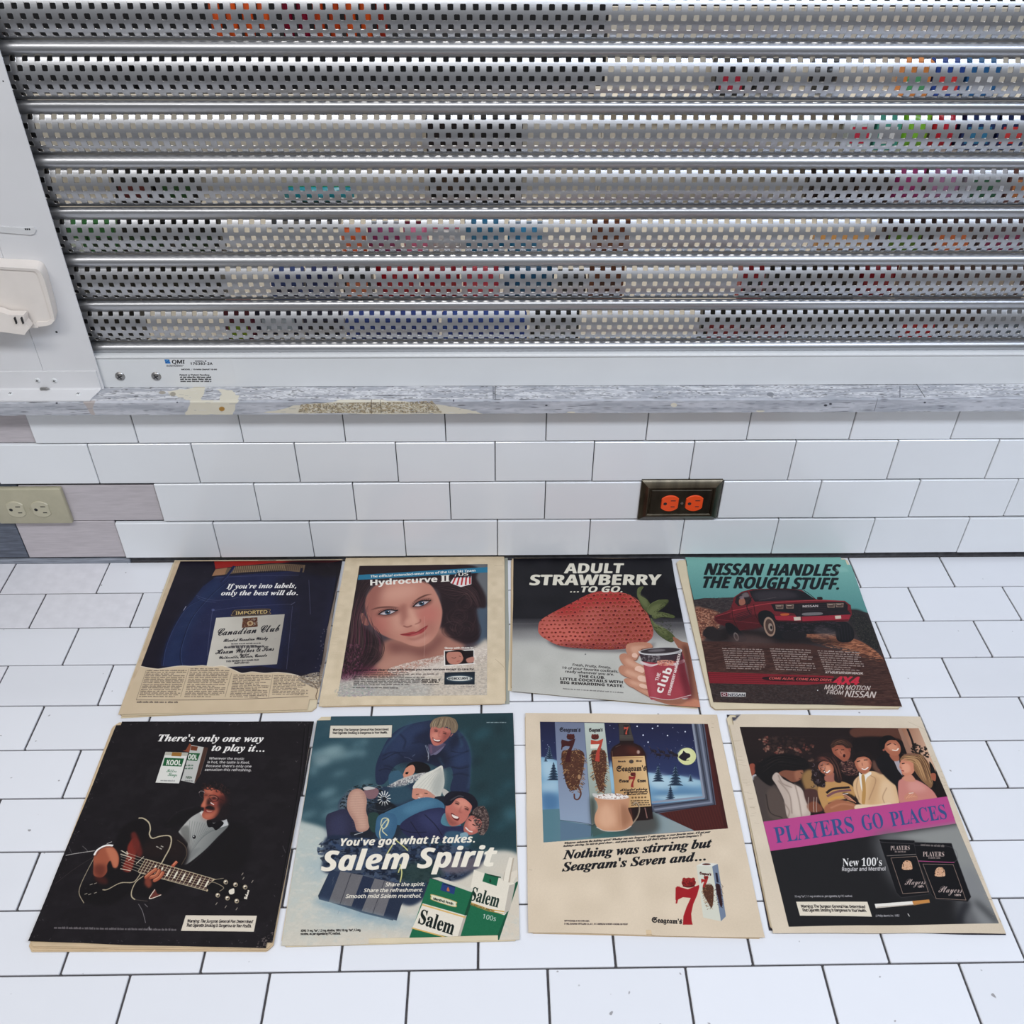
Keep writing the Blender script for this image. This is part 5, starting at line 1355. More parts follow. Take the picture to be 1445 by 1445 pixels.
    a.fill([(590, 800), (610, 800), (620, 830), (606, 850), (585, 830)], (.55, .25, .18), .9, 3); a.line([(716, 748), (738, 724)], 17, (.70, .34, .24)); a.line([(720, 740), (738, 722)], 6, (.88, .56, .42), .8)
    a.fill([(632, 856), (606, 902), (664, 882), (645, 876)], (.42, .20, .17)); a.line([(634, 856), (608, 900), (664, 882)], 4, (.88, .82, .74)); a.line([(540, 905), (600, 912)], 2, (.5, .45, .4), .7)
    # packs
    def pack(P, dark):
        a.fill(P, dark, sm=False)
    a.fill([(806, 172), (886, 186), (850, 310), (822, 354), (756, 340), (762, 330)], (.74, .73, .70), sm=False); a.fill([(866, 182), (886, 186), (846, 320), (820, 354)], (.30, .20, .16), sm=False)
    a.fill([(796, 210), (848, 212), (834, 248), (786, 244)], (.13, .36, .20), sm=False); a.text('OOL', (790, 240), (832, 242), 24, (.88, .87, .82), .01, 'sans_b', 4)
    a.greek(780, 815, 262, 290, 2, (.2, .35, .25), -.2, 0, .5, .8, 0, 12); a.text('100s', (778, 330), (808, 331), 10, (.2, .3, .22), .01, None, 3); a.greek(775, 815, 336, 346, 1, (.3, .3, .3), 0, .05, .5, .7, 0, 9)
    a.fill([(684, 204), (792, 208), (748, 354), (636, 350)], (.86, .85, .81), sm=False); a.fill([(686, 204), (792, 208), (786, 224), (680, 220)], (.70, .68, .62), sm=False)
    a.fill([(716, 206), (762, 208), (758, 226), (712, 224)], (.62, .42, .18), sm=False); a.fill([(806, 176), (838, 180), (832, 200), (802, 196)], (.45, .22, .12), sm=False); a.fill([(764, 200), (780, 196), (798, 165), (806, 170), (796, 206)], (.55, .28, .18), sm=False)
    a.fill([(680, 232), (772, 236), (760, 274), (670, 270)], (.10, .36, .20), sm=False); a.text('KOOL', (688, 266), (756, 268), 24, (.90, .89, .84), .01, 'sans_b', 4)
    a.text('Filter', (688, 300), (735, 302), 14, (.2, .42, .28), 0, 'script', 3); a.text('Kings', (694, 318), (738, 320), 16, (.2, .42, .28), 0, 'script', 3); a.greek(660, 726, 334, 346, 1, (.4, .4, .4), 0, .03, .5, .7, 0, 12)
    # copy
    WH = (.93, .91, .88)
    a.text("There's only one way", (648, 154), (1146, 158), 31, WH, .014, 'serif_it', 6); a.text('to play it...', (902, 200), (1152, 204), 31, WH, .014, 'serif_it', 6)
    for i, (t, x0, x1) in enumerate((('Wherever the music', 890, 1056), ('is hot, the taste is Kool.', 882, 1082), ("Because there's only one", 876, 1090), ('sensation this refreshing.', 870, 1090))):
        a.text(t, (x0, 241 + i * 17.8), (x1, 243 + i * 17.8), 11, (.78, .76, .74), .015, None, 3)
    a.fill([(780, 978), (1118, 982), (1104, 1058), (757, 1052)], (.86, .81, .73), sm=False)
    a.text('Warning: The Surgeon General Has Determined', (786, 1012), (1096, 1017), 14, (.15, .12, .13), .012, None, 4); a.text('That Cigarette Smoking Is Dangerous to Your Health.', (782, 1032), (1090, 1037), 14, (.15, .12, .13), .012, None, 4)
    a.greek(157, 735, 1032, 1048, 1, (.55, .52, .52), 0, .012, .6, .8, 0, 14); 
    for P in ([(597, 1050), (604, 1036), (612, 1048), (606, 1030)], [(556, 925), (575, 960), (590, 1015)], [(585, 925), (600, 940)]): a.line(P, 2.5, (.62, .60, .60), .75)
    # scuffs and creases along the edges
    for _ in range(120):
        e = a.rs.randint(4); t = a.rs.rand()
        if e == 0: x, y = 470 + t * 910, 66 + a.rs.rand() * 12
        elif e == 1: x, y = 1385 - t * 190 - a.rs.rand() * 60, 90 + t * 1040
        elif e == 2: x, y = 50 + t * 1130, 1112 - a.rs.rand() * 16
        else: x, y = 455 - t * 400 + a.rs.rand() * 18, 90 + t * 1000
        a.line([(x, y), (x + a.rs.uniform(-9, 9), y + a.rs.uniform(-9, 9))], 1.8, (.55, .52, .52), .55)
    for _ in range(60):
        x, y = a.rs.uniform(200, 1250), a.rs.uniform(300, 1090); a.line([(x, y), (x + a.rs.uniform(-14, 14), y + a.rs.uniform(-4, 10))], 1.4, (.36, .33, .34), .4)
    for P in ([(1365, 80), (1330, 380), (1290, 640), (1240, 900), (1195, 1080)], [(1345, 90), (1310, 400), (1230, 860)]): a.line(P, 5, (.04, .03, .04), .9); a.line([(x + 5, y) for x, y in P], 2, (.3, .28, .3), .4)
    a.mottled([(1130, 1100), (1200, 1060), (1190, 1145), (1120, 1140)], [(.45, .40, .38)], 4, 4, .8, .6, .1); a.line([(290, 650), (310, 668), (315, 680)], 2, (.6, .58, .56), .7)
    for x0 in (225, 1240): a.line([(x0, 650), (x0 + 14, 684)], 2, (.5, .48, .48), .6)

def draw_M6(a):
    a.img[:] = (.34, .45, .48)
    PG = [(225, 40), (1345, 20), (1385, 1320), (20, 1350)]
    a.fill(PG, (.20, .32, .36), sm=False)
    cl = a.pt(PG); r = raster(np.stack([cl, np.roll(cl, -1, 0)], 1), a.W, a.H); c_ = np.zeros((a.H, a.W)); c_[r[1]:r[1] + r[2].shape[0], r[0]:r[0] + r[2].shape[1]] = r[2]; a.clip = c_
    # blurred spruce background
    a.fill([(900, 0), (1400, 0), (1400, 800), (1000, 700), (1060, 300)], (.12, .23, .25), .9, 30)
    for _ in range(26):
        x, y = a.rs.uniform(160, 560), a.rs.uniform(90, 620); a.ell(x, y, a.rs.uniform(20, 70), a.rs.uniform(10, 26), (.50, .62, .64) if a.rs.rand() < .55 else (.14, .28, .33), .6, 11, -20)
    for _ in range(22):
        x, y = a.rs.uniform(1050, 1380), a.rs.uniform(60, 800); a.ell(x, y, a.rs.uniform(16, 60), a.rs.uniform(10, 30), (.17, .34, .38) if a.rs.rand() < .5 else (.09, .17, .19), .6, 11, -30)
    a.ell(330, 250, 70, 40, (.56, .66, .66), .7, 14); a.ell(250, 290, 50, 30, (.60, .68, .68), .6, 12); a.ell(1330, 600, 40, 40, (.28, .46, .50), .7, 14)
    # snow
    a.fill([(0, 600), (150, 640), (240, 665), (300, 700), (520, 900), (760, 1000), (1000, 900), (1130, 820), (1400, 860), (1400, 1400), (0, 1400)], (.80, .79, .73), 1, 6, grad=((300, 760), (.72, .75, .72), (500, 1330), (.83, .78, .70)))
    a.fill([(380, 1060), (660, 1160), (760, 1200), (900, 1120), (1000, 1100), (900, 1250), (600, 1230), (240, 1110)], (.55, .66, .70), .75, 20); a.fill([(160, 880), (260, 840), (300, 900), (240, 1000)], (.62, .70, .72), .6, 18)
    a.ell(380, 1180, 200, 60, (.62, .71, .74), .4, 26); a.mottled([(0, 700), (400, 800), (1400, 1200), (1400, 1400), (0, 1400)], [(.72, .76, .74), (.86, .82, .75)], 20, 12, .35, .5, .3)
    # standing man in blue jacket
    JB, JD, JL = (.145, .185, .29), (.085, .10, .17), (.20, .27, .41)
    a.fill([(640, 160), (720, 100), (840, 72), (900, 70), (1010, 110), (1070, 170), (1100, 260), (1100, 340), (1090, 470), (1040, 480), (990, 470), (985, 440), (1000, 380), (985, 330), (940, 340), (860, 310), (760, 300), (680, 320), (640, 370), (632, 400), (600, 430), (565, 420), (562, 330), (590, 250)], JB)
    a.fill([(700, 120), (840, 80), (820, 180), (720, 240), (620, 300), (640, 190)], JL, .5, 14); a.fill([(980, 120), (1060, 180), (1080, 300), (1000, 360), (960, 240)], JL, .4, 14); a.fill([(740, 240), (860, 210), (960, 240), (980, 330), (860, 310), (700, 320)], JD, .75, 14)
    for P in ([(600, 290), (680, 250), (760, 250)], [(580, 350), (620, 340), (660, 350)], [(985, 240), (1040, 250), (1090, 240)], [(990, 330), (1040, 340), (1090, 330)], [(860, 190), (850, 260), (860, 300)], [(740, 290), (800, 260), (850, 280)], [(920, 280), (950, 310)]): a.line(P, 5, JD, .8, 1)
    a.line([(850, 205), (862, 240), (858, 275)], 4, (.65, .66, .70), .8); a.ell(857, 282, 5, 6, (.1, .1, .14))
    a.fill([(862, 200), (900, 210), (940, 195), (950, 215), (905, 260), (868, 245)], (.42, .40, .50))
    a.line([(868, 170), (870, 210), (900, 218)], 6, (.11, .12, .2)); 
    a.zoom(540, 1020, .09689)
    def face(P, lit, shade, eyes, mouth, nose, sk=(.76, .43, .37), sl=(.90, .60, .50), sd=(.45, .22, .20)):
        a.fill(P, sk, 1, .6); a.fill(shade, sd, .55, 5); a.fill(lit, sl, .7, 6)
        for (x, y, w_, r_) in eyes:
            c_, n_ = math.cos(R2(r_)), math.sin(R2(r_)); a.ell(x, y - w_ * .1, w_ * .85, w_ * .42, sd, .5, 2.5, r_)
            a.line([(x - w_ * .6 * c_, y - w_ * .6 * n_), (x, y - w_ * .14), (x + w_ * .6 * c_, y + w_ * .6 * n_)], w_ * .30, (.13, .07, .08), .9, .8); a.line([(x - w_ * .9 * c_ + 8 * n_, y - w_ * .9 * n_ - w_ * .62), (x, y - w_ * .78), (x + w_ * .9 * c_, y + w_ * .9 * n_ - w_ * .5)], w_ * .24, (.34, .20, .16), .7, 1)
        a.line(nose, 9, sd, .6, 2.2); a.fill(mouth, (.42, .13, .14)); m = np.array(mouth, float); c_ = m.mean(0); a.fill([tuple(c_ + (p - c_) * (.82, .55) + (0, -3)) for p in m], (.93, .86, .80))
    a.fill([(640, 110), (700, 60), (720, 180), (680, 330), (560, 290), (460, 300), (480, 180)], (.11, .13, .22), .8, 9); a.fill([(960, 260), (1080, 130), (1130, 240), (1000, 420)], (.10, .12, .2), .8, 9)
    a.fill([(670, 320), (800, 340), (900, 300), (900, 340), (740, 450), (690, 470)], (.34, .29, .38), 1, 1); a.line([(700, 320), (705, 440)], 22, (.50, .36, .44), .9, 2); a.line([(890, 345), (760, 440), (700, 470)], 12, (.45, .42, .52), .9)
    a.line([(620, 325), (645, 400), (668, 480), (660, 545)], 11, (.62, .63, .66), .9); a.ell(660, 545, 14, 16, (.30, .31, .36)); a.ell(628, 497, 16, 14, (.12, .13, .2)); 
    face([(690, 130), (700, 80), (740, 50), (860, 60), (970, 90), (990, 150), (960, 210), (880, 290), (800, 330), (740, 325), (705, 270), (690, 200)], [(720, 160), (800, 150), (830, 200), (760, 240), (715, 230)], [(880, 180), (980, 140), (960, 210), (860, 300), (820, 310), (870, 240)], [(775, 125, 34, 10), (900, 160, 34, 16)], [(725, 210), (770, 245), (850, 250), (830, 285), (780, 285), (740, 260)], [(830, 120), (810, 190), (835, 200)])
    a.fill([(700, 90), (690, 20), (760, -60), (900, -90), (1040, -60), (1090, 20), (1090, 90), (1060, 140), (1000, 150), (980, 80), (900, 60), (820, 80), (760, 50), (710, 60)], (.50, .42, .33)); a.strands([[(760, -40), (730, 20), (710, 70)], [(900, -80), (860, 20), (830, 80)], [(1000, -60), (1060, 20), (1040, 130)]], 60, 9, [(.68, .60, .47), (.36, .30, .25), (.58, .49, .38)], 10, .7); a.line([(985, 200), (1020, 160)], 14, (.82, .50, .42), .9, 1)
    for P in ([(420, 300), (540, 280), (640, 300)], [(0, 480), (120, 430), (220, 440), (300, 500)], [(20, 620), (110, 640), (200, 700)], [(940, 520), (1100, 470), (1260, 400)], [(1000, 640), (1120, 650), (1260, 620)], [(1010, 760), (1130, 740), (1260, 770)], [(1080, 240), (1180, 200)], [(250, 160), (330, 260), (300, 380)]): a.line(P, 14, (.07, .085, .16), .75, 2.5)
    for P in ([(430, 0), (260, 120), (60, 330), (0, 440)], [(1120, 130), (1230, 260), (1275, 450), (1270, 800), (1240, 960)], [(820, 500), (860, 580), (880, 620)], [(1100, 140), (1150, 320), (1130, 360)]): a.line(P, 20, (.24, .40, .48), .6, 4)
    a.fill([(300, 400), (470, 300), (620, 320), (640, 440), (500, 520), (360, 560)], (.17, .22, .35), .5, 14); a.fill([(1060, 420), (1230, 400), (1260, 600), (1060, 640)], (.17, .24, .38), .5, 14)
    a.line([(310, 495), (370, 510), (430, 540)], 6, (.42, .45, .55), .8); a.line([(430, 490), (470, 460)], 12, (.35, .40, .5), .8, 1)
    a.zoom(390, 1000, .24913)
    # people on the sled: dark hat person, fur hood
    a.fill([(735, 330), (760, 305), (810, 300), (860, 320), (870, 350), (830, 365), (790, 365), (760, 350), (735, 360)], (.07, .06, .08)); a.fill([(712, 392), (720, 365), (735, 335), (770, 318), (785, 340), (775, 370), (745, 392)], (.82, .54, .43)); a.line([(732, 362), (748, 360)], 7, (.1, .08, .1)); a.ell(738, 366, 8, 5, (.08, .06, .08))
    a.fill([(640, 370), (690, 350), (720, 390), (680, 420), (640, 430)], (.22, .36, .44)); a.fill([(650, 430), (700, 400), (790, 370), (850, 362), (840, 385), (760, 410), (720, 440), (660, 452)], (.72, .70, .67), 1, 1)
    a.mottled([(640, 430), (850, 360), (845, 390), (665, 455)], [(.88, .86, .82), (.45, .44, .46)], 4, 4, .9, .45, .1)
    # shiny dark mitten + coat masses
    a.fill([(490, 460), (600, 440), (700, 450), (780, 420), (790, 480), (760, 510), (880, 505), (950, 540), (980, 600), (1050, 680), (1060, 740), (900, 760), (720, 760), (560, 740), (430, 720), (350, 560), (400, 480)], (.16, .22, .30), 1, 2)
    a.fill([(640, 455), (740, 440), (770, 500), (700, 540), (640, 530)], (.18, .30, .36), .9, 4); a.fill([(350, 560), (400, 470), (440, 460), (410, 560)], (.36, .42, .46), .9, 4)
    a.mottled([(360, 540), (440, 440), (600, 440), (560, 580), (400, 580)], [(.34, .40, .44), (.07, .09, .10)], 7, 4, .8, .5, .1)
    a.fill([(500, 460), (560, 448), (580, 470), (560, 505), (520, 510), (495, 480)], (.52, .38, .40)); a.fill([(490, 450), (520, 440), (560, 450), (510, 462)], (.75, .74, .72))
    a.fill([(560, 540), (640, 530), (690, 580), (600, 620)], (.06, .07, .09), 1, 2); a.line([(520, 560), (600, 580), (650, 560)], 4, (.55, .60, .62), .7)
    for i in range(13):
        t = i * 2 * math.pi / 13; a.line([(610 + 16 * math.cos(t), 508 + 18 * math.sin(t)), (610 + 38 * math.cos(t), 508 + 44 * math.sin(t))], 5, (.88, .87, .84))
    a.ell(612, 510, 12, 13, (.10, .12, .15)); a.line([(600, 500), (612, 495), (624, 505)], 4, (.8, .8, .78))
    # white hat child
    a.fill([(768, 480), (775, 450), (800, 445), (860, 455), (900, 480), (906, 505), (850, 512), (800, 515), (770, 505)], (.80, .53, .44)); a.line([(790, 488), (806, 484)], 4, (.15, .1, .1)); a.line([(838, 478), (856, 480)], 4, (.15, .1, .1)); a.fill([(800, 500), (822, 506), (842, 500), (820, 512)], (.92, .88, .84)); a.ell(818, 490, 10, 8, (.90, .65, .54), .8, 2)
    a.fill([(772, 450), (785, 420), (830, 375), (890, 345), (935, 322), (945, 350), (952, 410), (945, 450), (918, 512), (895, 490), (850, 460), (800, 450)], (.84, .82, .76)); a.fill([(890, 400), (945, 340), (952, 420), (920, 505), (880, 470)], (.62, .63, .60), .7, 8)
    for i in range(7): a.line([(790 + i * 18, 448 + i * 6), (860 + i * 12, 380 + i * 2), (930, 335)], 3, (.68, .67, .63), .6)
    a.fill([(940, 450), (985, 480), (975, 505), (945, 490)], (.72, .70, .66)); a.fill([(900, 500), (960, 500), (950, 550), (900, 530)], (.1, .12, .17))
    # boot, trousers
    a.fill([(500, 560), (700, 560), (700, 720), (520, 740)], (.12, .15, .19), .7, 6); a.fill([(280, 620), (320, 585), (400, 570), (460, 620), (450, 700), (400, 760), (330, 830), (280, 900), (290, 760)], (.18, .18, .27)); a.fill([(300, 640), (380, 590), (400, 700), (320, 760)], (.24, .25, .37), .6, 12)
    a.fill([(400, 560), (405, 500), (425, 465), (460, 452), (495, 470), (512, 520), (508, 580), (526, 640), (522, 680), (490, 698), (455, 690), (440, 640), (415, 600)], (.70, .52, .45)); a.fill([(412, 550), (425, 480), (470, 465), (500, 520), (500, 590), (510, 670), (470, 680), (450, 620)], (.82, .65, .56), .7, 5)
    for i in range(14): a.line([(412 + i * 1.5, 485 + i * 14), (500 + i * 1, 480 + i * 14)], 2, (.60, .43, .38), .55)
    a.fill([(420, 700), (500, 700), (540, 660), (560, 700), (520, 740), (440, 740)], (.12, .14, .18)); a.line([(440, 715), (490, 700)], 5, (.8, .8, .8), .8)
    a.fill([(520, 600), (570, 590), (590, 640), (560, 700), (530, 680)], (.16, .26, .24)) 
    # teal-jacket arm & mitt
    a.fill([(600, 600), (700, 550), (820, 505), (900, 510), (950, 545), (930, 590), (820, 610), (740, 640), (700, 660), (640, 640)], (.24, .41, .52)); a.fill([(720, 560), (860, 515), (900, 540), (760, 600)], (.33, .52, .62), .6, 8)
    a.fill([(562, 660), (575, 610), (620, 590), (670, 600), (684, 650), (665, 720), (630, 760), (590, 750), (562, 710)], (.22, .38, .50)); a.fill([(580, 650), (620, 605), (650, 640), (620, 700)], (.32, .48, .60), .6, 8)
    a.line([(590, 740), (585, 700), (600, 660), (625, 630), (632, 640), (610, 680), (592, 660), (600, 625), (622, 620), (636, 632), (625, 665), (600, 690), (628, 720)], 5.5, (.82, .80, .62))
    # vest, front man
    a.fill([(700, 660), (800, 590), (930, 560), (980, 600), (1060, 680), (1010, 760), (900, 730), (760, 730)], (.16, .17, .30)); a.fill([(800, 620), (900, 580), (960, 620), (880, 700)], (.24, .26, .42), .6, 12)
    for P in ([(760, 640), (800, 700), (820, 730)], [(840, 600), (900, 660), (940, 720)], [(700, 680), (760, 700), (850, 700)]): a.line(P, 5, (.09, .09, .17), .8)
    a.fill([(930, 640), (960, 590), (1040, 650), (1030, 665), (960, 665)], (.30, .50, .56)); a.fill([(950, 500), (985, 470), (1050, 470), (1110, 490), (1140, 540), (1120, 600), (1100, 560), (1060, 510), (1000, 500), (960, 540)], (.10, .10, .16))
    a.zoom(540, 1020, .09689)
    face([(930, 1180), (980, 1160), (1060, 1080), (1160, 1060), (1290, 1110), (1300, 1220), (1260, 1330), (1200, 1430), (1100, 1490), (990, 1500), (930, 1400), (910, 1280)], [(1080, 1110), (1230, 1120), (1260, 1240), (1130, 1250), (1040, 1200)], [(920, 1300), (1000, 1400), (1100, 1470), (1000, 1500), (930, 1420)], [(1080, 1180, 44, 24), (1220, 1262, 44, 24)], [(998, 1310), (1050, 1340), (1115, 1385), (1090, 1425), (1030, 1400), (1000, 1350)], [(1150, 1210), (1115, 1290), (1150, 1310)])
    a.zoom(390, 1000, .24913)
    a.fill([(955, 545), (975, 505), (1010, 480), (1050, 470), (1110, 490), (1140, 540), (1120, 575), (1100, 540), (1060, 508), (1020, 510), (985, 545)], (.09, .085, .14)); a.line([(985, 520), (1030, 495), (1060, 500)], 7, (.36, .34, .35), .8, 1)
    a.fill([(1070, 640), (1100, 605), (1150, 600), (1165, 650), (1140, 700), (1090, 715), (1060, 690)], (.72, .40, .35), 1, 1); a.fill([(1085, 640), (1130, 625), (1140, 670), (1100, 690)], (.88, .57, .49), .7, 4); a.line([(1088, 628), (1104, 636)], 6, (.14, .08, .08), .9); a.line([(1110, 655), (1128, 664)], 6, (.14, .08, .08), .9); a.line([(1070, 672), (1090, 692), (1110, 698)], 7, (.90, .82, .78)); a.fill([(1090, 600), (1120, 575), (1160, 590), (1170, 640), (1150, 625), (1120, 608)], (.16, .12, .12))
    a.fill([(1110, 590), (1130, 560), (1170, 555), (1200, 600), (1200, 670), (1170, 715), (1140, 700), (1165, 650), (1150, 610)], (.34, .27, .26)); a.mottled([(1110, 590), (1170, 550), (1205, 620), (1180, 710), (1140, 700)], [(.52, .44, .40), (.2, .15, .15)], 4, 4, .9, .5, .1)
    a.fill([(960, 700), (1060, 700), (1100, 740), (1080, 780), (960, 780)], (.20, .33, .42), 1, 2); a.fill([(1040, 710), (1075, 700), (1085, 722), (1050, 735)], (.5, .62, .66))
    # sled
    a.fill([(300, 720), (560, 740), (780, 760), (900, 780), (1100, 800), (1180, 830), (1160, 880), (1060, 960), (960, 980), (880, 980), (830, 1080), (720, 1110), (540, 960), (280, 930), (270, 830)], (.13, .18, .27), .97, 4)
    a.mottled([(300, 740), (1060, 780), (1060, 940), (800, 1000), (540, 950), (290, 900)], [(.24, .32, .44), (.06, .09, .15), (.30, .34, .40)], 14, 9, .7, .5, .1)
    a.fill([(700, 890), (860, 870), (940, 920), (880, 980), (720, 980)], (.15, .24, .22), .8, 8); a.fill([(920, 860), (1100, 840), (1160, 880), (1100, 920), (960, 930)], (.45, .40, .42), .8, 6)
    a.fill([(300, 925), (720, 1000), (720, 1090), (660, 1200), (500, 1160), (240, 1075), (236, 1060)], (.17, .22, .29), sm=False)
    for P, c in (([(362, 920), (490, 945), (425, 1120), (296, 1095)], (.42, .41, .42)), ([(556, 962), (670, 985), (606, 1175), (482, 1145)], (.43, .42, .43)), ([(490, 945), (556, 962), (482, 1145), (425, 1120)], (.15, .19, .28)), ([(300, 925), (362, 920), (296, 1095), (240, 1080)], (.17, .22, .31)), ([(670, 985), (740, 1010), (680, 1200), (606, 1175)], (.15, .19, .27))):
        a.fill(P, c, sm=False)
    for (x, y), (u, v) in (((424, 932), (360, 1108)), ((612, 975), (545, 1160))): a.line([(x, y), (u, v)], 4, (.22, .22, .25), .9)
    for _ in range(30):
        x, y = a.rs.uniform(320, 640), a.rs.uniform(930, 1140); a.line([(x, y), (x - 10, y + 26)], 2, (.54, .53, .54) if a.rs.rand() < .5 else (.30, .30, .33), .4)
    a.fill([(230, 1080), (300, 1095), (480, 1150), (680, 1200), (660, 1215), (480, 1180), (240, 1110)], (.52, .62, .66), .8, 8)
    for P in ([(665, 760), (640, 800), (620, 835)], [(670, 740), (720, 780), (745, 805)], [(700, 880), (710, 930), (700, 985)], [(700, 900), (690, 930)]): a.line(P, 7, (.72, .70, .40)); a.line([(x - 1, y - 1) for x, y in P], 2.5, (.90, .88, .66), .8)
    # packs
    def quad(P, c, **k): a.fill(P, c, sm=False, **k)
    GR, GD, CR = (.10, .42, .28), (.06, .28, .19), (.89, .85, .77)
    quad([(1118, 912), (1350, 975), (1310, 1150), (1246, 1310), (1030, 1316), (1076, 1170)], GR)
    quad([(1118, 912), (1358, 985), (1322, 1140), (1290, 1170), (1095, 1105), (1085, 1090)], CR); quad([(1350, 985), (1372, 975), (1310, 1160), (1260, 1310), (1240, 1310), (1300, 1160)], (.08, .33, .23))
    quad([(1318, 1000), (1352, 992), (1322, 1140), (1288, 1165)], (.74, .70, .64)); quad([(1118, 912), (1180, 905), (1365, 960), (1352, 990)], (.80, .77, .70))
    quad([(1180, 930), (1258, 955), (1246, 1004), (1166, 978)], (.08, .40, .27)); a.line([(1192, 938), (1270, 956)], 7, (.05, .22, .15)); a.fill([(1205, 980), (1210, 962), (1216, 982)], (.05, .2, .14))
    a.line([(1092, 1096), (1200, 1136), (1290, 1150)], 6, (.80, .60, .25), sm=False); a.line([(1090, 1106), (1200, 1146), (1285, 1162)], 3, (.80, .60, .25), sm=False)
    quad([(1318, 840), (1346, 846), (1322, 985), (1282, 975)], (.90, .86, .78)); quad([(1338, 845), (1346, 846), (1322, 985), (1312, 984)], (.72, .66, .58)); quad([(1330, 925), (1362, 912), (1368, 935), (1340, 985), (1322, 985)], (.87, .82, .74)); a.line([(1292, 925), (1284, 975)], 3, (.7, .64, .56))
    a.text('Salem', (1094, 1082), (1252, 1126), 72, (.09, .19, .16), .01, 'serif', 20); a.text('100s', (1166, 1188), (1240, 1204), 26, (.86, .87, .82), .0, None, 6); a.text('MENTHOL FRESH', (1104, 1112), (1232, 1152), 9, (.45, .32, .1), .02)
    quad([(870, 962), (1108, 1034), (1074, 1170), (1000, 1322), (740, 1332)], GR); quad([(1108, 1034), (1118, 1026), (1095, 1130), (1030, 1316), (1000, 1322), (1060, 1180)], GD)
    quad([(880, 960), (920, 955), (1116, 1022), (1106, 1040)], (.82, .79, .72)); quad([(940, 985), (1014, 1008), (1006, 1052), (928, 1028)], (.14, .24, .46)); a.line([(945, 992), (1012, 1012)], 5, (.07, .12, .25)); a.fill([(964, 1030), (972, 1010), (980, 1034)], (.75, .4, .25))
    quad([(828, 1102), (1074, 1172), (1030, 1305), (768, 1246)], CR); quad([(1062, 1172), (1078, 1170), (1036, 1308), (1022, 1305)], (.72, .68, .62))
    for (x, y), (u, v) in (((824, 1110), (1070, 1182)), ((766, 1242), (1022, 1312))): a.line([(x, y), (u, v)], 7, (.80, .58, .25)); a.line([(x, y), (u, v)], 2, (.95, .82, .5))
    a.fill([(876, 1062), (884, 1052), (1010, 1090), (1018, 1104), (1008, 1124), (884, 1084)], (.86, .84, .72)); a.line([(876, 1066), (884, 1054), (1010, 1092), (1016, 1106), (1006, 1122), (884, 1084), (876, 1066)], 3, (.75, .6, .3))
    a.text('Menthol Fresh', (890, 1082), (1000, 1112), 13, (.08, .12, .1), .02); a.text('Salem', (802, 1214), (996, 1282), 78, (.07, .12, .11), .012, 'serif', 22)
    a.line([(750, 1325), (800, 1330)], 3, (.6, .8, .65), .8)
    # lettering
    WH = (.93, .89, .81)
    a.text("You've got what it takes.", (362, 778), (1122, 757), 42, WH, .018, 'sans_bi', 4)
    a.text('Salem Spirit', (256, 920), (1240, 890), 112, WH, .022, 'sans_bi', 10)
    for i, (t, x0, x1) in enumerate((('Share the spirit.', 616, 838), ('Share the refreshment.', 494, 828), ('Smooth mild Salem menthol.', 392, 818))): a.text(t, (x0, 1006 + i * 33), (x1, 1004 + i * 33), 20, WH, .012, None, 6)
    quadp = [(306, 96), (656, 92), (652, 162), (298, 166)]
    quad(quadp, (.86, .82, .74)); a.line(quadp + quadp[:1], 2, (.2, .2, .2), .8, sm=False)
    a.text('Warning: The Surgeon General Has Determined', (320, 126), (634, 122), 12, (.12, .1, .1), .012); a.text('That Cigarette Smoking Is Dangerous to Your Health.', (318, 144), (628, 140), 12, (.12, .1, .1), .012)
    a.greek(1190, 1300, 74, 84, 1, (.75, .78, .78), 0, 0, .5, .8, 0, 14); a.text('KING: 11 mg. "tar", 1.2 mg. nicotine, 100\'s: 18 mg. "tar", 1.3 mg.', (140, 1264), (478, 1258), 12, (.14, .12, .12), .01); a.text('nicotine, av. per cigarette by FTC method.', (138, 1282), (362, 1278), 12, (.14, .12, .12), .01)
    a.clip = None; a.grain(.012, 2, 2)

def seven(a, x, y, s_, col, lean=0):
    """big serif 7 with a flag-like bar; (x,y) top-left, s_ height"""
    P = [(0, .12), (.05, .02), (.50, .10), (1.0, -.02), (.88, .25), (.72, .48), (.64, .72), (.66, .90), (.70, 1.0), (.30, 1.0), (.32, .78), (.45, .55), (.62, .32), (.30, .30), (.10, .36), (.06, .46), (0, .46), (.03, .28)]
    a.fill([(x + s_ * .62 * (u + lean * v), y + s_ * v) for u, v in P], col, sm=False)
def crown(a, x, y, w_, col, dk):
    a.ell(x, y, w_ * .5, w_ * .34, col); 
    for d in (-.32, 0, .32): a.ell(x + w_ * d, y - w_ * .22, w_ * .13, w_ * .14, col)
    a.line([(x - w_ * .42, y + w_ * .22), (x, y + w_ * .3), (x + w_ * .42, y + w_ * .22)], w_ * .1, dk, .9); a.mottled([(x - w_ * .4, y - w_ * .2), (x + w_ * .4, y - w_ * .2), (x + w_ * .4, y + w_ * .2), (x - w_ * .4, y + w_ * .2)], [dk], 3, 3, .7, .5, .1)
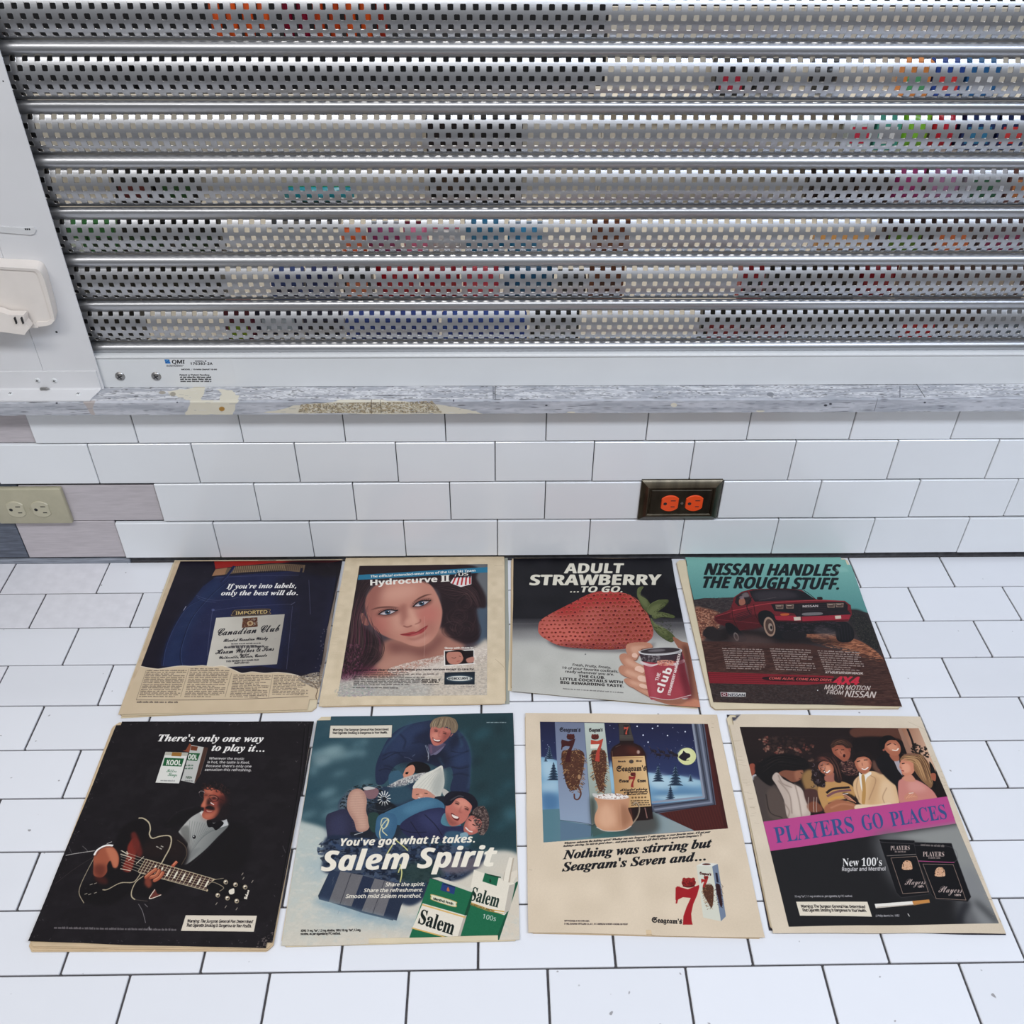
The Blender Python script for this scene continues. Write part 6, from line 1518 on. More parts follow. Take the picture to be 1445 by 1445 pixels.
def corn(a, pts, cols, n=170, w_=4.5):
    """bunch of wheat-like spikes filling pts"""
    P = np.array(pts, float); c = P.mean(0)
    a.fill([(c[0] + (x - c[0]) * .82, c[1] + (y - c[1]) * .9) for x, y in pts], cols[0])
    x0, y0 = P.min(0); x1, y1 = P.max(0)
    for _ in range(n):
        t = a.rs.rand(); y = y0 + (y1 - y0) * t
        hw = np.interp(t, np.linspace(0, 1, 7), [.5, .95, 1, .85, .8, .5, .25]) * (x1 - x0) / 2
        xm = (x0 + x1) / 2 + np.interp(t, [0, 1], [0, (x1 - x0) * .12]); u = a.rs.uniform(-1, 1); x = xm + u * hw * .85
        L = a.rs.uniform(12, 26) * (y1 - y0) / 260.0
        a.line([(x, y), (x + u * L * .8, y + L * .6 - (1 - abs(u)) * L)], w_ * (y1 - y0) / 260.0, cols[a.rs.randint(len(cols))], .9, sm=False, taper=False)
def tree_(a, x, y, h, dk=(.13, .20, .28)):
    for i in range(6):
        t = i / 6.0; w_ = h * .10 + h * .38 * t; yy = y - h + h * t
        a.fill([(x, yy - h * .06), (x + w_, yy + h * .2), (x - w_, yy + h * .2)], dk, sm=False); a.line([(x - w_ * .9, yy + h * .17), (x - w_ * .2, yy + h * .05)], 3, (.62, .70, .76), .7); a.line([(x + w_ * .2, yy + h * .05), (x + w_ * .7, yy + h * .15)], 2.5, (.50, .60, .68), .6)
def draw_M7(a):
    a.grain(.02, 60, 60); a.grain(.01, 2, 2)
    PIC = [(128, 74), (1078, 86), (1192, 678), (148, 757)]
    C = a.pt(PIC); r = raster(np.stack([C, np.roll(C, -1, 0)], 1), a.W, a.H); cl = np.zeros((a.H, a.W)); cl[r[1]:r[1] + r[2].shape[0], r[0]:r[0] + r[2].shape[1]] = r[2]; a.clip = cl
    a.fill(PIC, (.11, .14, .33), sm=False, grad=((600, 80), (.115, .12, .25), (640, 420), (.18, .235, .40)))
    for _ in range(60):
        x, y = a.rs.uniform(130, 1060), a.rs.uniform(80, 330); q = a.rs.uniform(1, 2.6); a.ell(x, y, q, q, (.85, .87, .92), .8)
    for x, y in ((678, 100), (765, 112), (740, 190), (795, 98), (850, 152), (950, 130), (712, 150)): a.ell(x, y, 4, 4, (.95, .96, 1)); 
    # snow hills
    a.fill([(120, 300), (180, 284), (240, 300), (300, 340), (540, 330), (760, 365), (820, 380), (900, 376), (1000, 400), (1060, 420), (1080, 520), (760, 540), (140, 580)], (.46, .63, .74), 1, 2)
    a.fill([(740, 370), (860, 385), (900, 470), (760, 440)], (.72, .82, .85), .8, 8); a.fill([(860, 400), (960, 385), (1060, 420), (980, 440)], (.66, .78, .82), .8, 8); a.fill([(760, 480), (900, 450), (1060, 470), (1060, 500), (800, 520)], (.30, .46, .60), .7, 12); a.fill([(760, 500), (900, 490), (1060, 490), (900, 520)], (.78, .86, .86), .7, 6)
    a.fill([(135, 300), (200, 292), (230, 340), (160, 400)], (.70, .80, .84), .8, 10); a.fill([(140, 420), (230, 400), (230, 470), (150, 480)], (.66, .77, .82), .8, 10); a.fill([(140, 480), (230, 490), (230, 570), (150, 575)], (.26, .42, .58), .8, 10)
    a.fill([(520, 330), (540, 300), (550, 440), (530, 460)], (.6, .75, .82), .8, 4)
    for x, y, h in ((182, 282, 66), (205, 402, 95), (797, 410, 86), (895, 432, 108), (866, 515, 76), (980, 410, 40), (160, 298, 30)): tree_(a, x, y, h)
    # moon with sleigh team
    a.ell(960, 270, 52, 49, (.84, .84, .58)); a.ell(950, 258, 34, 30, (.92, .92, .72), .7, 6); a.line([(912, 245), (906, 270), (915, 300)], 3, (.9, .9, .8), .5)
    SH = (.13, .10, .15)
    a.fill([(915, 272), (935, 250), (940, 238), (955, 250), (975, 256), (978, 272), (960, 284), (950, 296), (925, 286)], SH); a.line([(905, 268), (940, 292), (972, 292)], 3, SH)
    for x, y in ((772, 240), (800, 262), (820, 245), (850, 266), (872, 250), (895, 262)):
        a.ell(x, y, 17, 8, SH, 1, 0, 10); a.line([(x - 12, y - 2), (x - 20, y - 16)], 5, SH); a.line([(x - 20, y - 16), (x - 28, y - 28)], 2, (.35, .25, .25)); a.line([(x - 10, y + 4), (x - 20, y + 18)], 2.5, SH); a.line([(x + 10, y + 4), (x + 4, y + 22)], 2.5, SH)
    a.line([(760, 250), (920, 275)], 2, (.3, .2, .2), .8)
    # window frame and wood wall
    a.fill([(990, 84), (1090, 86), (1200, 680), (1000, 690), (770, 590), (760, 545), (1060, 510), (1058, 490)], (.34, .36, .42), sm=False)
    a.line([(992, 80), (1056, 500), (762, 530)], 12, (.55, .57, .62), sm=False); a.line([(1008, 80), (1078, 515), (770, 556)], 8, (.22, .23, .28), sm=False); a.line([(1028, 80), (1098, 530), (775, 572)], 10, (.50, .52, .58), sm=False); a.line([(1048, 82), (1116, 545), (780, 588)], 6, (.18, .17, .22), sm=False)
    a.fill([(1058, 84), (1080, 84), (1200, 680), (1000, 692), (800, 592), (1124, 544)], (.31, .115, .10), sm=False)
    for i in range(46):
        x = 830 + i * 8; a.line([(x, 590 - (x - 830) * .12), (x + 40, 690)], 2, (.22, .07, .07) if i % 2 else (.42, .18, .14), .45)
    for i in range(14): a.line([(1070 + i * 3, 90 + i * 10), (1170 + i * 2, 670)], 1.8, (.22, .08, .07), .5)
    # table top
    a.fill([(140, 572), (240, 566), (500, 600), (770, 585), (1002, 690), (148, 760)], (.40, .52, .52), sm=False, grad=((200, 640), (.34, .49, .53), (900, 660), (.55, .60, .60)))
    a.fill([(420, 500), (640, 520), (780, 600), (770, 700), (520, 725), (410, 700)], (.20, .23, .22), .85, 10); a.fill([(440, 660), (560, 690), (640, 690), (560, 725), (420, 730)], (.22, .42, .40), .8, 10)
    a.fill([(650, 610), (760, 600), (790, 690), (660, 705)], (.34, .32, .30), .7, 10)
    # two cartons
    def quad(P, c, **k): a.fill(P, c, sm=False, **k)
    quad([(212, 76), (378, 80), (420, 658), (242, 630)], (.48, .53, .62), grad=((250, 80), (.44, .47, .56), (380, 600), (.55, .61, .69)))
    quad([(378, 80), (492, 82), (548, 600), (420, 660)], (.80, .81, .74), grad=((400, 100), (.74, .77, .72), (470, 600), (.56, .60, .55))); a.line([(378, 80), (420, 658)], 2, (.35, .4, .45)); a.line([(242, 630), (420, 658), (418, 720)], 3, (.25, .3, .35)); quad([(242, 635), (418, 662), (415, 725), (245, 745)], (.36, .46, .54)); quad([(420, 664), (500, 640), (520, 690), (430, 725)], (.26, .36, .34))
    a.fill([(412, 510), (440, 520), (445, 640), (420, 655)], (.14, .16, .14), .7, 6)
    a.text("Seagram's", (240, 130), (357, 132), 24, (.12, .11, .16), .012, 'fraktur'); a.text("Seagram's", (406, 132), (482, 130), 22, (.16, .13, .14), .012, 'fraktur')
    crown(a, 302, 160, 46, (.33, .13, .11), (.2, .07, .07)); crown(a, 440, 160, 44, (.45, .17, .13), (.25, .1, .08))
    seven(a, 248, 172, 130, (.27, .10, .10)); 
    a.fill([(416, 176), (452, 184), (486, 170), (470, 200), (416, 202)], (.74, .27, .20), sm=False); a.fill([(414, 202), (470, 202), (462, 224), (415, 226)], (.88, .85, .78), sm=False); a.fill([(470, 190), (486, 172), (466, 250), (458, 300), (440, 300), (444, 250)], (.72, .26, .2), sm=False)
    CB = [(.34, .20, .14), (.60, .42, .26), (.22, .12, .09), (.48, .32, .20), (.72, .56, .38)]
    corn(a, [(238, 235), (300, 225), (385, 235), (388, 330), (370, 400), (340, 470), (280, 460), (245, 340)], CB, 300, 4); seven(a, 248, 172, 130, (.27, .10, .10)); a.line([(345, 440), (360, 480), (345, 512), (325, 508), (322, 480)], 8, (.36, .2, .16)); a.ell(350, 385, 9, 14, (.66, .5, .35))
    corn(a, [(408, 235), (450, 222), (505, 235), (512, 340), (500, 400), (490, 470), (460, 475), (420, 340)], CB, 230, 4); a.fill([(470, 190), (486, 172), (466, 250), (466, 300), (440, 296), (446, 250)], (.72, .26, .2), sm=False); a.line([(488, 440), (492, 470)], 6, (.4, .25, .2))
    # bottle
    a.fill([(574, 84), (634, 86), (642, 120), (658, 182), (660, 195), (700, 215), (722, 250), (730, 300), (766, 600), (762, 624), (700, 632), (600, 625), (560, 480), (532, 280), (530, 240), (545, 215), (578, 195), (580, 180), (578, 120)], (.13, .055, .05), 1, 1)
    a.fill([(545, 230), (600, 205), (680, 215), (715, 250), (718, 275), (545, 285)], (.26, .10, .07), .85, 8); a.ell(684, 246, 9, 11, (.92, .85, .80), .95, 1.5); a.fill([(620, 215), (680, 225), (690, 262), (640, 260)], (.40, .18, .12), .6, 8); a.line([(536, 240), (540, 280)], 4, (.45, .3, .25), .8); a.line([(555, 218), (585, 205)], 3, (.5, .4, .35), .7)
    quad([(574, 84), (634, 86), (660, 182), (578, 182)], (.27, .24, .22)); quad([(600, 92), (632, 92), (634, 148), (602, 150)], (.17, .14, .14)); seven(a, 603, 102, 44, (.75, .30, .22)); a.line([(580, 155), (648, 155)], 3, (.45, .42, .36)); a.line([(580, 165), (652, 165)], 2, (.45, .42, .36))
    quad([(536, 272), (720, 268), (758, 552), (558, 565)], (.83, .66, .44), grad=((540, 400), (.72, .54, .34), (740, 400), (.88, .72, .50)))
    a.line([(545, 280), (712, 277)], 3, (.5, .3, .18)); K = (.13, .09, .09)
    a.greek(570, 612, 292, 306, 1, K, 0, 0, .6, .9, 0, 12); a.greek(672, 708, 290, 304, 1, K, 0, 0, .6, .9, 0, 12); a.ell(645, 300, 13, 11, (.3, .25, .22)); a.text("Seagram's", (562, 356), (728, 352), 32, K, .015, 'fraktur')
    crown(a, 655, 372, 30, (.42, .14, .12), (.3, .1, .1)); seven(a, 630, 380, 66, (.60, .17, .15)); a.text('Seven', (576, 418), (630, 418), 18, K, .012, 'fraktur'); a.text('Crown', (680, 418), (728, 416), 18, K, .012, 'fraktur')
    a.text('A blended whiskey', (582, 466), (735, 460), 13, K, .01, 'script', 2); a.text('of distinguished character', (604, 478), (736, 472), 12, K, .01, 'script', 2); a.text('Rare and old blend', (618, 490), (735, 484), 12, K, .01, 'script', 2)
    for x in (652, 670, 688, 706, 724): a.ell(x, 504 - (x - 652) * .03, 6, 5, (.45, .33, .2))
    a.greek(640, 745, 516, 552, 3, K, .15, -.02, .5, .85, 0, 14); a.line([(722, 560), (735, 620)], 6, (.75, .55, .5), .7); a.line([(640, 565), (650, 620)], 5, (.36, .15, .12), .8)
    # mug
    a.line([(655, 545), (672, 530), (690, 560), (682, 605), (655, 645), (640, 655)], 9, (.66, .58, .48), .85); a.line([(658, 548), (674, 536), (688, 562), (680, 602), (656, 640)], 3, (.20, .16, .13), .7)
    a.fill([(442, 500), (540, 488), (628, 500), (632, 540), (628, 570), (652, 630), (645, 665), (600, 690), (520, 695), (460, 678), (438, 640), (440, 600), (456, 560), (450, 530)], (.78, .56, .42))
    a.fill([(470, 560), (520, 540), (560, 640), (500, 680), (456, 640)], (.90, .70, .56), .7, 10); a.fill([(590, 540), (625, 560), (645, 630), (600, 680), (580, 620)], (.58, .38, .27), .7, 8)
    for x in (500, 540, 580): a.line([(x, 540), (x + 8, 670)], 6, (.86, .64, .50), .4, 2)
    a.line([(448, 670), (500, 692), (600, 688), (645, 664)], 5, (.80, .76, .72), .8); a.ell(535, 498, 98, 17, (.86, .80, .75), 1, 0, 1); a.ell(535, 496, 84, 12, (.90, .86, .82), 1, 0, 1)
    a.mottled([(455, 490), (535, 478), (620, 490), (610, 508), (535, 510), (460, 505)], [(.55, .36, .28), (.95, .93, .9)], 4, 3, .9, .5, .1); a.fill([(425, 480), (450, 482), (445, 500), (432, 496)], (.8, .78, .75), .9)
    a.clip = None
    # headline
    K = (.09, .09, .11)
    a.text('Whatever enhances the holiday spirit? Whether you mix Seagram\'s 7 with eggnog, or your favorite mixer, it\'ll get your', (266, 766), (1092, 702), 10, (.2, .18, .18), .005, 'serif_it', 2)
    a.text('holidays stirring. So mix in good cheer... and good sense. With the gift that\'s always in good taste-Seagram\'s 7.', (260, 782), (1045, 722), 10, (.2, .18, .18), .005, 'serif_it', 2)
    a.text('Nothing was stirring but', (258, 852), (1097, 785), 49, K, .024, 'serif_it', 4); a.text("Seagram's Seven and...", (254, 921), (1064, 858), 49, K, .024, 'serif_it', 4)
    # big 7 and carton
    seven(a, 896, 1000, 222, (.66, .10, .13)); crown(a, 970, 985, 80, (.62, .14, .13), (.35, .07, .07))
    a.fill([(896, 1012), (918, 1004), (905, 1080), (895, 1082)], (.66, .10, .13), sm=False)
    quad([(1014, 888), (1102, 892), (1152, 1204), (1052, 1182)], (.82, .81, .74)); quad([(1102, 892), (1134, 880), (1180, 1176), (1152, 1204)], (.45, .50, .58)); quad([(1014, 888), (1050, 872), (1134, 878), (1102, 894)], (.86, .85, .80)); a.ell(1070, 881, 24, 5, (.35, .15, .13))
    a.text("Seagram's", (1032, 938), (1096, 946), 15, (.3, .12, .12), .012, 'fraktur'); crown(a, 1068, 956, 26, (.6, .15, .13), (.3, .08, .08)); seven(a, 1042, 962, 60, (.68, .14, .14))
    corn(a, [(1042, 1000), (1075, 990), (1112, 1000), (1116, 1060), (1112, 1110), (1100, 1135), (1070, 1090), (1048, 1050)], CB, 150, 4); seven(a, 1040, 962, 50, (.68, .14, .14)); corn(a, [(1118, 990), (1135, 985), (1148, 1000), (1160, 1080), (1164, 1120), (1150, 1125), (1130, 1060)], [(.2, .1, .12), (.3, .18, .16)], 90, 4); a.line([(1126, 930), (1134, 985)], 12, (.15, .13, .2))
    a.text("Seagram's", (762, 1208), (932, 1218), 30, (.08, .07, .09), .018, 'fraktur')
    a.text('GIFT PACKAGED AT NO EXTRA COST.', (266, 1205), (408, 1206), 8, (.35, .3, .28), .01); a.text('© 1982. SEAGRAM DISTILLERS CO., N.Y., N.Y. AMERICAN WHISKEY-A BLEND. 80 PROOF', (266, 1222), (625, 1224), 8, (.35, .3, .28), .01)
    for x, y in ((1100, 85), (1098, 105), (1240, 580), (1250, 590), (66, 912)): a.line([(x, y), (x + a.rs.uniform(10, 22), y + 2)], 2, (.55, .48, .4), .7)
    a.line([(735, 1275), (800, 1288)], 3, (.6, .5, .4), .8)

def draw_M8(a):
    a.grain(.02, 60, 60); a.grain(.01, 2, 2)
    PIC = [(112, 87), (950, 91), (1084, 410), (1126, 538), (1326, 1005), (342, 1021)]
    C = a.pt(PIC); r = raster(np.stack([C, np.roll(C, -1, 0)], 1), a.W, a.H); cl = np.zeros((a.H, a.W)); cl[r[1]:r[1] + r[2].shape[0], r[0]:r[0] + r[2].shape[1]] = r[2]; a.clip = cl
    a.fill(PIC, (.13, .085, .08), sm=False)
    a.fill([(645, 90), (860, 92), (870, 170), (740, 140), (660, 130)], (.35, .17, .12), 1, 2); a.fill([(860, 92), (985, 92), (1010, 180), (1020, 260), (930, 200), (880, 160)], (.78, .55, .42), 1, 2, grad=((870, 100), (.72, .50, .38), (1000, 200), (.85, .66, .52)))
    a.line([(900, 92), (935, 190), (960, 210)], 10, (.12, .07, .06)); a.mottled([(920, 140), (1000, 200), (1010, 260), (950, 230)], [(.14, .09, .07)], 5, 5, .9, .5, .1)
    for _ in range(120):
        x, y = a.rs.uniform(205, 460), a.rs.uniform(130, 250)
        if abs(y - (140 + (x - 205) * .25)) < 48: a.ell(x, y, a.rs.uniform(4, 11), a.rs.uniform(3, 8), ((.55, .38, .30), (.30, .18, .14), (.70, .52, .42))[a.rs.randint(3)], .7, .5)
    a.line([(120, 128), (640, 134)], 2, (.4, .3, .28), .6)
    a.zoom(1040, 1020, .19377)
    SK, SL, SD = (.70, .41, .30), (.88, .60, .46), (.36, .18, .14)
    a.fill([(20, 30), (860, 38), (900, 150), (880, 300), (40, 200)], (.15, .10, .095), .8, 10); a.fill([(850, 40), (1170, 40), (1200, 120), (870, 110)], (.37, .22, .17), 1, 2); a.fill([(860, 110), (1180, 118), (1230, 240), (900, 240)], (.11, .07, .07), 1, 3); a.fill([(1170, 40), (1200, 40), (1290, 230), (1240, 230)], (.62, .45, .36), sm=False); a.fill([(1195, 40), (1360, 40), (1445, 230), (1445, 370), (1290, 230)], (.76, .56, .44), sm=False, grad=((1200, 100), (.62, .42, .32), (1400, 150), (.83, .66, .54)))
    a.line([(1240, 42), (1275, 130), (1290, 200)], 15, (.12, .08, .08)); 
    for _ in range(60): 
        x = a.rs.uniform(1270, 1400); y = 170 + (x - 1270) * .35 + a.rs.uniform(-30, 40); a.ell(x, y, a.rs.uniform(4, 12), a.rs.uniform(3, 8), (.13, .10, .08), .9)
    for cx, cy, rr in ((200, 130, 40), (215, 190, 26), (350, 200, 55), (190, 290, 30), (440, 200, 30), (520, 180, 40), (300, 220, 34)):
        for _ in range(16):
            t = a.rs.uniform(0, 6.3); q = a.rs.uniform(.2, 1) * rr; a.ell(cx + q * math.cos(t), cy + q * math.sin(t) * .8, a.rs.uniform(5, 12), a.rs.uniform(4, 9), ((.58, .42, .35), (.30, .18, .15), (.46, .24, .2))[a.rs.randint(3)], .75, .6)
    # man in grey coat far left, dark crowd hair
    a.fill([(90, 305), (125, 300), (135, 350), (110, 390), (95, 350)], (.60, .30, .22), 1, 1); a.fill([(108, 390), (135, 375), (140, 390), (120, 420)], (.7, .68, .68)); a.fill([(120, 430), (160, 390), (240, 440), (300, 480), (370, 700), (200, 730)], (.30, .255, .235), 1, 2); a.fill([(215, 520), (260, 470), (320, 520), (370, 690), (240, 690)], (.36, .30, .27), .9, 4); a.line([(210, 520), (240, 650), (330, 690)], 6, (.15, .12, .11), .8, 1)
    a.fill([(130, 320), (200, 260), (320, 225), (420, 235), (500, 270), (520, 330), (440, 350), (340, 350), (290, 380), (250, 460), (160, 400)], (.085, .065, .065), 1, 2); a.strands([[(180, 300), (300, 240), (480, 270)], [(180, 380), (300, 300), (500, 320)]], 30, 5, [(.20, .16, .15), (.05, .04, .04)], 8, .6)
    a.fill([(345, 345), (420, 350), (480, 345), (470, 400), (440, 425), (400, 430), (350, 400), (300, 370)], (.52, .31, .23), 1, 1); a.fill([(420, 355), (475, 350), (462, 400), (430, 420)], (.66, .42, .31), .8, 3); a.line([(462, 362), (478, 372)], 6, (.1, .06, .06), .9); a.line([(450, 405), (466, 404)], 4, (.35, .15, .12), .9)
    a.fill([(255, 400), (290, 360), (340, 410), (400, 440), (470, 480), (500, 560), (535, 670), (450, 690), (370, 690), (340, 560), (290, 460)], (.74, .66, .60), 1, 1); a.fill([(380, 480), (460, 470), (510, 640), (420, 670)], (.85, .77, .70), .7, 6)
    for P in ([(300, 420), (380, 520), (400, 660)], [(420, 440), (450, 560), (470, 680)], [(340, 580), (380, 640), (370, 690)], [(300, 380), (330, 440), (400, 470)]): a.line(P, 7, (.50, .42, .37), .7, 1.5)
    # mustard neighbour, glasses held up
    a.fill([(470, 390), (520, 340), (580, 370), (600, 460), (560, 560), (500, 490)], (.60, .45, .27), 1, 4); a.fill([(490, 490), (580, 490), (590, 580), (520, 600)], (.32, .20, .18), 1, 2); a.fill([(510, 600), (560, 570), (610, 600), (620, 640), (540, 650)], (.50, .28, .2), 1, 2)
    for x in (520, 560, 580): a.line([(x, 540), (x - 3, 600), (x, 650)], 4, (.78, .70, .64), .8)
    # woman with curls in striped jumper
    a.fill([(590, 470), (640, 430), (740, 420), (840, 460), (860, 540), (820, 640), (660, 650), (600, 560)], (.76, .56, .33), 1, 1)
    for P, c in (([(650, 510), (700, 480), (820, 468)], (.13, .09, .10)), ([(655, 535), (720, 502), (830, 488)], (.48, .30, .32)), ([(660, 562), (740, 540), (850, 530)], (.82, .60, .27)), ([(665, 590), (760, 566), (860, 552)], (.20, .13, .14))): a.line(P, 17, c, .95)
    a.fill([(640, 370), (700, 360), (720, 410), (690, 430), (640, 420)], (.66, .40, .33), 1, 1)
    a.fill([(560, 280), (600, 230), (680, 220), (730, 270), (745, 350), (760, 430), (710, 420), (705, 330), (660, 280), (600, 290), (590, 350), (640, 430), (630, 470), (560, 440), (545, 360)], (.17, .11, .105), 1, 1)
    a.fill([(590, 320), (610, 285), (650, 280), (690, 300), (705, 340), (690, 375), (650, 380), (610, 355)], SK, 1, .6); a.fill([(620, 320), (670, 310), (690, 350), (650, 365)], SL, .75, 3); a.line([(608, 312), (626, 306)], 6, (.12, .07, .07), .9); a.line([(652, 300), (672, 298)], 6, (.12, .07, .07), .9); a.line([(636, 352), (655, 362), (676, 346)], 9, (.95, .90, .86)); a.line([(638, 360), (658, 370), (678, 352)], 3, (.5, .15, .15), .9); a.line([(640, 315), (644, 338)], 5, (.42, .22, .18), .6, 1)
    for _ in range(46):
        x = a.rs.uniform(545, 640); y = a.rs.uniform(300, 470); r_ = a.rs.uniform(6, 16); q = a.rs.uniform(0, 6) + np.linspace(0, 3.6, 6); a.line(np.stack([x + r_ * np.cos(q), y + r_ * np.sin(q)], 1), 4, (.42, .36, .38) if a.rs.rand() < .35 else (.10, .07, .07), .7)
    a.strands([[(700, 240), (740, 310), (770, 430)], [(680, 260), (715, 330), (740, 420)]], 26, 5, [(.40, .25, .2), (.10, .06, .06)], 8, .7); a.strands([[(600, 240), (650, 250), (700, 300)], [(580, 280), (620, 265), (660, 280)]], 16, 4, [(.45, .25, .2)], 6, .6)
    # leaning young man, open mouth
    a.fill([(760, 280), (820, 270), (860, 290), (880, 370), (830, 380), (780, 370)], (.30, .18, .17), 1, 2); a.mottled([(760, 280), (870, 280), (880, 370), (770, 370)], [(.55, .38, .32), (.14, .09, .09)], 5, 4, .9, .5, .1)
    a.fill([(690, 175), (720, 160), (790, 170), (825, 210), (815, 260), (780, 280), (745, 260), (700, 220)], (.62, .34, .25), 1, .6); a.fill([(720, 190), (770, 200), (790, 240), (750, 240)], (.76, .46, .35), .7, 3); a.line([(712, 200), (735, 192)], 6, (.12, .07, .07), .8); a.line([(757, 196), (780, 194)], 6, (.12, .07, .07), .8); a.ell(780, 238, 9, 12, (.22, .08, .08)); a.line([(750, 205), (760, 226)], 5, (.36, .17, .14), .7, 1); a.ell(820, 195, 9, 16, (.55, .28, .22)); a.fill([(680, 170), (700, 130), (760, 115), (820, 140), (840, 175), (800, 185), (770, 165), (730, 150), (700, 180)], (.24, .15, .12)); a.strands([[(690, 160), (750, 125), (830, 160)], [(690, 180), (740, 150), (800, 178)]], 18, 4, [(.45, .30, .22), (.14, .09, .08)], 5, .7)
    # man in cream jacket
    a.fill([(845, 440), (880, 390), (960, 350), (1060, 370), (1140, 430), (1170, 520), (1168, 600), (1000, 600), (900, 590), (860, 520)], (.86, .69, .50), 1, 1); a.fill([(1040, 440), (1120, 430), (1160, 590), (1060, 590)], (.90, .76, .60), .7, 8); a.fill([(985, 400), (1040, 420), (1000, 580), (950, 580)], (.78, .60, .42), .6, 6)
    for P in ([(970, 380), (1010, 420), (960, 560)], [(880, 400), (870, 470), (890, 560)], [(1090, 470), (1060, 540), (1080, 600)]): a.line(P, 5, (.60, .44, .32), .7, 1)
    a.fill([(890, 360), (920, 380), (970, 355), (975, 375), (940, 410), (925, 520), (905, 480), (890, 400)], (.92, .88, .82)); a.fill([(906, 385), (928, 385), (938, 500), (928, 596), (908, 580), (912, 480)], (.74, .55, .30))
    a.fill([(855, 270), (880, 240), (940, 235), (970, 260), (978, 310), (960, 350), (925, 370), (885, 350), (862, 310)], SK, 1, .6); a.fill([(880, 270), (940, 260), (960, 310), (920, 340), (885, 320)], SL, .75, 3); a.line([(872, 282), (896, 275)], 7, (.12, .07, .07), .9); a.line([(922, 270), (950, 268)], 7, (.12, .07, .07), .9); a.line([(908, 332), (932, 338), (956, 322)], 8, (.94, .88, .84)); a.line([(910, 290), (914, 312)], 5, (.42, .22, .18), .6, 1); a.ell(974, 290, 7, 14, (.6, .32, .25)); a.fill([(845, 280), (850, 230), (900, 205), (960, 215), (990, 250), (985, 290), (965, 262), (930, 245), (880, 252), (860, 275)], (.13, .09, .08))
    a.fill([(990, 270), (1030, 300), (1080, 330), (1085, 365), (1040, 370), (990, 330)], (.40, .27, .22), 1, 3); a.line([(1030, 340), (1070, 345), (1080, 370)], 11, (.60, .34, .26), .9)
    # hands and cuffs in the middle
    a.fill([(640, 610), (720, 560), (800, 570), (880, 600), (880, 625), (760, 640), (650, 660)], (.66, .40, .28), 1, 1.5); a.line([(680, 620), (760, 590), (850, 600)], 8, SL, .6, 2); a.fill([(870, 595), (1000, 595), (1110, 580), (1100, 610), (880, 635)], (.90, .78, .64), 1, 1); a.fill([(770, 510), (830, 520), (880, 560), (860, 585), (800, 560)], (.16, .10, .09), .9, 2)
    for i in range(4): a.line([(760 + i * 14, 520 + i * 12), (800 + i * 14, 530 + i * 12), (830 + i * 12, 550 + i * 10)], 7, (.84, .56, .42), .9)
    a.line([(770, 520), (810, 512)], 5, (.95, .9, .85))
    # dark suit man, head thrown back
    a.fill([(1010, 280), (1050, 240), (1110, 230), (1180, 320), (1200, 400), (1170, 460), (1060, 370)], (.10, .085, .095), 1, 2); a.fill([(1120, 250), (1200, 260), (1210, 390), (1160, 300)], (.12, .10, .11), 1, 1); a.fill([(1140, 270), (1180, 270), (1205, 385), (1170, 340)], (.66, .62, .63), sm=False)
    a.fill([(1110, 230), (1170, 225), (1180, 270), (1140, 275)], (.66, .38, .28), 1, 1); a.fill([(1060, 170), (1080, 120), (1130, 110), (1180, 150), (1192, 200), (1170, 235), (1120, 232), (1085, 205)], SK, 1, .6); a.fill([(1090, 160), (1150, 150), (1170, 190), (1120, 200)], SL, .75, 3); a.line([(1090, 162), (1120, 148)], 7, (.11, .06, .06), .9); a.line([(1140, 150), (1158, 160)], 6, (.11, .06, .06), .9); a.line([(1130, 196), (1160, 200), (1176, 184)], 8, (.94, .88, .82)); a.ell(1068, 192, 9, 14, (.6, .33, .26)); a.fill([(1045, 190), (1030, 140), (1060, 100), (1110, 90), (1150, 110), (1160, 125), (1110, 125), (1080, 150), (1072, 185)], (.085, .06, .06))
    # blonde woman, pink jumper
    a.fill([(1172, 450), (1190, 410), (1240, 400), (1320, 420), (1400, 470), (1445, 520), (1445, 560), (1300, 590), (1190, 590)], (.80, .50, .45), 1, 1); a.fill([(1250, 420), (1330, 430), (1380, 490), (1260, 500)], (.88, .62, .56), .6, 7); a.fill([(1200, 400), (1260, 370), (1300, 420), (1240, 425)], (.82, .54, .43), 1, 1)
    a.fill([(1190, 280), (1210, 255), (1270, 255), (1300, 300), (1285, 360), (1240, 385), (1205, 375), (1195, 345), (1182, 320)], (.82, .52, .40), 1, .6); a.fill([(1200, 300), (1250, 300), (1260, 350), (1215, 360)], (.92, .65, .52), .7, 3); a.line([(1200, 296), (1220, 292)], 7, (.14, .08, .08), .9); a.line([(1198, 345), (1216, 350)], 8, (.60, .18, .17)); a.line([(1186, 318), (1200, 330)], 4, (.45, .24, .2), .7)
    a.fill([(1185, 275), (1210, 235), (1280, 220), (1350, 240), (1400, 300), (1430, 400), (1415, 470), (1380, 450), (1330, 400), (1290, 340), (1280, 280), (1230, 255)], (.55, .39, .26)); a.strands([[(1210, 240), (1330, 270), (1410, 450)], [(1240, 228), (1360, 250), (1430, 430)], [(1200, 262), (1290, 290), (1350, 420)]], 60, 5, [(.80, .62, .42), (.34, .22, .15), (.68, .50, .33)], 6, .75); a.line([(1215, 232), (1270, 225), (1320, 235)], 7, (.5, .33, .28), .9)
    a.fill([(1215, 540), (1250, 505), (1290, 505), (1318, 540), (1290, 570), (1240, 572)], (.80, .52, .42), 1, 1)
    for i in range(4): a.line([(1230 + i * 18, 550 - i * 4), (1265 + i * 14, 512 + i * 8)], 6, SL, .9)
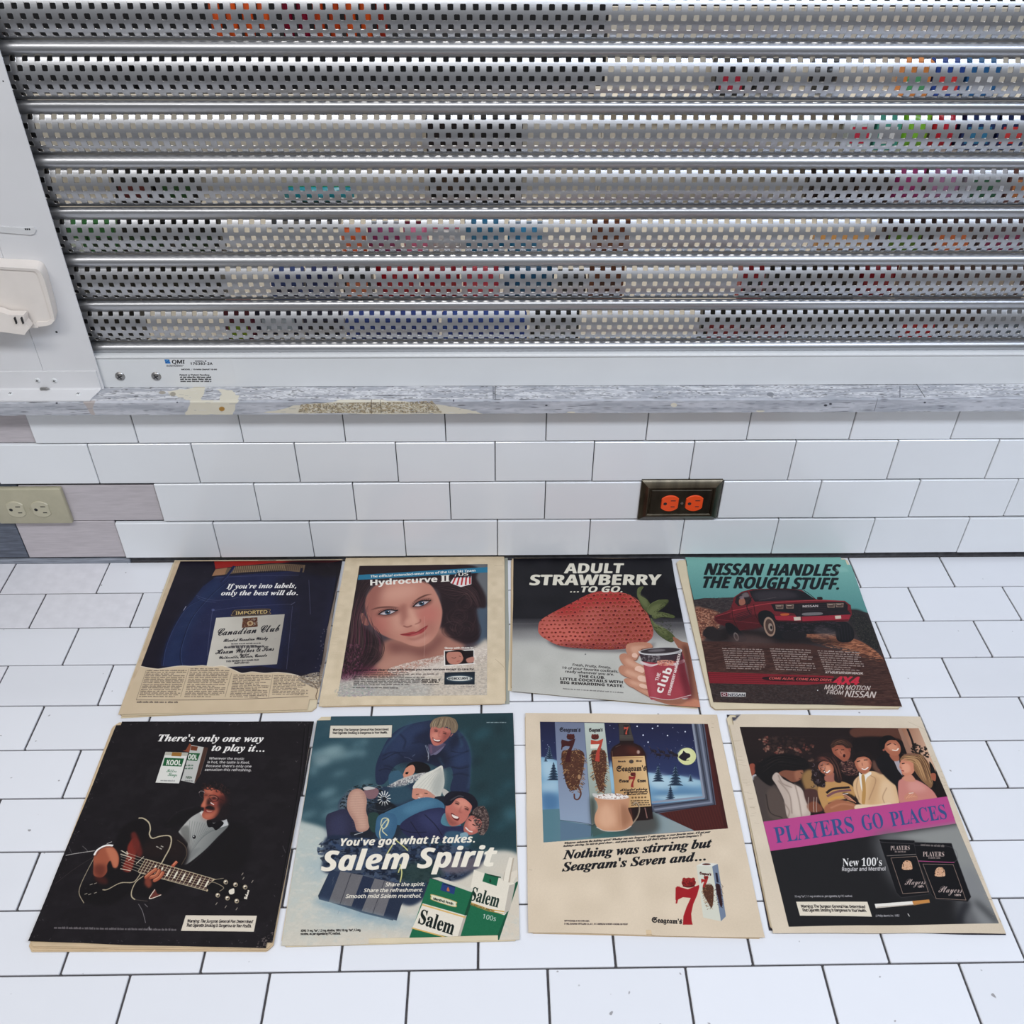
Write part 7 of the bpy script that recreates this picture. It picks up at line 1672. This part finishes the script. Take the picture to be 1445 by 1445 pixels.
    a.line([(1250, 512), (1285, 508)], 4, (.95, .9, .86)); a.fill([(1400, 280), (1445, 360), (1445, 500), (1420, 400)], (.09, .07, .07)); a.fill([(1410, 370), (1445, 370), (1445, 420), (1420, 410)], (.66, .36, .26))
    a.zoom(1010, 1000, .30104)
    # banner
    a.fill([(222, 530), (1084, 410), (1126, 538), (256, 668)], (.74, .27, .52), sm=False)
    BL = (.22, .32, .52)
    def thin(t, p0, p1, h):
        a.text(t, p0, p1, h, BL, 0.0, 'serif', 0, up=(-16, -h))
    thin('PLAYERS', (284, 630), (652, 578), 72); thin('GO', (692, 572), (790, 556), 70); thin('PLACES', (826, 552), (1086, 514), 66)
    # lower picture: black with light from the right
    a.fill([(256, 668), (1126, 538), (1326, 1005), (342, 1021)], (.13, .125, .13), sm=False)
    a.fill([(760, 600), (1190, 528), (1290, 740), (1420, 1030), (1240, 1020), (1170, 880), (1000, 640)], (.56, .56, .54), 1, 10, sm=False); a.fill([(740, 620), (860, 590), (900, 860), (820, 800)], (.40, .40, .40), .8, 18)
    a.fill([(1140, 780), (1220, 760), (1330, 1005), (1150, 1010)], (.50, .50, .50), .7, 14); a.line([(1180, 900), (1150, 960), (1140, 1005)], 26, (.10, .10, .12), .9, 8); a.line([(1215, 900), (1280, 960), (1320, 1000)], 24, (.16, .16, .17), .8, 10)
    def box_(P, lid, side):
        a.fill(P, (.085, .08, .09), sm=False); a.line(P + P[:1], 2, (.3, .28, .28), .7, sm=False)
    box_([(764, 612), (930, 618), (1000, 868), (868, 884), (845, 860)], 0, 0); a.line([(764, 612), (780, 626), (930, 634)], 2, (.45, .42, .42), .7); a.line([(800, 690), (948, 682)], 3, (.60, .55, .52), .9, sm=False)
    box_([(928, 626), (1104, 630), (1196, 880), (1180, 904), (1030, 892), (1010, 870), (940, 690)], 0, 0); a.line([(928, 640), (1102, 648), (1120, 716), (948, 712)], 2, (.4, .38, .38), .7); a.line([(948, 714), (1118, 720)], 3.5, (.72, .28, .50), sm=False); a.line([(1108, 640), (1196, 880)], 3, (.45, .45, .45), .8)
    for P in ([(820, 700), (940, 692), (996, 858), (876, 866), (820, 700)], [(970, 728), (1112, 730), (1172, 896), (1032, 888), (970, 728)]): a.line(P, 2.6, (.62, .52, .46), .9, sm=False)
    PK = (.80, .70, .66)
    a.text('PLAYERS', (818, 664), (908, 662), 20, PK, .0, 'serif'); a.greek(838, 890, 666, 676, 1, PK, 0, 0, .6, .8, 0, 12); a.text('PLAYERS', (970, 692), (1070, 692), 22, PK, .0, 'serif'); a.greek(995, 1055, 694, 704, 1, PK, 0, 0, .6, .8, 0, 12)
    a.greek(960, 1070, 632, 644, 1, (.6, .55, .52), 0, .05, .8, .8, 0, 16)
    for x, y in ((896, 735), (1050, 766)):
        a.mottled([(x - 24, y + 4), (x - 16, y - 18), (x, y - 24), (x + 17, y - 18), (x + 24, y + 4), (x + 20, y + 19), (x - 20, y + 19)], [(.78, .56, .40), (.85, .66, .52)], 3, 3, 1, .35, .1)
        a.ell(x, y - 2, 8, 9, (.82, .62, .48), .8)
    a.text('Players', (884, 826), (980, 822), 28, PK, .0, 'script', 8); a.text("100's", (946, 838), (974, 836), 9, PK, .01); a.text('Players', (1042, 860), (1152, 862), 30, PK, .0, 'script', 8); a.text("100's", (1118, 878), (1148, 876), 9, PK, .01)
    WH = (.92, .90, .88)
    a.text("New 100's", (594, 738), (778, 736), 36, WH, .0, 'serif'); a.text('Regular and Menthol', (592, 760), (794, 758), 17, (.78, .76, .75), .004)
    a.text('16 mg "tar", 1.1 mg nicotine av. per cigarette, by FTC method.', (370, 884), (640, 882), 9, (.6, .58, .58), .004)
    W_ = [(376, 904), (710, 904), (732, 974), (394, 970)]
    a.fill(W_, (.88, .83, .74), sm=False); a.text('Warning: The Surgeon General Has Determined', (400, 932), (700, 934), 13, (.14, .12, .12), .012, None, -2); a.text('That Cigarette Smoking Is Dangerous to Your Health.', (406, 950), (706, 952), 13, (.14, .12, .12), .012, None, -2)
    a.fill([(744, 914), (925, 900), (930, 918), (750, 934)], (.91, .88, .83), sm=False); a.fill([(920, 900), (1000, 893), (1003, 908), (928, 920)], (.78, .52, .26), sm=False); a.line([(752, 930), (930, 916), (1000, 908)], 3, (.5, .4, .3), .6)
    a.text('© Philip Morris Inc. 1982', (750, 974), (860, 972), 9, (.6, .58, .58), .006); a.line([(900, 958), (908, 972)], 4, (.85, .83, .8), .9)
    a.clip = None
    # creases, fold, worn corner
    a.fill([(48, 20), (118, 28), (92, 58), (62, 62)], (.62, .60, .58), sm=False); a.fill([(56, 40), (112, 32), (88, 56), (64, 60)], (.32, .30, .34), sm=False)
    for _ in range(40):
        t = a.rs.rand(); x = 1000 + t * 300 + a.rs.uniform(-10, 20); y = 200 + t * 780; a.line([(x, y), (x + a.rs.uniform(5, 14), y + a.rs.uniform(-6, 6))], 1.6, (.66, .58, .48), .5)
    for _ in range(26):
        t = a.rs.rand(); x = 90 + t * 90 + a.rs.uniform(-12, 8); y = 150 + t * 400; a.line([(x, y), (x + 22, y + a.rs.uniform(-5, 5))], 1.6, (.68, .60, .50), .55)
    a.line([(1265, 890), (1300, 900), (1320, 950), (1335, 1000)], 3, (.60, .52, .42), .7); a.line([(950, 1075), (930, 1068)], 4, (.45, .4, .35), .8); a.line([(900, 60), (985, 100)], 2, (.70, .62, .52), .6)
MAGS = {
 # key: sheet corners TL,TR,BR,BL (photo px), height of the top sheet, zoom origin, zoom scale, base colour
 'M1': dict(q=[(248.1, 791.3), (483, 789.4), (446.7, 1001.3), (167, 1008.6)], z=.0045, o=(150, 770), k=.24221, base=(.80, .70, .57)),
 'M2': dict(q=[(487.7, 787), (711.5, 785.6), (713.2, 992.5), (449.3, 996.3)], z=.0042, o=(440, 770), k=.20761, base=(.86, .78, .65)),
 'M3': dict(q=[(724.5, 787.3), (947, 787.6), (988.6, 998.4), (721.8, 975.5)], z=.0045, o=(700, 770), k=.20761, base=(.76, .75, .71)),
 'M4': dict(q=[(966.6, 786.5), (1196.7, 786.5), (1273.0, 997.2), (1006.6, 990.4)], z=.0050, o=(940, 770), k=.24221, base=(.36, .22, .18)),
 'M5': dict(q=[(166.5, 1018.2), (443.6, 1017.9), (383.5, 1338.0), (39.5, 1329.5)], z=.0065, o=(30, 1000), k=.29758, base=(.13, .11, .125)),
 'M6': dict(q=[(448.5, 1011.4), (723.8, 1006.2), (733.3, 1326.4), (396.5, 1335.3)], z=.0035, o=(390, 1000), k=.24913, base=(.80, .79, .74)),
 'M7': dict(q=[(741.2, 1006.2), (1011.5, 1008.7), (1078.8, 1322.9), (746.2, 1315.4)], z=.0040, o=(730, 1000), k=.24913, base=(.86, .78, .67)),
 'M8': dict(q=[(1026, 1008), (1299, 1010.5), (1419, 1317), (1091.3, 1316)], z=.0045, o=(1010, 1000), k=.30104, base=(.85, .78, .68)),
}
LBL = {
 'M1': 'magazine with a blue jeans pocket advert, leftmost in the back row',
 'M2': 'magazine with a close-up portrait of a dark-haired woman, second in the back row',
 'M3': 'magazine with a giant strawberry on black, third in the back row',
 'M4': 'magazine with a red pickup truck under a turquoise sky, rightmost in the back row',
 'M5': 'mostly black magazine with a guitar player, leftmost in the front row',
 'M6': 'magazine with laughing people on a snow sled, second in the front row',
 'M7': 'cream magazine page with a whiskey bottle by a night window, third in the front row',
 'M8': 'magazine with a party scene and a pink banner, rightmost in the front row',
}
def mag(key, **kw):
    m = MAGS[key]
    Q = onz(m['q'], m['z'])[:, :2]; c = Q.mean(0)
    t = thing('magazine', LBL[key], 'magazine', (c[0], c[1], 0), 'old magazines laid out in two rows')
    a = art_for(m['q'], m['z'], m['o'], m['k'], m['base'], int(key[1]) * 7)
    f = globals().get('draw_' + key)
    if f: f(a)
    mt = printed('print_' + key, a.image('print_' + key), PGAIN, kw.get('rough', .42), kw.get('bump', .12), kw.get('spec', .22))
    s_ = sheet('cover_page', m['q'], m['z'], .00022, t, mt, a, kw.get('wave', .0006), int(key[1]), kw.get('drop'), kw.get('lift'))
    return t, a
def grow(Q, l=0, t=0, r=0, b=0):
    (a, b_), (c, d), (e, f), (g, h) = Q
    return [(a - l, b_ - t), (c + r, d - t), (e + r, f + b), (g - l, h + b)]
# --- back row
t, a = mag('M1', wave=.0008, drop=lambda u, v: u > .965 and v > .93 + (1 - u) * .6)
page_stack(t, [(245.5, 791), (481, 789.6), (446, 1004), (166.5, 1010.8)], .0022, .0008, .0020, 2, M_PAGE, 1)
page_stack(t, [(246.5, 791), (481, 789.6), (445.5, 1003.0), (166.8, 1010)], .0032, .0025, .0035, 2, M_PAGE_L, 11)
sheet('loose_page', [(246, 790.5), (483, 790), (447, 999), (170, 1013.5)], .0006, .0002, t, M_PAGE_L, None, .0004, 21)
t, a = mag('M2')
page_stack(t, grow(MAGS['M2']['q'], 0, 0, 0, 0), .004, .0012, .0036, 4, M_PAGE, 2)
sheet('back_page', [(489, 787.5), (716.8, 787), (719, 993.5), (452, 996)], .0008, .0002, t, pbr('grey_green_page', hexc(150, 152, 140), .6), None, .0002, 22)
t, a = mag('M3', wave=.0007, drop=lambda u, v: (u - .96) ** 2 / .0016 + (v - .03) ** 2 / .0009 > 1 and u > .96 and v < .03)
page_stack(t, [(721.5, 788), (944, 788.5), (984, 997), (720.8, 974)], .002, .0004, .0038, 4, M_PAGE, 3)
sheet('back_page', [(723, 788), (945, 789), (985, 1000.5), (716.5, 974.5)], .0007, .0002, t, M_PAGE_L, None, .0003, 23)
t, a = mag('M4', drop=lambda u, v: (u > .955 and v < .02) or (u > .975 and v < .05))
page_stack(t, [(953.6, 791), (1194, 788.6), (1273.5, 1000.2), (1004, 1001.6)], .0016, .0003, .0022, 3, M_PAGE, 4, .0005)
page_stack(t, [(954, 790.5), (1195, 788), (1273.5, 999.2), (1004.5, 1000.8)], .0038, .0027, .0042, 2, M_PAGE_L, 14, .0004)
# --- front row
t, a = mag('M5', wave=.0009, rough=.5, lift=lambda u, v: .0022 * max(0, 1 - u * 1.6) ** 2 * v ** 6, drop=lambda u, v: (u < .03 and v < .012) or (u > .985 and v > .975))
page_stack(t, [(160.5, 1021.5), (442, 1019.5), (384, 1342), (38.0, 1342.5)], .002, .0003, .0024, 3, M_PAGE, 5, .0010)
page_stack(t, [(162.5, 1020), (442, 1019), (383.5, 1339.5), (38.8, 1336)], .0043, .0034, .0054, 3, M_PAGE, 15, .0010)
t, a = mag('M6', wave=.0005, drop=lambda u, v: (v < .012 and u < .06) or (v > .99 and .36 < u < .9))
page_stack(t, grow(MAGS['M6']['q'], .5, -1, 0, .8), .002, .0003, .0030, 3, M_PAGE_L, 6, .0004)
t, a = mag('M7', wave=.0006, drop=lambda u, v: v > .985 and .50 < u < .56 and (v - .985) / .015 > (u - .5) / .06)
page_stack(t, grow(MAGS['M7']['q'], .3, -1, 0, .8), .002, .0003, .0034, 3, M_PAGE, 7, .0004)
t, a = mag('M8', wave=.0009, drop=lambda u, v: u + v * .8 < .055)
page_stack(t, [(1024.6, 1009), (1297, 1012.5), (1417.5, 1317.5), (1088.5, 1316)], .0022, .0013, .0021, 1, M_PAGE, 8, .0008)
page_stack(t, [(1025, 1009.5), (1297, 1012), (1417, 1316), (1090, 1316.5)], .0032, .0025, .0034, 2, M_PAGE_L, 18, .0008)
sheet('back_page', [(1025.5, 1008.6), (1297, 1012), (1419.5, 1319.5), (1085.5, 1313)], .0009, .0002, t, M_PAGE_D, None, .0003, 28)
# ================================================================= STORE GOODS SEEN THROUGH THE HOLES
M_IVORY = pbr('ivory_shelf', (.60, .55, .46), rough=.5, noise=.03, nscale=10)
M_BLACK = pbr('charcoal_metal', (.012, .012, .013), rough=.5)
CT = .262
counter = thing('display_counter', 'ivory display counter behind the perforated shutter', 'counter', (.6, .4, 0))
box('worktop', -.60, 1.75, .095, .805, CT - .025, CT, counter, M_IVORY, .002)
for x in (-.55, 1.70): box('leg', x - .02, x + .02, .13, .17, -.03, CT - .025, counter, M_BLACK)
set_props(box('wall_display', -.60, .720, .945, .955, CT - .02, .470, None, M_IVORY), 'low ivory partition behind the display counter', None, None, 'structure')
set_props(box('wall_display', .721, 1.75, .945, .955, CT - .02, .640, None, M_IVORY), 'taller ivory partition behind the right end of the display counter', None, None, 'structure')
def shelf_(name, label, x0, x1, z):
    t = thing(name, label, 'shelf', ((x0 + x1) / 2, .87, z - .008))
    box('board', x0, x1, .850, .944, z - .008, z, t, M_IVORY, .001)
    for x in (x0 + .04, x1 - .04):
        bm = bmesh.new(); prism_pts(bm, [(x, .944, z - .0085), (x, .944, z - .045), (x, .900, z - .0085)], (.003, 0, 0)); bm_obj('bracket', bm, t, M_IVORY)
    return t
shelf_('wall_shelf', 'ivory deck shelf at the foot of the partition behind the counter', -.60, 1.75, CT)
shelf_('wall_shelf', 'lower ivory shelf on the taller partition at the right', .95, 1.75, .380)
shelf_('wall_shelf', 'upper ivory shelf on the taller partition at the right', .70, 1.75, .490)
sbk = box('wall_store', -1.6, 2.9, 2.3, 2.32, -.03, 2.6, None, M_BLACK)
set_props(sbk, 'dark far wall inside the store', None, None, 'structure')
box_c = {}
def mcol(c, rough=.4):
    k = (tuple(round(v, 2) for v in c), rough)
    if k not in box_c: box_c[k] = pbr('packaging_%d' % len(box_c), lin(c), rough, noise=.06, nscale=30)
    return box_c[k]
def carton(name, label, x0, x1, y0, d, z0, z1, col, col2, cat='box', group=None):
    t = thing(name, label, cat, ((x0 + x1) / 2, y0 + d / 2, z0), group)
    box('body', x0, x1, y0, y0 + d, z0, z1, t, mcol(col), .0015)
    w_ = x1 - x0; h_ = z1 - z0
    box('front_label', x0 + w_ * .14, x1 - w_ * .14, y0 - .0006, y0 + .0004, z0 + h_ * .18, z0 + h_ * .62, t, mcol(col2))
    box('lid_flap', x0 + .0015, x1 - .0015, y0 + .0015, y0 + d - .0015, z1, z1 + .0012, t, mcol(tuple(v * .9 for v in col)))
    return t
def bag(name, label, x0, x1, y0, d, z0, z1, col, col2, cat='bag', group=None):
    t = thing(name, label, cat, ((x0 + x1) / 2, y0 + d / 2, z0), group)
    V = []; F = []; nx, nz = 12, 10
    for s_ in (-1, 1):
        for j in range(nz + 1):
            for i in range(nx + 1):
                u, v = i / nx, j / nz
                b = (math.sin(math.pi * u) * math.sin(math.pi * min(v * 1.0 + .02, .98))) ** .5 if 0 < u < 1 and 0 < v < 1 else 0
                b *= 1 + .12 * math.sin(u * 17 + v * 9 + x0 * 50)
                V.append((x0 + (x1 - x0) * u, y0 + d / 2 + s_ * d / 2 * b, z0 + (z1 - z0) * v))
        o_ = 0 if s_ < 0 else (nx + 1) * (nz + 1)
        for j in range(nz):
            for i in range(nx):
                q = (o_ + j * (nx + 1) + i, o_ + j * (nx + 1) + i + 1, o_ + (j + 1) * (nx + 1) + i + 1, o_ + (j + 1) * (nx + 1) + i)
                F.append(q if s_ < 0 else q[::-1])
    pydata('body', V, F, t, mcol(col, .28), 60)
    box('seal', x0 + .001, x1 - .001, y0 + d / 2 - .0008, y0 + d / 2 + .0008, z1 - .0005, z1 + .006, t, mcol(col2, .3))
    return t
def bottle(name, label, x, y, r, z0, z1, col, col2, group=None):
    t = thing(name, label, 'bottle', (x, y, z0), group)
    h_ = z1 - z0
    prof = [(0, 0), (r * .9, 0), (r, .04), (r, .62), (r * .75, .74), (r * .36, .82), (r * .34, .9)]
    def lathe(pf, nm, mt):
        V = []; F = []; n = 16
        for rr, zz in pf:
            for i in range(n): V.append((x + rr * math.cos(2 * math.pi * i / n), y + rr * math.sin(2 * math.pi * i / n), z0 + zz * h_))
        for k in range(len(pf) - 1):
            for i in range(n): F.append((k * n + i, k * n + (i + 1) % n, (k + 1) * n + (i + 1) % n, (k + 1) * n + i))
        F.append(tuple(range((len(pf) - 1) * n, len(pf) * n)))
        pydata(nm, V, F, t, mt, 40)
    lathe(prof, 'body', mcol(col, .2)); lathe([(r * .4, .88), (r * .42, .88), (r * .42, 1.0), (r * .1, 1.0)], 'cap', mcol(col2))
    return t
GOODS = [
 # px rect x0,yt,x1,yb, colour, second colour, kind, words, base
 (86, 318, 130, 366, (.15, .42, .2), (.8, .85, .8), 'box', 'green carton'), (132, 316, 172, 366, (.17, .45, .22), (.1, .2, .12), 'box', 'deep green carton'),
 (178, 312, 246, 368, (.04, .045, .05), (.1, .25, .12), 'box', 'black carton'), (250, 310, 318, 368, (.045, .05, .05), (.08, .2, .1), 'box', 'black carton with dark green label'),
 (384, 306, 480, 322, (.30, .32, .36), (.6, .6, .6), 'box', 'grey carton'),
 (482, 326, 518, 366, (.88, .40, .2), (.9, .6, .4), 'bag', 'orange snack bag'), (520, 322, 566, 366, (.55, .2, .4), (.8, .85, .9), 'bag', 'purple and white snack bag'),
 (570, 322, 606, 366, (.85, .45, .6), (.5, .1, .25), 'bag', 'pink snack bag'), (610, 328, 650, 366, (.80, .80, .8), (.9, .5, .6), 'bag', 'white snack bag'),
 (656, 310, 712, 364, (.12, .45, .62), (.1, .2, .5), 'bag', 'teal snack bag'), (716, 322, 766, 364, (.14, .48, .66), (.7, .8, .9), 'bag', 'bright teal snack bag'),
 (832, 316, 888, 366, (.42, .22, .12), (.7, .5, .35), 'bag', 'brown snack bag'),
 (1150, 340, 1232, 353, (.72, .52, .28), (.9, .85, .7), 'box', 'low amber carton'),
 (1236, 302, 1300, 366, (.20, .12, .12), (.35, .5, .15), 'box', 'brown carton'), (1304, 302, 1368, 366, (.27, .18, .17), (.85, .45, .25), 'box', 'brown carton with orange label'),
 (1372, 302, 1440, 366, (.30, .22, .24), (.5, .1, .3), 'box', 'mauve brown carton'),
 (104, 378, 196, 426, (.05, .055, .05), (.12, .13, .1), 'box', 'black carton'), (200, 376, 268, 426, (.06, .065, .05), (.14, .14, .1), 'box', 'olive black carton'), (271, 376, 318, 426, (.04, .04, .05), (.1, .1, .1), 'box', 'black carton'),
 (386, 388, 432, 428, (.20, .28, .5), (.08, .1, .25), 'box', 'blue carton'), (435, 386, 478, 428, (.13, .18, .38), (.3, .35, .5), 'box', 'navy carton'),
 (486, 380, 528, 428, (.12, .12, .13), (.8, .45, .3), 'box', 'charcoal carton'), (531, 374, 590, 428, (.66, .08, .14), (.85, .85, .85), 'bag', 'red snack bag'), (593, 374, 650, 428, (.62, .10, .16), (.85, .8, .8), 'bag', 'crimson snack bag'),
 (653, 374, 706, 428, (.80, .25, .32), (.85, .85, .8), 'bag', 'rose red snack bag'), (710, 374, 782, 428, (.08, .33, .48), (.7, .8, .85), 'bag', 'dark teal snack bag'),
 (786, 392, 826, 428, (.10, .09, .1), (.2, .2, .2), 'box', 'black carton'), (829, 374, 878, 428, (.40, .2, .1), (.25, .1, .05), 'box', 'brown carton'),
 (1040, 374, 1074, 426, (.60, .1, .17), (.15, .15, .17), 'box', 'red carton'), (1078, 376, 1136, 426, (.06, .06, .065), (.15, .15, .15), 'box', 'black carton'), (1139, 372, 1204, 426, (.16, .08, .06), (.05, .05, .05), 'box', 'dark brown carton'),
 (1208, 372, 1262, 426, (.55, .12, .18), (.8, .75, .75), 'bag', 'red snack bag'), (1266, 370, 1336, 426, (.38, .27, .26), (.6, .55, .5), 'box', 'taupe carton'), (1340, 370, 1440, 426, (.33, .25, .24), (.7, .65, .6), 'box', 'wide brown grey carton'),
 (120, 436, 168, 487, (.10, .10, .11), (.2, .2, .2), 'box', 'charcoal carton'), (171, 436, 206, 487, (.05, .05, .06), (.2, .2, .2), 'box', 'black carton'),
 (322, 436, 360, 487, (.32, .03, .14), (.45, .55, .1), 'box', 'maroon carton'), (363, 436, 428, 472, (.12, .14, .24), (.7, .75, .8), 'box', 'navy carton'), (431, 438, 486, 478, (.14, .15, .26), (.1, .1, .12), 'box', 'navy carton with black label'),
 (490, 452, 620, 488, (.10, .22, .52), (.08, .16, .4), 'box', 'wide blue carton'), (624, 452, 744, 488, (.12, .26, .58), (.1, .2, .5), 'box', 'wide bright blue carton'),
 (748, 440, 816, 488, (.05, .05, .055), (.4, .42, .42), 'box', 'black carton'),
 (985, 436, 1050, 487, (.07, .07, .07), (.5, .1, .14), 'box', 'black carton with red label'), (1053, 436, 1116, 487, (.06, .05, .06), (.4, .08, .1), 'box', 'black carton with crimson label'), (1119, 436, 1182, 487, (.05, .05, .05), (.3, .3, .3), 'box', 'black carton'), (1185, 436, 1250, 487, (.09, .07, .07), (.2, .15, .12), 'box', 'dark brown carton'),
 (1254, 434, 1320, 487, (.33, .31, .33), (.7, .12, .14), 'box', 'grey carton with red label'), (1324, 434, 1368, 487, (.25, .18, .16), (.6, .55, .5), 'box', 'brown carton'), (1372, 436, 1442, 487, (.62, .64, .68), (.4, .45, .5), 'box', 'pale grey carton'),
]
NAMES = {'box': 'carton', 'bag': 'snack_bag'}
place = {318: 'third', 0: ''}
col_words = ['far left', 'left of centre', 'middle', 'right of centre', 'far right']
used_lab = {}
def uniq(lab):
    used_lab[lab] = used_lab.get(lab, 0) + 1
    return lab
def band(py):
    return 'bottom' if py > 430 else 'second' if py > 370 else 'third' if py > 300 else 'fourth' if py > 230 else 'fifth' if py > 150 else 'sixth' if py > 76 else 'top'
placed = []
for x0, yt, x1, yb, c1, c2, kd, words in GOODS:
    pb = onz([(x0, yb), (x1, yb)], CT); Y = float(pb[:, 1].mean())
    Y = max(Y, .105)
    pt_ = ony([(x0, yt), (x1, yt)], Y); pw = ony([(x0, yb), (x1, yb)], Y)
    d = .034 if kd == 'box' else .038
    zt = float(pt_[:, 2].mean()); zt = min(zt, .45)
    placed.append([float(pw[0, 0]), float(pw[1, 0]), Y, d, CT, max(zt, CT + .02), c1, c2, kd, words, (x0 + x1) / 2, yb])
n_same = {}
for p in placed:
    key = (p[9], band(p[11])); n_same[key] = n_same.get(key, 0) + 1
for x0, x1, Y, d, z0, z1, c1, c2, kd, words, cx, yb in placed:
    where = 'behind the %s slat row' % band(yb)
    if n_same[(words, band(yb))] > 1 or True:
        where += ', ' + col_words[min(4, int(cx / 289))]
    lab = '%s %s' % (words, where)
    (carton if kd == 'box' else bag)(NAMES[kd], lab, x0 + .0008, x1 - .0008, Y, d, z0, z1, c1, c2, 'box' if kd == 'box' else 'bag', 'packages on the counter behind the shutter')
# things on the rack shelves and deck
RACK = [
 (165, 238, 222, 290, (.05, .05, .06), (.4, .15, .15), 'box', 'black carton', CT), (226, 238, 284, 290, (.06, .05, .06), (.1, .3, .12), 'box', 'black carton with green label', CT),
 (400, 268, 500, 290, (.1, .55, .62), (.3, .75, .4), 'bag', 'low turquoise bag', CT),
 (1140, 232, 1196, 290, (.17, .11, .10), (.1, .08, .08), 'box', 'dark brown carton', CT), (1200, 232, 1252, 290, (.22, .15, .12), (.1, .05, .05), 'box', 'brown carton', CT),
 (1256, 232, 1300, 290, (.70, .25, .5), (.4, .6, .2), 'bag', 'magenta bag', CT), (1304, 232, 1352, 290, (.72, .5, .66), (.6, .1, .3), 'bag', 'lilac bag', CT),
 (1356, 232, 1410, 290, (.85, .86, .9), (.2, .4, .3), 'box', 'white carton', CT), (1413, 232, 1462, 290, (.45, .3, .28), (.8, .5, .3), 'box', 'brown carton with orange label', CT),
 (1190, 158, 1226, 215, (.8, .85, .85), (.8, .2, .3), 'box', 'white carton with red label', .380), (1229, 158, 1264, 215, (.3, .62, .55), (.85, .85, .85), 'box', 'sea green carton', .380),
 (1267, 158, 1308, 215, (.5, .75, .2), (.8, .6, .75), 'bag', 'lime green bag', .380), (1311, 158, 1346, 215, (.75, .12, .2), (.8, .6, .75), 'bag', 'red bag', .380),
 (1349, 158, 1396, 215, (.06, .16, .36), (.15, .45, .6), 'box', 'navy carton', .380), (1399, 158, 1440, 215, (.05, .13, .32), (.8, .2, .2), 'box', 'navy carton with red label', .380),
 (602, 168, 668, 222, (.03, .03, .035), (.2, .12, .05), 'box', 'tall black carton with brown label', None), (672, 168, 738, 222, (.035, .03, .03), (.1, .1, .1), 'box', 'tall black carton with grey label', None),
 (1268, 88, 1308, 136, (.8, .5, .25), (.3, .6, .4), 'box', 'orange carton', .490), (1311, 88, 1354, 136, (.1, .25, .55), (.8, .2, .2), 'box', 'blue carton', .490), (1357, 88, 1402, 136, (.1, .35, .55), (.85, .85, .85), 'box', 'sky blue carton', .490),
 (1005, 90, 1052, 136, (.07, .07, .08), (.6, .12, .2), 'box', 'black carton with red label', .490), (1060, 90, 1104, 136, (.12, .12, .13), (.4, .4, .4), 'bag', 'charcoal bag', .490), (1140, 90, 1182, 136, (.10, .10, .11), (.5, .5, .5), 'bag', 'charcoal bag', .490),
]
for x0, yt, x1, yb, c1, c2, kd, words, zb in RACK:
    Y = .872
    pw = ony([(x0, yb), (x1, yb)], Y); pt_ = ony([(x0, yt), (x1, yt)], Y)
    if zb is None: zb = CT
    z1 = float(pt_[:, 2].mean())
    if zb == .380: z1 = min(z1, .478)
    if zb == CT and x0 > 1000: z1 = min(z1, .368)
    z1 = max(z1, zb + .03)
    lab = '%s on the rack, seen through %s slat row, %s' % (words, band(yb), col_words[min(4, int((x0 + x1) / 2 / 289))])
    (carton if kd == 'box' else bag)(NAMES[kd], lab, float(pw[0, 0]) + .001, float(pw[1, 0]) - .001, Y, .04, zb, z1, c1, c2, 'box' if kd == 'box' else 'bag', 'packages on the rack behind the shutter')
# far dark shelf with the red and orange jars
far = thing('dark_shelf', 'black shelf far back in the store holding red and orange bottles', 'shelf', (.2, 1.4, 0))
zf = .46
box('board', -.5, .85, 1.34, 1.54, zf - .015, zf, far, M_BLACK)
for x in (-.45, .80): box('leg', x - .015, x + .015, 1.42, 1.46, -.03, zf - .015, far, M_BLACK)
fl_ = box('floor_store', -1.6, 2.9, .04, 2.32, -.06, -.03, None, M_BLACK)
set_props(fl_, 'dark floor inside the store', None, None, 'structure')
JARS = [(318, 'orange'), (340, 'orange'), (362, 'orange'), (384, 'orange'), (408, 'red'), (430, 'red'), (452, 'burnt orange'), (474, 'burnt orange'), (496, 'orange'), (518, 'orange'), (540, 'rust')]
JC = {'orange': (.80, .32, .12), 'red': (.45, .05, .16), 'burnt orange': (.70, .25, .1), 'rust': (.55, .15, .08)}
ORD = ['leftmost of the four short ones', 'second from left of the four short ones', 'third from left of the four short ones', 'rightmost of the four short ones',
       'leftmost of the seven tall ones', 'second of the seven tall ones', 'third of the seven tall ones', 'middle one of the seven tall ones', 'fifth of the seven tall ones', 'sixth of the seven tall ones', 'rightmost of the seven tall ones']
for i, (px_, cw) in enumerate(JARS):
    hi = px_ > 395
    p = ony([(px_, 105 if not hi else 45)], 1.42)[0]
    zt = .60 if not hi else .74
    bottle('bottle', '%s bottle on the dark shelf, %s' % (cw, ORD[i]), float(p[0]), 1.42, .0135, zf, zt, JC[cw], (.1, .1, .1), 'bottles on the dark shelf')
# the lettering helper is only a tool for the prints: take it out again
bpy.data.objects.remove(_txto, do_unlink=True)
bpy.data.curves.remove(_txtc)
